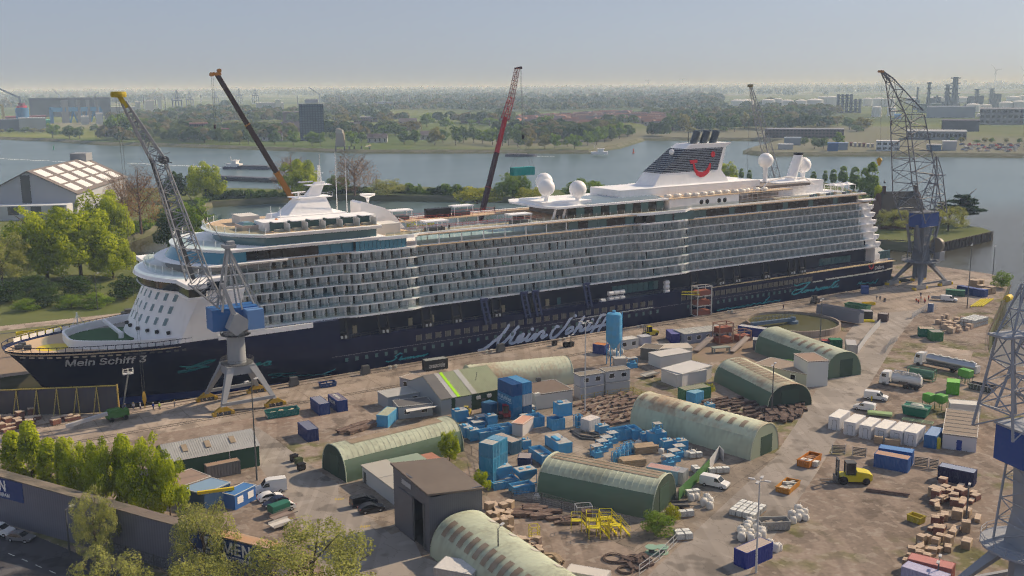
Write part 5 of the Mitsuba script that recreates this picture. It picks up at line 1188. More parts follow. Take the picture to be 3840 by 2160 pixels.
worn('roof_mossy', (.075,.07,.06),(.24,.2,.16),.3,.9,.3,.85); worn('roof_orange', (.33,.2,.12),(.3,.26,.22),.3,.9,.3,.85)
NP = 22
for i in range(NP):
 x0, x1 = SL * i / NP, SL * (i + 1) / NP - .06
 part(k, 'roof_panel', M().hexa([(x, y, wh(x) - y * .25 + q) for q in (.02,.16) for x, y in ((x0,-.15),(x1,-.15),(x1,3.5),(x0,3.5))]), 'roof_orange' if i > 18 else ('roof_brown' if i in (14,15,16) else 'roof_mossy'), to=to)
def flat_text(s, h, bold=True, depth=.03): return meshkit.text_mesh(s, h, depth, bold)
def sign(parent, x0, x1, z0, z1, lines, bg, fg, to, y=-.06):
 b = part(parent, 'sign_board', M().bx(x0, x1, y, -.005, z0, z1), bg, to=to)
 for txt, h, xx, zz, bold in lines:
  m = flat_text(txt, h, bold); v = m.vertices
  part(b, 'lettering', trimesh.Trimesh(np.column_stack([xx + v[:, 0], y - .005 - v[:, 2], zz + v[:, 1]]), m.faces, process=False), fg, to=to)
SBL = paint((.015,.045,.17))
sign(k, 13,30.4,4.6,8., [('DAMEN', 1.75,17.6,5.95, True),('SHIPREPAIR ROTTERDAM', .62,16.4,4.95, True)], SBL, WHITE, to)
sign(k, SL - 17.8, SL - .4,3.9,7.25, [('DAMEN', 1.75, SL - 12.4,5.2, True),('SHIPREPAIR ROTTERDAM', .62, SL - 13.9,4.2, True)], SBL, WHITE, to)
# ---- flat offices, cabins
k = thing('white_office', 'low white office with a pale flat roof beside the tall hall', 'office'); 
part(k, 'wall', M().bx(70.4,80.5,149.8,164.3,0,2.9), paint((.47,.49,.50))); part(k, 'roof', M().bx(70.2,80.7,149.6,156.8,2.9,3.1), paint((.36,.35,.32),.8)); part(k, 'roof_panel', M().bx(70.2,75.4,156.9,164.5,2.9,3.12), paint((.38,.37,.34),.8)); part(k, 'roof_panel', M().bx(75.5,81.7,156.9,164.5,2.9,3.08), paint((.24,.31,.25),.8)); part(k, 'door', M().bx(70.32,70.4,162.6,163.6,0,2.1), DGREY)
part(k, 'roof_panel', M().bx(80.8,84.5,149.6,164,2.6,2.8), paint((.36,.17,.12),.85)); part(k, 'annex', M().bx(80.52,84.3,149.9,163.8,0,2.6), paint((.25,.2,.17)))
cabin((92.4,200),(101.2,199.8),5.5,2.8,(.34,.37,.40), 'grey twin cabin with a ribbed roof left of the gabled shed', 'roof_grey', 2)
cabin((92.8,203.6),(92.4,200),5,2.7,(.18,.33,.46), 'light blue cabin at the left of the twin grey cabin', (.3,.4,.48),0, L=2.2)
cabin((101.5,212.6),(102.6,209),4.2,3., (.36,.36,.40), 'small grey annex behind the gabled shed', (.3,.25,.21),1)
cabin((91.5,192.7),(98.9,191.1),5,2.7,(.38,.4,.42), 'low cabin with a dark corrugated roof and a white awning', 'roof_dark', 2)
container((85.4,190.8),(87.5,188.6),2.6,6,2.6, SKY, 'sky blue container with a yellow framed roof by the awning', (.35,.38,.3))
solid('white_awning', M().hexa([(x, y, z) for x, y, z in ((92.8,191.8,2.2),(99.8,190.5,2.2),(97.7,188.1,2.8),(91.2,188.3,2.8),(92.8,191.8,2.3),(99.8,190.5,2.3),(97.7,188.1,2.9),(91.2,188.3,2.9))] ), OFFWHITE, 'white ribbed awning in front of the dark corrugated roof', 'awning')
def cab2(p0, p1, D, c, lab, w=(1,2)):
 cabin(p0, p1, D, 2.6, c, lab + ', lower storey', wins=0, L=6.2); cabin(p0, p1, D, 2.6, c, lab + ', upper storey', (.22,.2,.17), wins=2, z=2.85, L=6.2, side='fs')
cab2((132.4,182.7),(138.9,182.1),3,(.36,.39,.45), 'grey blue stacked cabins with the lamp post in front'); cab2((139.5,182.6),(145.8,181.3),3,(.40,.42,.45), 'pale grey stacked cabins right of the lamp post')
k = cabin((119.7,181.9),(128.8,180.7),9,3.4,(.52,.51,.49), 'white flat roofed office with a brown felt roof behind the blue container tower', (.16,.125,.105),0)
solid('roof_fan', M().box((126,190.4,3.9),(1,.8,.9)), DGREY, 'small fan unit on the brown felt roof', 'fan'); solid('roof_fan', M().box((119.6,181.2,3.8),(1.2,.8,.6)), OFFWHITE, 'pale fan unit at the front of the brown felt roof', 'fan')
p0, p1 = np.array([186.1,208.1]), np.array([197.1,206.2]); dd = (p1 - p0) / np.linalg.norm(p1 - p0)
for i in range(5):
 q = p0 + dd * 3.05 * i
 cabin(tuple(q), tuple(q + dd),6,2.8,(.24,.27,.36), 'grey blue office cabin, %s in the row by the quay' % ('leftmost', 'second from left', 'middle one', 'second from right', 'rightmost')[i], (.33,.34,.33),1, L=2.98, lip=.02)
container((183.8,211),(186.3,209.8),2.5,6,2.6,(.035,.04,.22), 'violet blue container left of the grey office row', (.14,.15,.36))
container((205.9,208),(208.8,200.4),12,2.6,2.7,(.02,.045,.22), 'long dark blue container with a pale roof right of the office row', (.42,.43,.45))
cabin((197.3,193.4),(199.8,190.5),3,2.7,(.16,.17,.19), 'small grey cabin between the rusty frames and the green hangar', (.3,.32,.36),0, L=4)
cabin((167,212.5),(174.4,212),3,2.7,(.52,.54,.55), 'white cabin behind the blue silo', (.5,.5,.48),2, L=6.1)
cabin((175.3,213.1),(178.9,212.9),2.6,2.4,(.32,.35,.47), 'small blue white cabin right of the white one behind the silo', (.4,.42,.48),0, L=3)
cabin((166,202.6),(169.2,198.1),5,3., (.17,.155,.14), 'old grey hut with an open front', (.16,.14,.12),0, L=5.)
cabin((170.2,199.2),(177.7,195.4),5,2.9,(.36,.36,.34), 'cabin with a large beige roof and dark windows', (.47,.43,.38),3, door=(.1,.16,.3), L=8.2)
cabin((157.1,183.7),(157.8,179.1),11,3.2,(.62,.62,.62), 'white flat roofed site office with a dark poster', (.52,.52,.52),0, L=6.5, side='f')
cabin((156.9,177.8),(168.2,177.3),6,3,(.58,.58,.58), 'right wing of the white site office', (.5,.5,.5),0, L=9)
cabin((164.4,192.7),(175.5,192.1),5,3,(.6,.6,.6), 'back wing of the white site office', (.5,.49,.48),0, L=10)
solid('poster', M().bx(-.05,.02,0,1.1,.9,2.6).xf((158.6,182.2,.3),-1.15), paint((.07,.05,.05)), 'dark poster on the front of the white site office', 'poster')
container((151.3,171.1),(150.8,167.4),3,7,2.7,(.05,.17,.09), 'green container with a mossy grey roof in front of the white office', (.26,.27,.2))
container((150.9,167.8),(151.3,165.3),2.5,3.2,2.6, SKY, 'small bright blue container beside the green one', (.2,.38,.5), doors='f')
cabin((155.2,199.4),(158.2,198),2.4,2.4,(.42,.41,.40), 'pale grey box cabin at the foot of the silo', (.5,.48,.45),0, L=3)
container((159.3,214.4),(161.1,210.7),3.6,2.5,2.6,(.03,.05,.2), 'blue container with an orange rusty roof left of the silo', (.45,.2,.08))
# white two storey block and flat roofs on the right
cabin((185.3,168),(180.5,156.3),5.2,6.2,(.50,.53,.55), 'white two storey block with a brown roof and green door', (.28,.2,.155),0, door=(.1,.35,.05), L=7.5)
cabin((179.3,175.1),(181.7,165.3),8,3., (.35,.38,.33), 'low pale building with flat brown roof beside the white block', (.27,.22,.18),2, L=14)
cabin((170.6,152.9),(175.8,154.9),5,2.8,(.24,.26,.28), 'small grey cabin at the gable of the rusty arched hangar', (.3,.34,.28),1, L=3)
container((189.6,177),(192.1,174.8),5,2.4,1.6,(.2,.5,.03), 'lime green box on the brown flat roof side', (.28,.55,.06))
cabin((46.9,164),(51.3,166.6),2.6,2.6,(.035,.12,.36), 'bright blue cabin with white windows beside the parked vans', (.06,.18,.42),2, L=5.2, winc=WHITE)
cabin((42.6,167),(46,168.8),6,2.8,(.03,.07,.16), 'shed with a pale blue and rusty roof behind the blue cabin', (.19,.3,.44),0, L=6)
cabin((40,172),(43,173),6,3., (.25,.2,.17), 'flat brown roofed shed next to the dark green shed', (.27,.2,.165),0, L=6)
solid('yellow_girder', M().beam((41.5,167,3.3),(47.5,166.2,3.1),.5), YELLOW, 'yellow girder lying on the edge of the pale blue roof', 'girder')
for p in ((62.6,158.8),(61.7,145.9)):
 m = flat_text('NP', .9, True, .01); struct('ground_letters', trimesh.Trimesh(m.vertices @ np.array([[.9,-.43,0], [.43,.9,0], [0,0,1]]) + [*p, .012], m.faces, process=False), paint((.45,.34,.08)))
# ---- containers
NVY, NVT = (.02,.035,.14),(.16,.18,.26)
container((69.6,189.5),(72.1,189.4),2.44,6.06,2.59, NVY, 'navy container standing alone on the dirt', NVT)
container((78.1,204.4),(80.6,204.3),2.44,6.06,2.59,(.02,.05,.19), 'navy container, left of the pair near the crane rails', (.22,.24,.31))
k = container((82.3,204.4),(84.6,204.3),2.44,6.06,2.59,(.02,.05,.2), 'navy container with white letters on its roof, right of the pair', (.17,.16,.22))
m = flat_text('DAMEN', .8, True, .01); kk = place(*(82.3,204.4),0, edge((82.3,204.4),(84.6,204.3))[1]); part(k, 'lettering', trimesh.Trimesh(np.column_stack([1.6 - m.vertices[:, 1], 1.5 + m.vertices[:, 0], 2.6 + m.vertices[:, 2]]), m.faces, process=False), OFFWHITE, to=kk); part(k, 'lettering', trimesh.Trimesh(np.column_stack([-.06 - m.vertices[:, 2], 5.2 - m.vertices[:, 0], 1.3 + m.vertices[:, 1]]), m.faces, process=False), OFFWHITE, to=kk)
k = container((113.8,223.1),(120.4,222.6),6.06,2.44,2.7,(.018,.02,.022), 'black container with white lettering on the quay', (.27,.29,.29))
q0, q1 = np.array([113.8,223.1]), np.array([120.4,222.6]); ba = math.atan2(*(q1 - q0)[::-1])
m = flat_text('oceancircle', .95, True); v = m.vertices; sx = 4.3 / v[:, 0].max()
part(k, 'lettering', trimesh.Trimesh(np.column_stack([.9 + v[:, 0] * sx, -.05 - v[:, 2], .75 + v[:, 1] * 1.1]), m.faces, process=False), OFFWHITE, to=place(q0[0], q0[1], 0, ba))
skip((67.6,208.2),(74.7,207.5),2.5,1.5,(.02,.16,.15), 'long teal green skip loaded with boards near the crane foot', (.5,.42,.32), L=7.2)
skip((86.1,223.9),(89.7,223.5),2,1.1,(.02,.05,.16), 'dark blue skip of scrap on the quay', (.3,.27,.25), L=4)
D0 = (111.7,178.7); stack = [[(.01,.07,.22),(.025,.17,.36),(.02,.14,.30)], [(.03,.19,.42),(.42,.44,.47),(.01,.09,.22)]]
for cidx in (0,1):
 for lv in (2,1,0):
  c = stack[cidx][2 - lv]
  lab = (('dark blue container on top of the left tower', 'blue container with white lettering in the middle of the left tower', 'blue container at the foot of the left tower'),('bright blue container on top of the right tower', 'pale grey container in the middle of the right tower', 'dark blue container at the foot of the right tower'))[cidx][2 - lv] + ' by the flat office'
  kk = container((D0[0] + cidx * 2.52, D0[1]),(D0[0] + 5, D0[1] + .05),2.44,6.06,2.59, c, lab, (.08,.26,.48) if lv == 2 and cidx else None, 'f' if not cidx else '', z=lv * 2.6)
  if lv == 1 and not cidx:
   m = flat_text('H.Muehlhan', .85, True); v = m.vertices; sx = 5.2 / v[:, 0].max()
   part(kk, 'lettering', trimesh.Trimesh(np.column_stack([-.06 - v[:, 2], 5.7 - v[:, 0] * sx, 1.3 + v[:, 1]]), m.faces, process=False), paint((.4,.55,.65)), to=place(*D0,2.6,.01))
   part(kk, 'stripe', M().bx(-.06,-.01,.4,5.7,.9,1.0), paint((.4,.55,.65)), to=place(*D0,2.6,.01))
F0, F1 = np.array([88.9,149.0]), np.array([93.8,151.4]); fd = (F1 - F0) / np.linalg.norm(F1 - F0)
for cidx in (0,1):
 for lv in (2,1,0):
  q = F0 + fd * 2.5 * cidx
  container(tuple(q), tuple(q + fd),2.44,2.99,2.59,(.045,.25,.43) if (cidx + lv) % 2 else (.05,.21,.36),('left' if not cidx else 'right') + ' ' + ('bottom', 'middle', 'top')[lv] + ' short sky blue container of the tower of six', (.45,.45,.42) if lv == 2 and not cidx else (.16,.33,.48), 'f', z=lv * 2.6)
container((100.1,160.6),(102.8,161),2.5,6,2.6,(.06,.15,.23), 'faded grey blue container with a rust stained roof right of the tower of six', (.42,.37,.33), 'f')
container((96.7,153.2),(98.6,151.7),2.5,3., 2.5,(.012,.025,.09), 'navy container with yellow corner posts in the blue equipment yard', (.3,.27,.27), 'f')
cabin((106.4,170.6),(107.3,169.2),5.4,2.6,(.5,.49,.5), 'white hut with a salmon pink roof among the blue equipment', (.55,.32,.24),0, L=2.4)
container((109.1,183.5),(110.4,183.8),2.5,3,2.6,(.02,.12,.25), 'small dark blue container left of the left tower', (.05,.17,.3))
container((120.3,165.9),(120.9,163.2),2.5,3.4,2.4,(.62,.6,.6), 'white box container in the blue equipment yard', (.62,.58,.56))
NW = [(163.2,137.9, 'first'),(163.3,134.0, 'second'),(164.2,130.9, 'third'),(165.5,128.2, 'fourth'),(166.9,125.6, 'fifth'),(168.2,123.3, 'sixth')]
for x, y, o in NW:
 k = container((x, y),(x + .35, y - .93),2.44,6.06,2.75,(.62,.63,.66), 'white container with a small door, %s in the row from the left' % o, (.70,.69,.66))
 part(k, 'door', M().bx(.85,1.75,-.03,.05,.15,2.1), paint((.55,.58,.64)), to=place(x, y, 0, math.atan2(-.93,.35)))
 part(k, 'door_gap', M().bx(.8,.85,-.025,.03,.15,2.15).bx(1.75,1.8,-.025,.03,.15,2.15).bx(.8,1.8,-.025,.03,2.1,2.15), DGREY, to=place(x, y, 0, math.atan2(-.93,.35)))
container((170.2,120.2),(170.6,119.27),2.44,6.06,2.6,(.03,.13,.32), 'blue container at the right end of the white row', (.22,.33,.52))
container((153.3,118.5),(155.9,112.6),6.06,2.44,2.6,(.035,.10,.30), 'blue container with a rusted roof next to the big forklift', (.40,.26,.19))
container((156.5,120.1),(159.5,114.7),6.06,2.44,2.6,(.03,.1,.3), 'blue container with a clean bright roof behind the rusted one', (.10,.24,.52))
container((157.6,108),(159.9,102),6.06,2.44,2.6,(.012,.02,.075), 'dark navy container with a pale ribbed roof near the timber piles', (.25,.30,.42))
container((103.3,103.5),(103.6,100.6),2.44,6.06,2.6,(.015,.03,.22), 'blue container with rusty girders on its roof beside the road', (.42,.36,.32))
container((119,86.2),(120.3,81.1),6.06,2.44,2.6,(.3,.3,.46), 'lilac container cut by the bottom edge', (.42,.42,.6), name='container')
container((121.8,87.3),(124.3,81.4),6.06,2.44,2.6,(.3,.11,.1), 'faded red ribbed container at the bottom edge', (.46,.2,.19))
container((78.1,111.3),(81.8,106.2),6.06,2.5,2.5,(.4,.39,.38), 'white container with a grating on its roof at the bottom edge', (.55,.53,.5))
container((62.4,121.5),(66.1,116.3),6,4,3,(.42,.42,.42), 'shed with a white ribbed roof at the bottom edge', (.56,.56,.56))
cabin((172.6,117.8),(175.9,112.7),17,3., (.52,.52,.57), 'long white cabin block with a stained brown roof and a blue door', (.24,.20,.165),0, door=(.02,.05,.25), L=6.1)
for i in range(6): solid('roof_joint', M().bx(.1,6., 2.2 + i * 2.5,2.32 + i * 2.5,3.06,3.12).xf((172.6,117.8,0), math.atan2(*(np.array([175.9,112.7]) - np.array([172.6,117.8]))[::-1])), DGREY, 'dark joint strip across the stained roof of the long cabin block', 'joint strip', 'joints on the long cabin roof')
cabin((191.8,129.6),(196.1,124.7),3.2,2.6,(.55,.54,.52), 'white cabin behind the long cabin block', (.58,.57,.54),0, L=6)
# stern corner
for p, q, L_, D_, h_, c, r, lab in (((303.1,209.9),(306.5,204.6),6,2.4,2,(.03,.12,.08),(.06,.2,.13), 'dark green container left of the blue pair at the quay corner'),((309.8,210.4),(309.6,204.5),6,2.4,2.6,(.02,.05,.17),(.1,.14,.32), 'dark blue container, left of the pair at the quay corner'),((309.7,206.4),(310.3,202),6,2.4,2.5,(.02,.05,.19),(.1,.14,.35), 'blue container, right of the pair at the quay corner'),
  ((282,227.4),(284.2,224.9),2.5,2.6,2.6,(.02,.06,.24),(.05,.1,.3), 'blue box with a white band at the crane foot'),((251,201.6),(253.3,199.3),3.2,3,2.5,(.05,.05,.055),(.33,.34,.36), 'black container with a grey roof by the round basin'),((252.7,197.2),(253.9,194.9),2.8,2.5,2.4,(.08,.055,.06),(.3,.28,.28), 'brown black container right of the black one'),
  ((213.2,184),(214.8,182.3),3.2,2.5,2.2,(.012,.03,.09),(.3,.06,.05), 'dark blue box with a red top beside the round basin'),((214.5,181.9),(216.7,180.4),3.2,2.6,2.7,(.01,.09,.05),(.03,.2,.1), 'dark green box beside the round basin'),((214.3,176.4),(216,174.6),2.6,6,2.6,(.32,.32,.33),(.42,.42,.43), 'grey white container with pipes on its roof beside the road'),
  ((246.4,177.9),(248.9,175.5),4,3,2.4,(.01,.13,.09),(.4,.34,.27), 'teal green container under crates, left of the pair'),((244.8,172.7),(247.5,170.9),3.2,3.4,2.6,(.04,.16,.06),(.3,.3,.28), 'mid green container right of the teal one'),((204.8,139.8),(206,138),2.8,3.6,2.9,(.10,.36,.03),(.2,.5,.1), 'bright green container near the open black skip'),
  ((276.3,197.2),(277,195.8),1.6,1.6,2.6,(.10,.15,.28),(.5,.5,.52), 'tall blue white toilet cabin at the junction')):
 container(p, q, L_, D_, h_, c, lab, r)
skip((257.3,213.6),(258.8,207.3),3,2.2,(.05,.16,.09), 'green covered skip near the round basin', (.1,.25,.15), L=7.5)
skip((267.4,214),(270.5,212.8),1.6,.9, YELLOW, 'shallow yellow skip next to the green covered skip', None, L=4)
ORG = (.42,.15,.02)
skip((141.6,126.5),(142.4,124.1),5.6,1.4, ORG, 'orange skip, empty, beside the white sacks', (.3,.17,.1), L=2.5)
skip((129,119.8),(129.9,117.6),5.2,1.1,(.42,.19,.03), 'orange skip filled with folded white sheets by the road', (.5,.5,.46), L=2.6)
skip((212.8,139.7),(213.7,135.3),2.4,1.4,(.09,.09,.095), 'open black skip with pale rim on the far right', (.12,.1,.09), L=5.6, rim=(.4,.4,.42))
skip((137.9,99.5),(138.1,97.5),1.6,1.2,(.4,.33,.03), 'yellow open box with dark inside among the timber', None, L=2.4)
skip((115,109.6),(119,107.4),2.2,1.5,(.3,.3,.29), 'grey round backed dumper skip among the white sacks', (.28,.25,.22), L=5)
# ---- blue silo and blue equipment
sx_, sy_ = 156.9,202.2
k = thing('blue_silo', 'tall sky blue silo on legs', 'silo')
part(k, 'tank', M().lathe([(.3,4.1),(2.0,6.6),(2.0,13.),(1.7,13.5),(.3,13.8),(.01,13.8)], (sx_, sy_, 0),24), SKY, 40)
m = M()
for a in range(4):
 c, s = math.cos(a * PI / 2 + .5) * 1.9, math.sin(a * PI / 2 + .5) * 1.9; m.tube((sx_ + c, sy_ + s, 0),(sx_ + c, sy_ + s, 7),.13, n=6); c2, s2 = math.cos(a * PI / 2 + .5 + PI / 2) * 1.9, math.sin(a * PI / 2 + .5 + PI / 2) * 1.9; m.tube((sx_ + c, sy_ + s, .4),(sx_ + c2, sy_ + s2,4),.06, n=4)
part(k, 'leg_frame', m, SKY)
part(k, 'ladder', M().tube((sx_ + 2.1, sy_ - .9,2),(sx_ + 2.1, sy_ - .9,13.8),.06).tube((sx_ + 2.3, sy_ - .4,2),(sx_ + 2.3, sy_ - .4,13.8),.06), SKY)
for z in (8.4,10.3,12.2): part(k, 'hoop', M().lathe([(2.02, z),(2.06, z + .03),(2.06, z + .1),(2.02, z + .13)], (sx_, sy_, 0),24), SKY)
part(k, 'top_hatch', M().tube((sx_, sy_, 13.8),(sx_, sy_, 14.3),.4, n=8), SKY)
EQ = [('box', (100.6,183.9),3,2.4,2.4, 'blue box with a white tarpaulin top at the left edge of the equipment'),('pump', (102,180.8),1.4,1.2,1.4, 'small blue pump frame right of the tarpaulin box'),('pump', (103.4,179.3),2.4,2,1.9, 'blue pump frame with a sagging grey cover'),('box', (105,177.8),2.2,2,2.2, 'blue control hut with a dark window'),('box', (97.3,174.3),2,3,2.1, 'blue box with dark hoses on top'),('box', (97.3,171.9),2.2,2,2.2, 'blue box with a beige lid and paper label'),('tank', (98.8,170.5),5.4,2.6,1.9, 'long grey topped tank with a coil of hose'),('tank', (102.2,171.8),5,2.4,1.8, 'long blue grey tank behind the coil tank'),('pump', (101.7,178.1),2.6,1.8,1.3, 'low blue frame in front of the control hut'),
   ('tank', (112.2,172),3,3,2.2, 'blue generator skid with coiled black hose on top'),('tank', (114.7,168.1),3,2.6,2.4, 'open square blue tank'),('box', (116.8,168.8),3.2,2.6,2.7, 'blue box stacked above the open square tank'),('bottle', (119.9,166.9),1.6,1.4,2.6, 'pair of blue upright cylinders beside the white box'),('box', (121.7,161.2),2.4,2,1.5, 'blue crate with crumpled sheets by the pipes'),('tank', (121,155.9),4.4,2.4,2.2, 'open blue tank with a grid of beams'),('tank', (125.1,154.6),2,3.8,2., 'dark framed tank right of the blue grid tank'),('box', (126.2,152.9),1.6,1.6,1.5, 'small blue box next to the rusty topped container'),('box', (126.4,150.6),3.6,2.4,2.2, 'blue container with scrap on top'),('pump', (127.1,150.1),1.6,1.5,2., 'small blue cab with a rusty roof standing on a container'),
   ('pump', (112.4,150.4),2,1.8,2.3, 'blue pump frame, front one of the row of four'),('pump', (115,152.2),2,1.8,2.2, 'blue pump frame, second of the row of four'),('pump', (117.1,153.5),2,1.8,2.2, 'blue pump frame, third of the row of four'),('pump', (119.6,155),2,1.8,2.2, 'blue pump frame, last of the row of four'),('bottle', (113.5,145.6),1.7,1.2,2.4, 'blue dome topped cylinders, nearest pair'),('bottle', (115.3,146.6),1.7,1.2,2.4, 'blue dome topped cylinders, second pair'),('bottle', (117.1,147.6),1.7,1.2,2.4, 'blue dome topped cylinders, third pair'),('bottle', (118.7,148.5),1.7,1.2,2.4, 'blue dome topped cylinders, farthest pair'),
   ('pump', (120.5,138.8),2,1.8,2.2, 'blue pump frame, front one beside the grey steel container'),('pump', (123.2,140.4),2,1.8,2.2, 'blue pump frame, middle one beside the grey steel container'),('pump', (125.6,142),2,1.8,2.2, 'blue pump frame, rear one beside the grey steel container'),('box', (128.3,144.8),2.4,2,1.9, 'blue box with a brown lid by the rusty hangar'),('box', (126.4,146.7),2.4,2,1.7, 'blue box with stained beige lid by the rusty hangar'),('tank', (101.7,152.4),2.6,6,2, 'long blue skid with an open end near the green hangar'),('box', (107.9,155.9),3,6,2.1, 'long pale blue skid behind the open one'),('hopper', (92.9,146.7),3.6,2.6,2.6, 'pale blue hopper on the left of the green hangar'),('tank', (89.9,143.5),4,2.4,1.4, 'teal tank under the pale blue hopper'),('hopper', (89.4,149.5),3.6,2.8,3, 'pale blue hopper in front of the tower of six'),('tank', (88,147.3),5,3,1.3, 'dark teal tank under the hopper by the tower of six'),('box', (103.6,162),1.8,1.8,1.7, 'blue engine box on wheels right of the faded container'),('pump', (115.2,179.3),2.6,2,1.9, 'blue pipe manifold at the foot of the right tower'),('pump', (112.8,176.6),1.8,1.6,1.2, 'low blue frame in front of the manifold'),('box', (149.5,159.3),1.9,1.7,1.9, 'light blue cage box in the rusty steel rows'),('pump', (157.7,197.1),2.6,1.6,2.6, 'blue scissor lift beside the silo')]
for kd, p, L_, D_, h_, lab in EQ:
 z = 2.4 if 'stacked above' in lab else 2.2 if 'standing on' in lab else 0.
 skid(kd, p, -.12 if p[0] < 125 else -.25, L_, D_, h_, lab, z=z)
solid('hose_bundle', M().path([(117.8,166,.2),(117.6,162.5,.2),(118.9,160.1,.25),(121.6,159.8,.25)], .22,8).path([(117.1,164.2,.2),(116.8,160.8,.2),(119.7,157.8,.2)], .22,8).path([(119.2,164.3,.3),(120.2,162.6,.3),(121.4,159.2,.3)], .2,8), DGREY, 'bundle of thick dark hoses curving over the slabs', 'hose')
container((113.8,136.7),(117.1,130.9),6,2.4,2.5,(.17,.30,.42), 'container with a faded pink roof beside the big green hangar', (.42,.27,.25))
container((117.3,130.7),(123,133.6),2.6,2.6,2.5,(.3,.32,.34), 'bare grey steel container beside the pink roofed one', (.33,.35,.38))
# timber stacks
def lumber(p, ang, L_, W_, h_, label):
 k = thing('timber_stack', label, 'timber'); to = place(p[0], p[1], 0, ang); n = max(3, int(W_ / .5)); r = random.Random(int(p[0] * 9))
 for l in range(int(h_ / .45)):
  for i in range(n): part(k, 'plank_bundle', M().bx(r.uniform(-.2,.1), L_ + r.uniform(-.3,.1), i * W_ / n, (i + .93) * W_ / n, .1 + l * .47,.1 + l * .47 + .42), 'timber', to=to)
lumber((120.2,147.5),-.3,4.6,2.6,1.7, 'large stack of brown planks, rear one'); lumber((113.7,143.2),-.3,4.6,2.6,1.4, 'large stack of brown planks, front one behind the green hangar')
# ---- rows of rusty steel and blocks
def region(pts, n, seed, mind=1.6):
 g = sg.Polygon(pts); r = random.Random(seed); x0, y0, x1, y1 = g.bounds; out = []
 for _ in range(n * 60):
  p = (r.uniform(x0, x1), r.uniform(y0, y1))
  if g.contains(sg.Point(p)) and all((p[0] - q[0]) ** 2 + (p[1] - q[1]) ** 2 > mind * mind for q in out): out.append(p)
  if len(out) == n: break
 return out
scatter('steel_bundle', BUND, region([(129.2,179.5),(139,182),(144.6,180.2),(146.1,174.5),(136,169),(132.5,164.8),(128.2,163.7),(125.9,166.8),(125.9,173.2)], 62,1,1.7), 'rusty bundle of steel sections stored by the yellow fence', 'steel bundle', 'rusty steel by the yellow fence', (.4,.85), {'bars': 'rusty'}, ang=.2)
scatter('steel_bundle', BUND, region([(149.8,163.3),(156.9,166.5),(161.7,163.3),(162.2,154.2),(159,148.8),(154.3,146.5),(152.6,152.3),(151.4,157.1)], 46,2,1.8), 'rusty bundle of steel sections stored in front of the arched hangar', 'steel bundle', 'rusty steel before the hangar', (.5,.95), {'bars': 'rusty_dark'}, ang=-.2)
scatter('steel_bundle', BUND, region([(160.9,152.5),(169.7,155.3),(173,153.1),(166.2,146.6),(161.3,145.7),(156,147.7)], 22,3,1.7), 'dark rusty beams piled beside the road', 'steel bundle', 'rusty beams by the road', (.7,1.2), {'bars': 'rusty_dark'}, ang=.9)
scatter('block', CRATE, region([(17.7,240.6),(20.1,241.1),(25.7,239.1),(24.5,230.6),(21.5,229.5),(17.8,229.7)], 22,4,2.), 'reddish wooden block beside the dock screen', 'block', 'reddish blocks by the dock screen', (1.1,1.5), {'boards': 'timber_red'}, ang=.1)
scatter('block', CRATE, [(28.6,230.2),(29.7,232.7),(31.4,231.6),(32.1,231.1),(23.5,229.7)], 'reddish wooden block standing apart near the green boom lift', 'block', 'reddish blocks near the boom lift', (1.2,1.5), {'boards': 'timber_red'}, ang=.1)
scatter('keel_block', CRATE, region([(150.3,104),(156,105.7),(157.2,103.8),(156.8,99.8),(153.4,97.3),(149.5,98.4),(147.8,101)], 22,5,1.25), 'red sided timber keel block in the dense pile', 'block', 'red sided keel blocks', (.9,1.3), {'boards': 'timber_red'}, ang=.35, z=.0)
scatter('keel_block', CRATE, region([(138.4,96.2),(142.7,96.5),(139.3,93.7),(137.5,93.2)], 6,6,1.3), 'red sided timber keel block in the small middle pile', 'block', 'keel blocks of the middle pile', (.9,1.3), {'boards': 'timber_red'}, ang=.35)
scatter('timber_block', CRATE, region([(127.6,91.2),(133.5,93.1),(137.9,91.2),(134.1,88.6),(129.2,88.6),(125.2,87.3),(122.7,88.5)], 22,7,1.2), 'pale timber block in the loose pile at the bottom right', 'block', 'pale blocks at the bottom right', (.7,1.1), ang=.35)
scatter('timber_block', CRATE, [(143.5,96.5),(145.6,95.6),(148,95.5),(140.1,92.3),(142.3,91.8),(137.3,88.2),(147.7,93.3),(150.5,103.3),(149.5,101.4),(146.7,100.2)], 'pale crate standing apart on the stained slabs', 'crate', 'pale crates on the stained slabs', (1.0,1.4), ang=.35)
scatter('concrete_block', CRATE, region([(261.9,183.7),(270.4,187.4),(276.6,181.7),(265.8,175),(257.7,173.9),(257.7,176.1)], 30,8,1.15), 'cream concrete block in the stacked rows near the far quay', 'block', 'cream blocks near the far quay', (.9,1.2), {'boards': 'cream', 'bearer': 'cream'}, ang=.2, jit=.1)
worn('cream', (.5,.40,.32),(.36,.25,.19),.8,.7,.4,.9)
totes(268.3,175.6,6,4,.1, 'white liquid tote in the fenced lot near the far quay', 'totes near the far quay', 2)
scatter('stacked_box', CRATE, [(324.2,213.4),(318.4,206.7),(315.4,203.6),(318.4,203.5),(325.3,208.3),(327.4,213.5)], 'tall stack of brown crates at the quay corner', 'crate', 'brown crates at the quay corner', (1.8,2.2), ang=.1)
for i, (p, q, h) in enumerate((((163.7,126.7),(164.5,125.5),1.5),((164.6,124.8),(166.5,122.8),1.3))):
 L_, a = edge(p, q); kk = solid('long_crate', M().bx(0, L_, 0,1,.1, h).bx(-.05,.1,-.05,1.05,0, h + .05).bx(L_ - .1, L_ + .05,-.05,1.05,0, h + .05).xf((*p, 0), a), 'timber', ('short' if not i else 'long') + ' wooden crate in front of the white container row', 'crate')
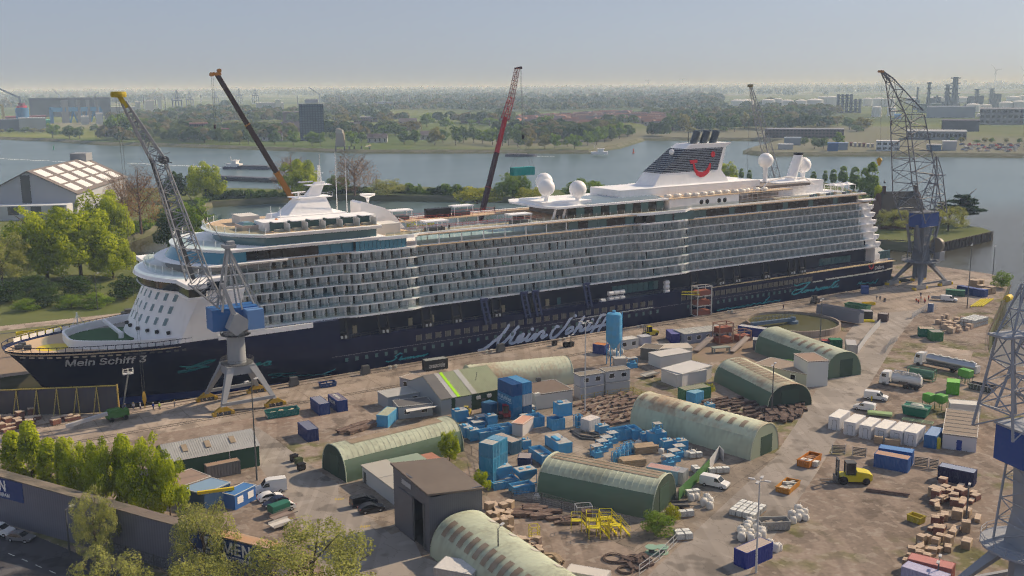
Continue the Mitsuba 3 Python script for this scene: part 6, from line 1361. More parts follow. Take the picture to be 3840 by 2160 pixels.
for i, (p, q) in enumerate((((152.2,127.4),(154.2,125.8)),((154.6,124.5),(156.2,122.5)),((160,114.7),(161.5,112.8)),((161.3,112.4),(162.2,111.1)))):
 L_, a = edge(p, q); kk = thing('barrier_rack', ('first', 'second', 'third', 'fourth')[i] + ' dark slatted rack from the left beside the blue containers', 'rack'); to = place(*p, 0, a)
 for z in np.linspace(.2,1.6,6): part(kk, 'slat', M().bx(0, L_, 0,.08, z, z + .17), DGREY, to=to)
 for x in (0, L_ - .1): part(kk, 'post', M().bx(x, x + .1,-.05,1,0,.15).bx(x, x + .1,-.04,.12,.15,2), LGREY, to=to)
# totes and sacks
totes(101.5,114,2,2,-.4, 'white liquid tote in the group by the fence corner', 'totes at the fence corner', 1)
totes(105.2,121.5,4,1,-.4, 'white liquid tote in the row behind the feathery bush', 'totes behind the feathery bush')
totes(114.5,126.4,2,1,-.3, 'white liquid tote beside the green fence', 'totes by the green fence'); totes(125.1,132.2,3,1,-.4, 'white liquid tote behind the white van by the fence', 'totes behind the white van')
totes(127.5,140.1,2,1,-.3, 'white liquid tote near the rusty hangar', 'totes near the rusty hangar'); totes(122.9,133.6,1,2,-.3, 'white liquid tote in the fenced corner by the grey steel container', 'totes by the steel container')
totes(144,123.7,1,3,.4, 'white liquid tote beside the orange skip', 'totes beside the orange skip')
totes(117,112.8,4,4,.4, 'white liquid tote in the big group beside the road', 'totes in the big roadside group', 1)
bags([(114.2,125),(115.2,124.9),(114.5,122.2),(114.5,120.7),(116.4,123.5),(116,122.3)], 'white bulk bag by the tote group at the big hangar', 'bulk bags at the big hangar')
bags(region([(109.5,109.2),(112.1,111),(116.5,113.2),(115.9,110.8),(113.4,107.1),(111.6,107.4),(110.3,108.3)], 26,9,1.05), 'crumpled white bulk bag in the heap by the blue container', 'bulk bags by the blue container')
bags(region([(124.1,111.6),(126.4,112.5),(127.1,111.1),(124.7,108.7),(120.9,108)], 7,10,1.2), 'full white bulk bag at the right end of the tote group', 'bulk bags right of the totes'); bags([(112.3,104.9),(111.7,103.2),(112.3,103.2)], 'white bulk bag near the blue container in the foreground', 'bulk bags in the foreground')
bags(region([(161.4,212.4),(165.7,214.6),(166.2,210.4),(162.6,207.9)], 7,14,1.2), 'white covered sack under the blue silo', 'sacks under the silo')
bags([(124.8,145.5),(127.8,141.5),(129,141.1),(123.9,151.4),(92.2,139.9),(94,141.9)], 'single white bulk bag among the blue equipment', 'bulk bags among the equipment')
# ---- fences, yellow platforms, loose things
def fence(pts, h, label, mat, post=2.5, name='fence', mesh_=False, solid_=False):
 k = thing(name, label, 'fence')
 for a, b in zip(pts, pts[1:]):
  a, b = np.array(a), np.array(b); L_ = np.linalg.norm(b - a); n = max(1, int(L_ / post)); ang = math.atan2(*(b - a)[::-1])
  for i in range(n):
   to = place(*(a + (b - a) * i / n),0, ang); w = L_ / n
   if solid_: part(k, 'panel', M().bx(.03, w - .03,-.04,.04,.05, h), mat, to=to)
   else:
    m = M()
    for z in ((.15, h * .5, h) if not mesh_ else np.linspace(.1, h, 6)): m.beam((0,0, z),(w, 0, z),.06)
    if mesh_:
     for x in np.linspace(0, w, 7): m.beam((x, 0,.1),(x, 0, h),.035)
    part(k, 'rail', m, mat, to=to)
   part(k, 'post', M().bx(-.05,.05,-.05,.05,0, h + .1), mat, to=to)
GF = paint((.06,.16,.05))
fence([(112.4,126.2),(120.1,130.3),(126.6,133.9)], 2.2, 'green panel fence beside the big green hangar', GF, solid_=True)
fence([(126.6,133.9),(133,138.1),(131.9,135.7)], 2.2, 'grey panel fence between the green fence and the rusty hangar', LGREY, solid_=True)
fence([(132.2,182),(139.4,181.8),(145.8,180.3),(145.1,173.4)], 1.2, 'yellow railing around the rusty steel rows', paint((.4,.31,.05)))
fence([(88.4,141.9),(92,138),(95,130.6),(98.4,122.2)], 1.9, 'thin wire fence along the big green hangar', DGREY, mesh_=True, post=3)
fence([(89.3,108.4),(94.9,110.5),(102.3,114.3)], 1.6, 'grey rail fence along the road at the wooden reels', LGREY)
fence([(248.4,192.8),(231.6,183.7),(217.2,175.1)], 2., 'grey panel fence beside the road near the basin', LGREY, solid_=True)
fence([(264.1,193.6),(278.4,199.2),(281.2,197.3)], 1.8, 'grey fence around the cream block lot', LGREY, mesh_=True)
fence([(224.1,171.7),(232.2,176.5),(237.5,178.3)], 1.6, 'bent wire fence at the gravel patch', STEEL, mesh_=True)
fence([(249.4,158.5),(268,170.5),(270.7,172),(314.6,195.1),(338.1,208.3)], 1.1, 'rusty railing along the water on the right', paint((.12,.08,.06)))
fence([(12.6,181),(18.7,170.6),(24.3,160.1),(31.5,146.7)], 2.2, 'dark wire fence in front of the long grey shed', DGREY, mesh_=True, post=3)
fence([(93.9,176.8),(93.5,162.1),(86,146.1)], 1.8, 'rusty fence by the tower of six', paint((.2,.16,.13)))
YL = paint((.58,.5,.02))
def platform(p, label, s=1., a=0.):
 k = thing('access_platform', label, 'platform'); to = place(p[0], p[1], 0, a, s)
 m = M()
 for x in (0,1.5):
  for y in (0,1): m.tube((x, y, 0),(x, y, 2.6),.05, n=5)
 for z in (2.1,2.6): m.path([(0,0, z),(0,1, z),(1.5,1, z)], .045,4)
 part(k, 'frame', m, YL, to=to); part(k, 'deck', M().bx(0,1.5,0,1,1.5,1.58), YL, to=to)
 for i in range(5): part(k, 'step', M().bx(1.6 + i * .22,1.85 + i * .22,.05,.95,1.25 - i * .27,1.3 - i * .27), YL, to=to)
 part(k, 'stringer', M().beam((1.5,0,1.55),(2.8,0,0),.07).beam((1.5,1,1.55),(2.8,1,0),.07).beam((1.5,0,2.5),(2.8,0,.9),.06).beam((1.5,1,2.5),(2.8,1,.9),.06), YL, to=to)
for p, s, l in (((91.4,124.3),1.3, 'leftmost of the cluster'),((90.3,122.1),1.2, 'nearest of the cluster'),((92,122.4),1.2, 'middle of the cluster'),((93.5,123.6),1.3, 'back of the cluster'),((93.5,121),1.2, 'rightmost of the cluster')): platform(p, 'yellow stair platform, ' + l, s, -.6)
platform((89.7,126.1), 'grey brown stair platform left of the yellow cluster', 1.1,-.6)
k = thing('yellow_cage', 'yellow work basket standing on the dirt', 'basket'); to = place(82.5,126.8,0,-.3)
m = M()
for x in (0,1.4):
 for y in (0,1.4): m.tube((x, y, 0),(x, y, 2.1),.06, n=5)
for z in (.1,.5,1.2,2.1):
 m.path([(0,0, z),(1.4,0, z),(1.4,1.4, z),(0,1.4, z),(0,0, z)], .05,4)
part(k, 'frame', m, YL, to=to); part(k, 'floor', M().bx(0,1.4,0,1.4,.06,.14), YL, to=to)
k = thing('steel_cage', 'open steel frame with a rusty box beside the green hangar', 'frame'); to = place(92.7,128.7,0,-.4); m = M()
for x in (0,2.6):
 for y in (0,1.8): m.tube((x, y, 0),(x, y, 2.4),.07, n=5)
m.path([(0,0,2.4),(2.6,0,2.4),(2.6,1.8,2.4),(0,1.8,2.4),(0,0,2.4)], .07,4); part(k, 'frame', m, LGREY, to=to); part(k, 'box', M().bx(1,2.5,.2,1.6,.1,1.5), 'rusty', to=to)
def reel(p, label):
 k = thing('cable_reel', label, 'reel'); c = (p[0], p[1], 0); part(k, 'drum', M().lathe([(.45,.1),(.45,.9)], c, 14), DGREY, 40)
 for z in (0,.9): part(k, 'flange', M().lathe([(.02, z),(.95, z),(.95, z + .1),(.02, z + .1)], c, 18), paint((.22,.36,.28)))
reel((95.5,113.1), 'green wooden reel lying flat, left one'); reel((96.9,112.2), 'green wooden reel lying flat, right one by the fence')
def coil(p, r, label, n=5, tilt=0.):
 m = M()
 for i in range(n):
  q = r * (1 - .09 * (i % 3)); t = np.linspace(0,2 * PI, 22); m.path([(p[0] + q * math.cos(a), p[1] + q * math.sin(a),.08 + i * .07) for a in t], .06,5)
 solid('wire_coil', m, 'rusty_dark', label, 'coil')
coil((89.3,114.5),1.6, 'large wire rope coil in the foreground yard'); coil((91.7,112.6),1.3, 'second wire rope coil left of the reels'); coil((88.4,110.5),1.2, 'wire rope coil at the fence corner'); coil((92,110.8),.9, 'dark coil among the old tyres')
scatter('scrap_block', CRATE, region([(81.3,128.9),(82.5,127.2),(82.7,124.1),(81.2,121.8),(79.8,123.1),(80,126.7)], 8,20,.9), 'weathered grey timber block at the bottom hangar', 'block', 'grey blocks at the bottom hangar', (.6,1.1), {'boards': 'rusty'})
scatter('pallet_stack', CRATE, region([(83,141.8),(86.6,139.5),(81.7,131.3),(80.2,134.1)], 16,21,1.3), 'pale pallet stack right of the tall hall', 'pallet stack', 'pallet stacks by the tall hall', (.7,1.1))
scatter('scrap', BUND, region([(85.9,137.9),(90.3,137.1),(92.9,130),(90.8,127.6),(88.6,131.4),(83.8,134.5)], 14,22,1.4), 'rusty scrap girder on the dirt by the wire fence', 'scrap', 'scrap by the wire fence', (.6,1.1), {'bars': 'rusty'}, ang=-.5)
scatter('scrap', BUND, region([(89.9,113.4),(94.7,112.6),(93.3,110),(90.3,109.2),(88.7,111.4)], 9,23,1.1), 'dark scrap piece near the wooden reels', 'scrap', 'scrap near the reels', (.4,.7), {'bars': 'rusty_dark'})
scatter('scrap', BUND, region([(81.6,121.6),(82.9,119.5),(80.3,116.1),(79.7,116.9)], 5,24,1.1), 'yellow brown machine part beside the bottom hangar', 'scrap', 'machine parts at the bottom hangar', (.5,.8), {'bars': 'timber'})
scatter('girder', BUND, [(78.5,191.2),(80.6,192),(82.4,192.4),(84.2,192.8),(85.1,191.4),(80.2,190),(82.7,190.6)], 'stacked steel girder between the navy container and the green hangar', 'girder', 'girders by the green hangar', (1., 1.4), {'bars': 'rusty'}, ang=.28, jit=.08)
solid('long_timber', M().bx(0,7,0,.8,0,.35).bx(.1,7.2,.1,.7,.36,.6).xf((142.4,111.3,0),-.95), 'rusty', 'long weathered beam lying on the dirt right of the forklift', 'beam')
solid('concrete_plinth', M().poly([(232.5,166),(239.5,169.6),(244.1,159.5),(233.6,153.3),(227.1,161.1)], .01,.25), 'apron_concrete', 'raised concrete slab by the water on the right', 'slab')
for i in range(5): solid('yellow_beam', M().beam((*np.array([293.2,193.7]) + np.array([i * .9,-.4 * i]),.3),(*np.array([306.5,198.7]) + np.array([i * .9,-.4 * i]),.3),.35), YL, 'yellow painted beam lying on the quay corner', 'beam', 'yellow beams at the quay corner')
solid('steel_bed', M().bx(0,6,0,.3,.2,.6).bx(0,6,2.2,2.5,.2,.6).bx(0,.3,0,2.5,.2,.6).bx(5.7,6,0,2.5,.2,.6).beam((0,.2,.5),(6,2.3,.5),.25).xf((245.5,199.7,0),-.6), YL, 'yellow steel frame beside the round basin', 'frame')
# grey girder bridge beside the basin
solid('box_girder', M().bx(0,14.5,0,2.6,.6,3.4).bx(0,14.5,.2,.3,3.4,4.3).bx(0,14.5,2.3,2.4,3.4,4.3).xf((241.2,210.7,0), math.atan2(*(np.array([243.2,198.1]) - np.array([241.2,210.7]))[::-1])), paint((.20,.21,.25)), 'grey steel box girder lying above the round basin', 'girder')
# ---- round basin
bx_, by_ = 232.5,209.9; 
k = thing('round_basin', 'round concrete settling basin with green water', 'basin')
bx0, by0 = 216,208.8; bx1, by1 = 235.6,193.9; 
BC = np.array([226.3,206.2]); BR = 13.2
part(k, 'wall', M().lathe([(BR + .35,0),(BR + .35,1.9),(BR - .2,1.9),(BR - .2,.4)], (*BC, 0),56), 'apron_concrete', 40); part(k, 'water', M().sheet(sg.Point(*BC).buffer(BR - .15,20),1.15), 'basin_water')
pm('basin_water', (.085,.085,.035),.12,0., .6)
m = M().bx(-BR - 1.5,.6,-.6,.6,1.9,2.8)
for x in np.arange(-BR - 1,.5,1.2):
 for y in (-.55,.55): m.tube((x, y, 2.8),(x, y, 3.9),.05, n=4)
for y in (-.55,.55): m.beam((-BR - 1, y, 3.9),(.5, y, 3.9),.07)
part(k, 'scraper_bridge', m.xf((*BC, 0),-.15), paint((.10,.15,.22))); part(k, 'center_pier', M().lathe([(1.6,.4),(1.6,1.9),(.8,2.0),(.8,3)], (*BC, 0),18), paint((.10,.15,.22)),40)
# rusty towers and frames
def frame_tower(p, L_, D_, n, hh, label, mat, infill):
 k = thing('rack_tower', label, 'rack'); to = place(*p, 0,-.1); m = M()
 for x in (0, L_):
  for y in (0, D_): m.beam((x, y, 0),(x, y, n * hh),.25)
 for i in range(n + 1):
  z = min(i * hh + .15, n * hh - .1); m.beam((0,0, z),(L_, 0, z),.2).beam((0, D_, z),(L_, D_, z),.2).beam((0,0, z),(0, D_, z),.2).beam((L_, 0, z),(L_, D_, z),.2)
 part(k, 'frame', m, mat, to=to)
 for i in range(n): part(k, 'crate', M().bx(.2, L_ - .2,.2, D_ - .2, i * hh + .3, i * hh + 1.7), infill, to=to)
RC = paint((.26,.09,.06),.8)
frame_tower((212.3,231.9),5.2,3.2,3,3.1, 'tall white framed rack with red brown crates against the hull', OFFWHITE, RC)
frame_tower((193.6,202.4),4.6,3,2,2.9, 'red brown rack tower beside the office row', paint((.3,.17,.13)), RC)
frame_tower((200.2,201.3),4,3,1,3, 'single rusty rack with a pitched orange lid', paint((.3,.2,.16)), RC)
solid('yellow_gangway', M().bx(0,5.5,0,.8,7,7.1).beam((0,0,8),(5.5,0,8),.1).beam((0,.8,8),(5.5,.8,8),.1).beam((0,0,7.5),(5.5,0,7.5),.08).xf((212.7,231.7,0),2.5), YL, 'yellow gangway from the white rack to the ship', 'gangway')
solid('gangway_ramp', M().beam((182.5,199.5,.6),(190.9,202.9,2.4),1.6,.3).beam((182.5,199.5,1.7),(190.9,202.9,3.4),.1).beam((182.1,197.9,1.7),(190.5,201.2,3.4),.1), paint((.33,.28,.25)), 'grey gangway ramp lying on the grass', 'gangway')
solid('gangway_ramp', M().beam((189.7,193.5,.6),(200,198.1,2.2),1.4,.3).beam((189.7,193.5,1.6),(200,198.1,3.2),.1), paint((.36,.31,.28)), 'pale gangway ramp leaning at the right of the grass', 'gangway')
solid('trestle', M().bx(0,5,0,2,1.3,1.5).bx(.2,.5,.2,.5,0,1.3).bx(4.5,4.8,.2,.5,0,1.3).bx(.2,.5,1.5,1.8,0,1.3).bx(4.5,4.8,1.5,1.8,0,1.3).xf((185.7,196.1,0),-.3), paint((.22,.26,.24)), 'steel trestle with a green deck on the grass', 'trestle')
# small things along the quay edge: bollards, electric boxes
for x in (73.5,107.5,136,160,188,224,236,262,287):
 solid('bollard', M().lathe([(.35,0),(.3,.5),(.5,.62),(.5,.75),(.01,.8)], (x, 230.6,0),12).lathe([(.35,0),(.3,.5),(.5,.62),(.5,.75),(.01,.8)], (x + 1.6,230.6,0),12), paint((.4,.4,.38)), 'pair of white topped mooring bollards on the quay edge', 'bollard', 'bollards along the quay edge')
for x, l in ((80.4, 'mesh covered winch on the quay edge, left one'),(99, 'small quay machine with a pale canopy'),(138.5, 'mesh covered winch on the quay edge near the script lettering')):
 solid('quay_winch', M().bx(0,2.2,0,1.3,.3,1.4).bx(.2,2,.1,1.2,1.4,2.3).tube((.3,-.1,.4),(.3,1.4,.4),.4, n=8).xf((x, 228.6,0)), DGREY, l, 'winch')
for p, l in (((155.1,226.3), 'black bin with a white lid on the quay'),((156.7,223.2), 'left black bin of the pair on the quay'),((158.3,222.8), 'right black bin of the pair on the quay'),((63.1,180.2), 'black wheeled bin, farthest of three by the hall road'),((63.2,178), 'olive wheeled bin in the middle of three by the hall road'),((62.6,175), 'black wheeled bin, nearest of three by the hall road')):
 solid('waste_bin', M().bx(0,1.3,0,1,.2,1.2).bx(-.05,1.35,-.05,1.05,1.2,1.35).bx(.1,.3,.1,.9,0,.2).bx(1,1.2,.1,.9,0,.2).xf((*p, 0),.3), paint((.05,.07,.03)) if 'olive' in l else BLACK, l, 'bin')
# dock screen left of the bow
k = thing('dock_screen', 'dark screen wall with yellow struts beside the ship bow', 'screen')
to = place(3.6,249,0,-.437)
for i in range(10):
 x0, x1 = i * 4.2,4.16 + i * 4.2
 part(k, 'panel', M().bx(x0, x1,0,.2,.3,6.1), 'screen_grey', to=to); part(k, 'strut', M().beam((x0,-.1,6.1),(x0 - .7,-1.6,.1),.16).beam((x0,-.1,6.1),(x0 + .7,-1.6,.1),.16), paint((.45,.34,.08)), to=to)
worn('screen_grey', (.10,.085,.075),(.06,.06,.09),.15,.9,.5,.7)
part(k, 'top_rail', M().beam((0,0,6.25),(42,0,6.25),.2), paint((.45,.34,.08)), to=to); part(k, 'end_post', M().tube((42.2,-.2,0),(42.2,-.2,6.6),.2), paint((.5,.35,.1)), to=to)
solid('dock_pier', M().bx(2,17.5,241,268,-9,9.5).bx(3,12,243,262,9.5,11.5), paint((.16,.125,.105),.9), 'brown grey dock gate block under the ship bow', 'dock gate')
# ---- the road behind the dock
struct('dock_road', M().sheet([(-100,345),(300,330),(300,323),(-100,338)], .01), 'apron_concrete'); struct('dock_rail', M().bx(-100,110,328.5,329.1,.02,.1), DGREY)
solid('yellow_rack', M().bx(0,12,0,.25,0,2.2).bx(0,12,2,2.25,0,2.2).bx(0,.25,.25,2,1.8,2.2).bx(11.75,12,.25,2,1.8,2.2).beam((0,.1,.2),(12,.1,2.1),.2).xf((31.5,317,0)), YL, 'long yellow rack beside the road behind the bow', 'rack')
solid('winch_box', M().bx(0,6,0,3,.2,3).bx(1,4,.5,2.5,3,3.8).xf((62,324,0)), DGREY, 'dark machine box on the rails behind the bow', 'machine')

# ---- cranes ----------------------------------------------------------------------------------
CG = 'crane_grey'; worn('crane_grey', (.28,.30,.33),(.36,.36,.36),.4,.6,.4,.5); worn('crane_mid', (.25,.28,.34),(.33,.33,.33),.4,.7,.4,.6); worn('crane_dark', (.14,.16,.20),(.2,.19,.19),.4,.7,.4,.6); BLUE = paint((.025,.12,.36),.4)
def bogie(k, x, y, c1=YELLOW):
 b = part(k, 'bogie', M().hexa([(x - 2, y - .5,.9),(x + 2, y - .5,.9),(x + 2, y + .5,.9),(x - 2, y + .5,.9),(x - .6, y - .45,1.9),(x + .6, y - .45,1.9),(x + .6, y + .45,1.9),(x - .6, y + .45,1.9)]), c1)
 for i in (-1.4,-.5,.5,1.4): part(b, 'wheel', M().tube((x + i, y - .3,.42),(x + i, y + .3,.42),.38, n=10), DGREY)
 part(b, 'buffer', M().bx(x - 2.4, x - 1.6, y - .6, y + .6,.15,.8).bx(x + 1.6, x + 2.4, y - .6, y + .6,.15,.8), c1)
def boom(k, pts, ws, n, r, mat, side=(0,1,0), name='boom_section'):
 for i in range(len(pts) - 1): part(k, name, lattice(M(), pts[i], pts[i + 1], ws[i], ws[i + 1], n[i], r, side), mat)
k = thing('portal_crane', 'light grey portal crane with a blue machine house standing before the ship bow', 'crane')
cx, cy = 66.2,222.8
for x, y in ((60.6,216.6),(72.4,216.6),(60.6,229.2),(72.4,229.2)):
 part(k, 'leg', M().hexa([(x - .45, y - .45,1.7),(x + .45, y - .45,1.7),(x + .45, y + .45,1.7),(x - .45, y + .45,1.7), *[(cx + (x - cx) * .42 + a * .85, cy + (y - cy) * .36 + b * .85,9.2) for a, b in ((-1,-1),(1,-1),(1,1),(-1,1))]]), CG)
 bogie(k, x, y, paint((.42,.27,.03)))
part(k, 'portal_head', M().bx(cx - 3.2, cx + 3.2, cy - 3.1, cy + 3.1,7.6,9.6), CG); part(k, 'sill_beam', M().beam((60.6,216.6,2.3),(72.4,216.6,2.3),.5,.7).beam((60.6,229.2,2.3),(72.4,229.2,2.3),.5,.7), CG)
part(k, 'column', M().lathe([(2.05,9.6),(1.95,16.3)], (cx, cy, 0),24), CG, 40)
m = M()
for z, r in ((9.65,3.6),(16.2,3.3)):
 t = np.linspace(0,2 * PI, 17); ring = lambda zz: [(cx + r * math.cos(a), cy + r * math.sin(a), zz) for a in t]
 m.lathe([(1.9, z),(r, z),(r, z + .1),(1.9, z + .1)], (cx, cy, 0),16).path(ring(z + 1.1),.04,4).path(ring(z + .6),.03,4)
 for q in ring(z)[:-1]: m.tube(q, (q[0], q[1], z + 1.1),.04, n=4)
part(k, 'gallery', m, DGREY)
part(k, 'slewing_ring', M().lathe([(2.6,16.4),(2.7,17.4)], (cx, cy, 0),20), CG, 40)
part(k, 'machine_house', M().bx(cx - 5, cx + 5.3, cy - .5, cy + 4.5,17.4,22.3), BLUE); part(k, 'house_wing', M().bx(cx + 1.9, cx + 5.6, cy - 3.6, cy - .5,17.2,22), paint((.12,.25,.52),.4))
part(k, 'white_band', M().bx(cx + 1.85, cx + 5.65, cy - 3.65, cy - .5,17.1,17.6), WHITE)
part(k, 'counterweight', M().loft([[(cx - 1.9 + x, cy - 4.6 + y * .2, z) for x, z in ((-.9,18.5),(.8,16.9),(3.4,18.2),(3.6,20.2),(1.6,21.8),(.6,21.6))] for y in (0,14)]), CG)
part(k, 'side_plate', M().hexa([(cx - 1.5, cy - 4,21),(cx - .4, cy - 4,20.6),(cx - .4, cy - 3.4,20.6),(cx - 1.5, cy - 3.4,21),(cx - 3.6, cy - 4,28.8),(cx - 3, cy - 4,28.8),(cx - 3, cy - 3.4,28.8),(cx - 3.6, cy - 3.4,28.8)]), CG)
boom(k, [(63.5, cy, 23),(58.9, cy, 29.5),(52.2, cy, 55.5),(46.2, cy, 67.6)], [1.6,4.4,2.5,.9], [4,13,6], .17, CG)
part(k, 'boom_walkway', M().beam((58.0, cy + .6,29.5),(50.9, cy + .6,56),.9,.15), DGREY)
part(k, 'boom_head', M().lathe([(.05,-.6),(1.5,-.55),(1.6,0),(1.5,.55),(.05,.6)], (45.3, cy, 69.2),14).beam((46.6, cy, 66.5),(45.2, cy, 69.4),1.2,.8), paint((.42,.33,.02)))
part(k, 'boom_winch', M().tube((53.3, cy - 1.2,55.6),(53.3, cy + 1.2,55.6),.9, n=12).beam((51.5, cy - 1.4,56.2),(54.6, cy - 1.4,55),.2).beam((51.5, cy + 1.4,56.2),(55, cy + 1.4,57),.1), DGREY)
m = M()
for y in (-2,2):
 m.beam((65.6, cy + y * .3,36),(63, cy + y, 22),.45).beam((65.6, cy + y * .3,36),(71.5, cy + y, 22),.4).beam((65.8, cy + y * .3,35),(67.5, cy + y, 22),.3).beam((64, cy + y * .8,27),(69.4, cy + y * .8,27),.2)
part(k, 'a_frame', m, CG); part(k, 'a_frame_head', M().bx(64.6,67.2, cy - 1.4, cy + 1.4,35.8,36.5).box((66.4, cy, 36.9),(1.4,1.6,.7)), CG)
for s in (-.25,.25): part(k, 'hoist_rope', M().tube((45 + s, cy, 69),(45.6 + s, cy, 6.2),.035, n=3), DGREY); part(k, 'luffing_rope', M().tube((65.4, cy + s, 36.4),(53, cy + s, 55.4),.04, n=3), DGREY)
part(k, 'hook_block', M().loft([[(45.6 + a * x, cy + b * x, z) for a, b in ((-.3,-.2),(.3,-.2),(.3,.2),(-.3,.2))] for z, x in ((3.6,.6),(4.4,1.3),(5.6,1.2),(6.3,.5))]).tube((45.6, cy, 2.6),(45.6, cy, 3.6),.12), paint((.5,.3,.03)))
def tower_crane(cx, cy, label, rot, pts, drum=True, D_='crane_dark'):
 """Dark lattice portal crane; its boom runs through pts (offset along the boom, height, width)."""
 k = thing('lattice_crane', label, 'crane'); to = place(cx, cy, 0, rot)
 P = lambda nm, m, mt=D_, sm=False: part(k, nm, m, mt, sm, to=to)
 for x, y in ((-7,-5.6),(7,-5.6),(-7,5.6),(7,5.6)):
  P('leg', M().hexa([(x - .5, y - .5,1.6),(x + .5, y - .5,1.6),(x + .5, y + .5,1.6),(x - .5, y + .5,1.6), *[(x * .3 + a * .9, y * .3 + b * .9,8.4) for a, b in ((-1,-1),(1,-1),(1,1),(-1,1))]]))
  P('bogie', M().bx(x - 2.6, x + 2.6, y - .6, y + .6,.25,1.6), GREY); P('buffer', M().bx(x - 3.4, x - 2.7, y - .7, y + .7,.2,1).bx(x + 2.7, x + 3.4, y - .7, y + .7,.2,1), YELLOW)
 P('sill_beam', M().beam((-7,-5.6,1.9),(7,-5.6,1.9),.6).beam((-7,5.6,1.9),(7,5.6,1.9),.6)); P('column', M().lathe([(2.4,3),(2.4,8.6)], n=18), D_, 40)
 m = M().lathe([(2,8.6),(6.3,8.6),(6.3,8.9),(2,8.9)], n=20)
 for z in (9.5,10.): m.path([(6.2 * math.cos(a),6.2 * math.sin(a), z) for a in np.linspace(0,2 * PI, 21)], .05,4)
 for a in np.linspace(0,2 * PI, 21): m.tube((6.2 * math.cos(a),6.2 * math.sin(a),8.9),(6.2 * math.cos(a),6.2 * math.sin(a),10),.05, n=4)
 P('platform', m); P('tower_lattice', lattice(M(),(0,0,9),(0,0,21),6.4,5.2,4,.17)); P('tower', M().loft([[(x * w, y * w, z) for x, y in ((-1,-1),(1,-1),(1,1),(-1,1))] for z, w in ((8.9,2.3),(14,1.8),(21,2.1))]))
 P('machine_house', M().bx(-4.5,5,-2.6,2.6,21,25.8), paint((.02,.06,.25))); P('house_roof', M().bx(-4.7,5.2,-2.8,2.8,25.8,26.1)); drum and P('cable_drum', M().tube((3.4,-3.4,14.4),(4.6,-3.4,14.4),2.6, n=20), paint((.2,.18,.15)))
 drum and P('side_cabinet', M().bx(3.6,6.4,-5,-2.4,8.9,12.2), GREY); drum and P('strut', M().beam((-3,-2,12),(-6,-2,22),.7).beam((3,-2,12),(6.6,-2,24),.8).beam((-3,2,12),(-6,2,22),.7).beam((3,2,12),(6.6,2,24),.8))
 ctr = [np.array((x, 0, z)) for x, z, w in pts]
 for i in range(len(pts) - 1): P('boom_section', lattice(M(), ctr[i], ctr[i + 1], pts[i][2], pts[i + 1][2], max(2, int(np.linalg.norm(ctr[i + 1] - ctr[i]) / 4.2)),.21,(0,1,0)))
 P('rear_frame', lattice(M(),(4.5,0,26),(6., 0,38.5),7,2.6,4,.2,(0,1,0))); P('rear_head', lattice(M(),(6., 0,38.5),(4.8,0,45),2.6,.6,2,.14,(0,1,0)).bx(3.6,8.6,-1.6,1.6,38.4,38.7))
 x, z, w = pts[-1]
 P('boom_head', M().lathe([(.05,-.4),(1., -.35),(1., .35),(.05,.4)], (x - .4,0, z),12), paint((.3,.14,.05))); P('luffing_rope', M().tube((pts[-3][0], 0, pts[-3][1]),(4.8,0,45),.05, n=3).tube((x, 0, z),(4.8,0,45),.04, n=3))
 P('stair', M().beam((-5,-4.4,9),(-1,-4.4,21),.7,.2)); return k, to
bp = [(-1., 25,9.5),(-5.4,34,10.5),(-12.3,58.7,7.6),(-22.5,71,1.9),(-26.8,74,.5)]
k, to = tower_crane(311.5,226.5, 'dark lattice portal crane at the stern of the ship', 0., bp)
part(k, 'hoist_rope', M().tube((-26.4,0,73.6),(-25.2,0,46),.04, n=3), DGREY, to=to)
part(k, 'hook_block', M().lathe([(.05,-1.4),(.35,-1.1),(1., .6),(.5,1.3),(.05,1.4)], (-25.2,0,44.6),10), paint((.5,.3,.03)), to=to)
tower_crane(127.7,72.8, 'dark lattice portal crane cut by the right edge in the foreground', PI - .25, bp, False, 'crane_mid')
# grey crane behind the ship
k = thing('harbour_crane', 'grey lattice crane standing behind the ship funnel', 'crane'); y4 = 283
b0, b1 = np.array([*np.insert([297.42,33.28], 1, y4)]), np.array([*np.insert([282.2,69.73], 1, y4)])
mid = b0 + (b1 - b0) * .62
part(k, 'boom_section', lattice(M(), b0 - (b1 - b0) * .25, mid, 3.4,2.6,9,.15,(0,1,0)), CG); part(k, 'boom_section', lattice(M(), mid, b1,2.6,.6,6,.12,(0,1,0)), CG)
part(k, 'boom_head', M().lathe([(.05,-.5),(1.1,-.45),(1.1,.45),(.05,.5)], tuple(b1),12), paint((.16,.13,.06))); part(k, 'column', M().lathe([(2.2,0),(2,22)], (b0[0] + 4, y4,0),14), CG, 40); part(k, 'machine_house', M().bx(b0[0] + 1, b0[0] + 9, y4 - 2.5, y4 + 2.5,22,26), BLUE)
part(k, 'hoist_rope', M().tube(tuple(b1),(b1[0], y4,38),.05, n=3), DGREY)
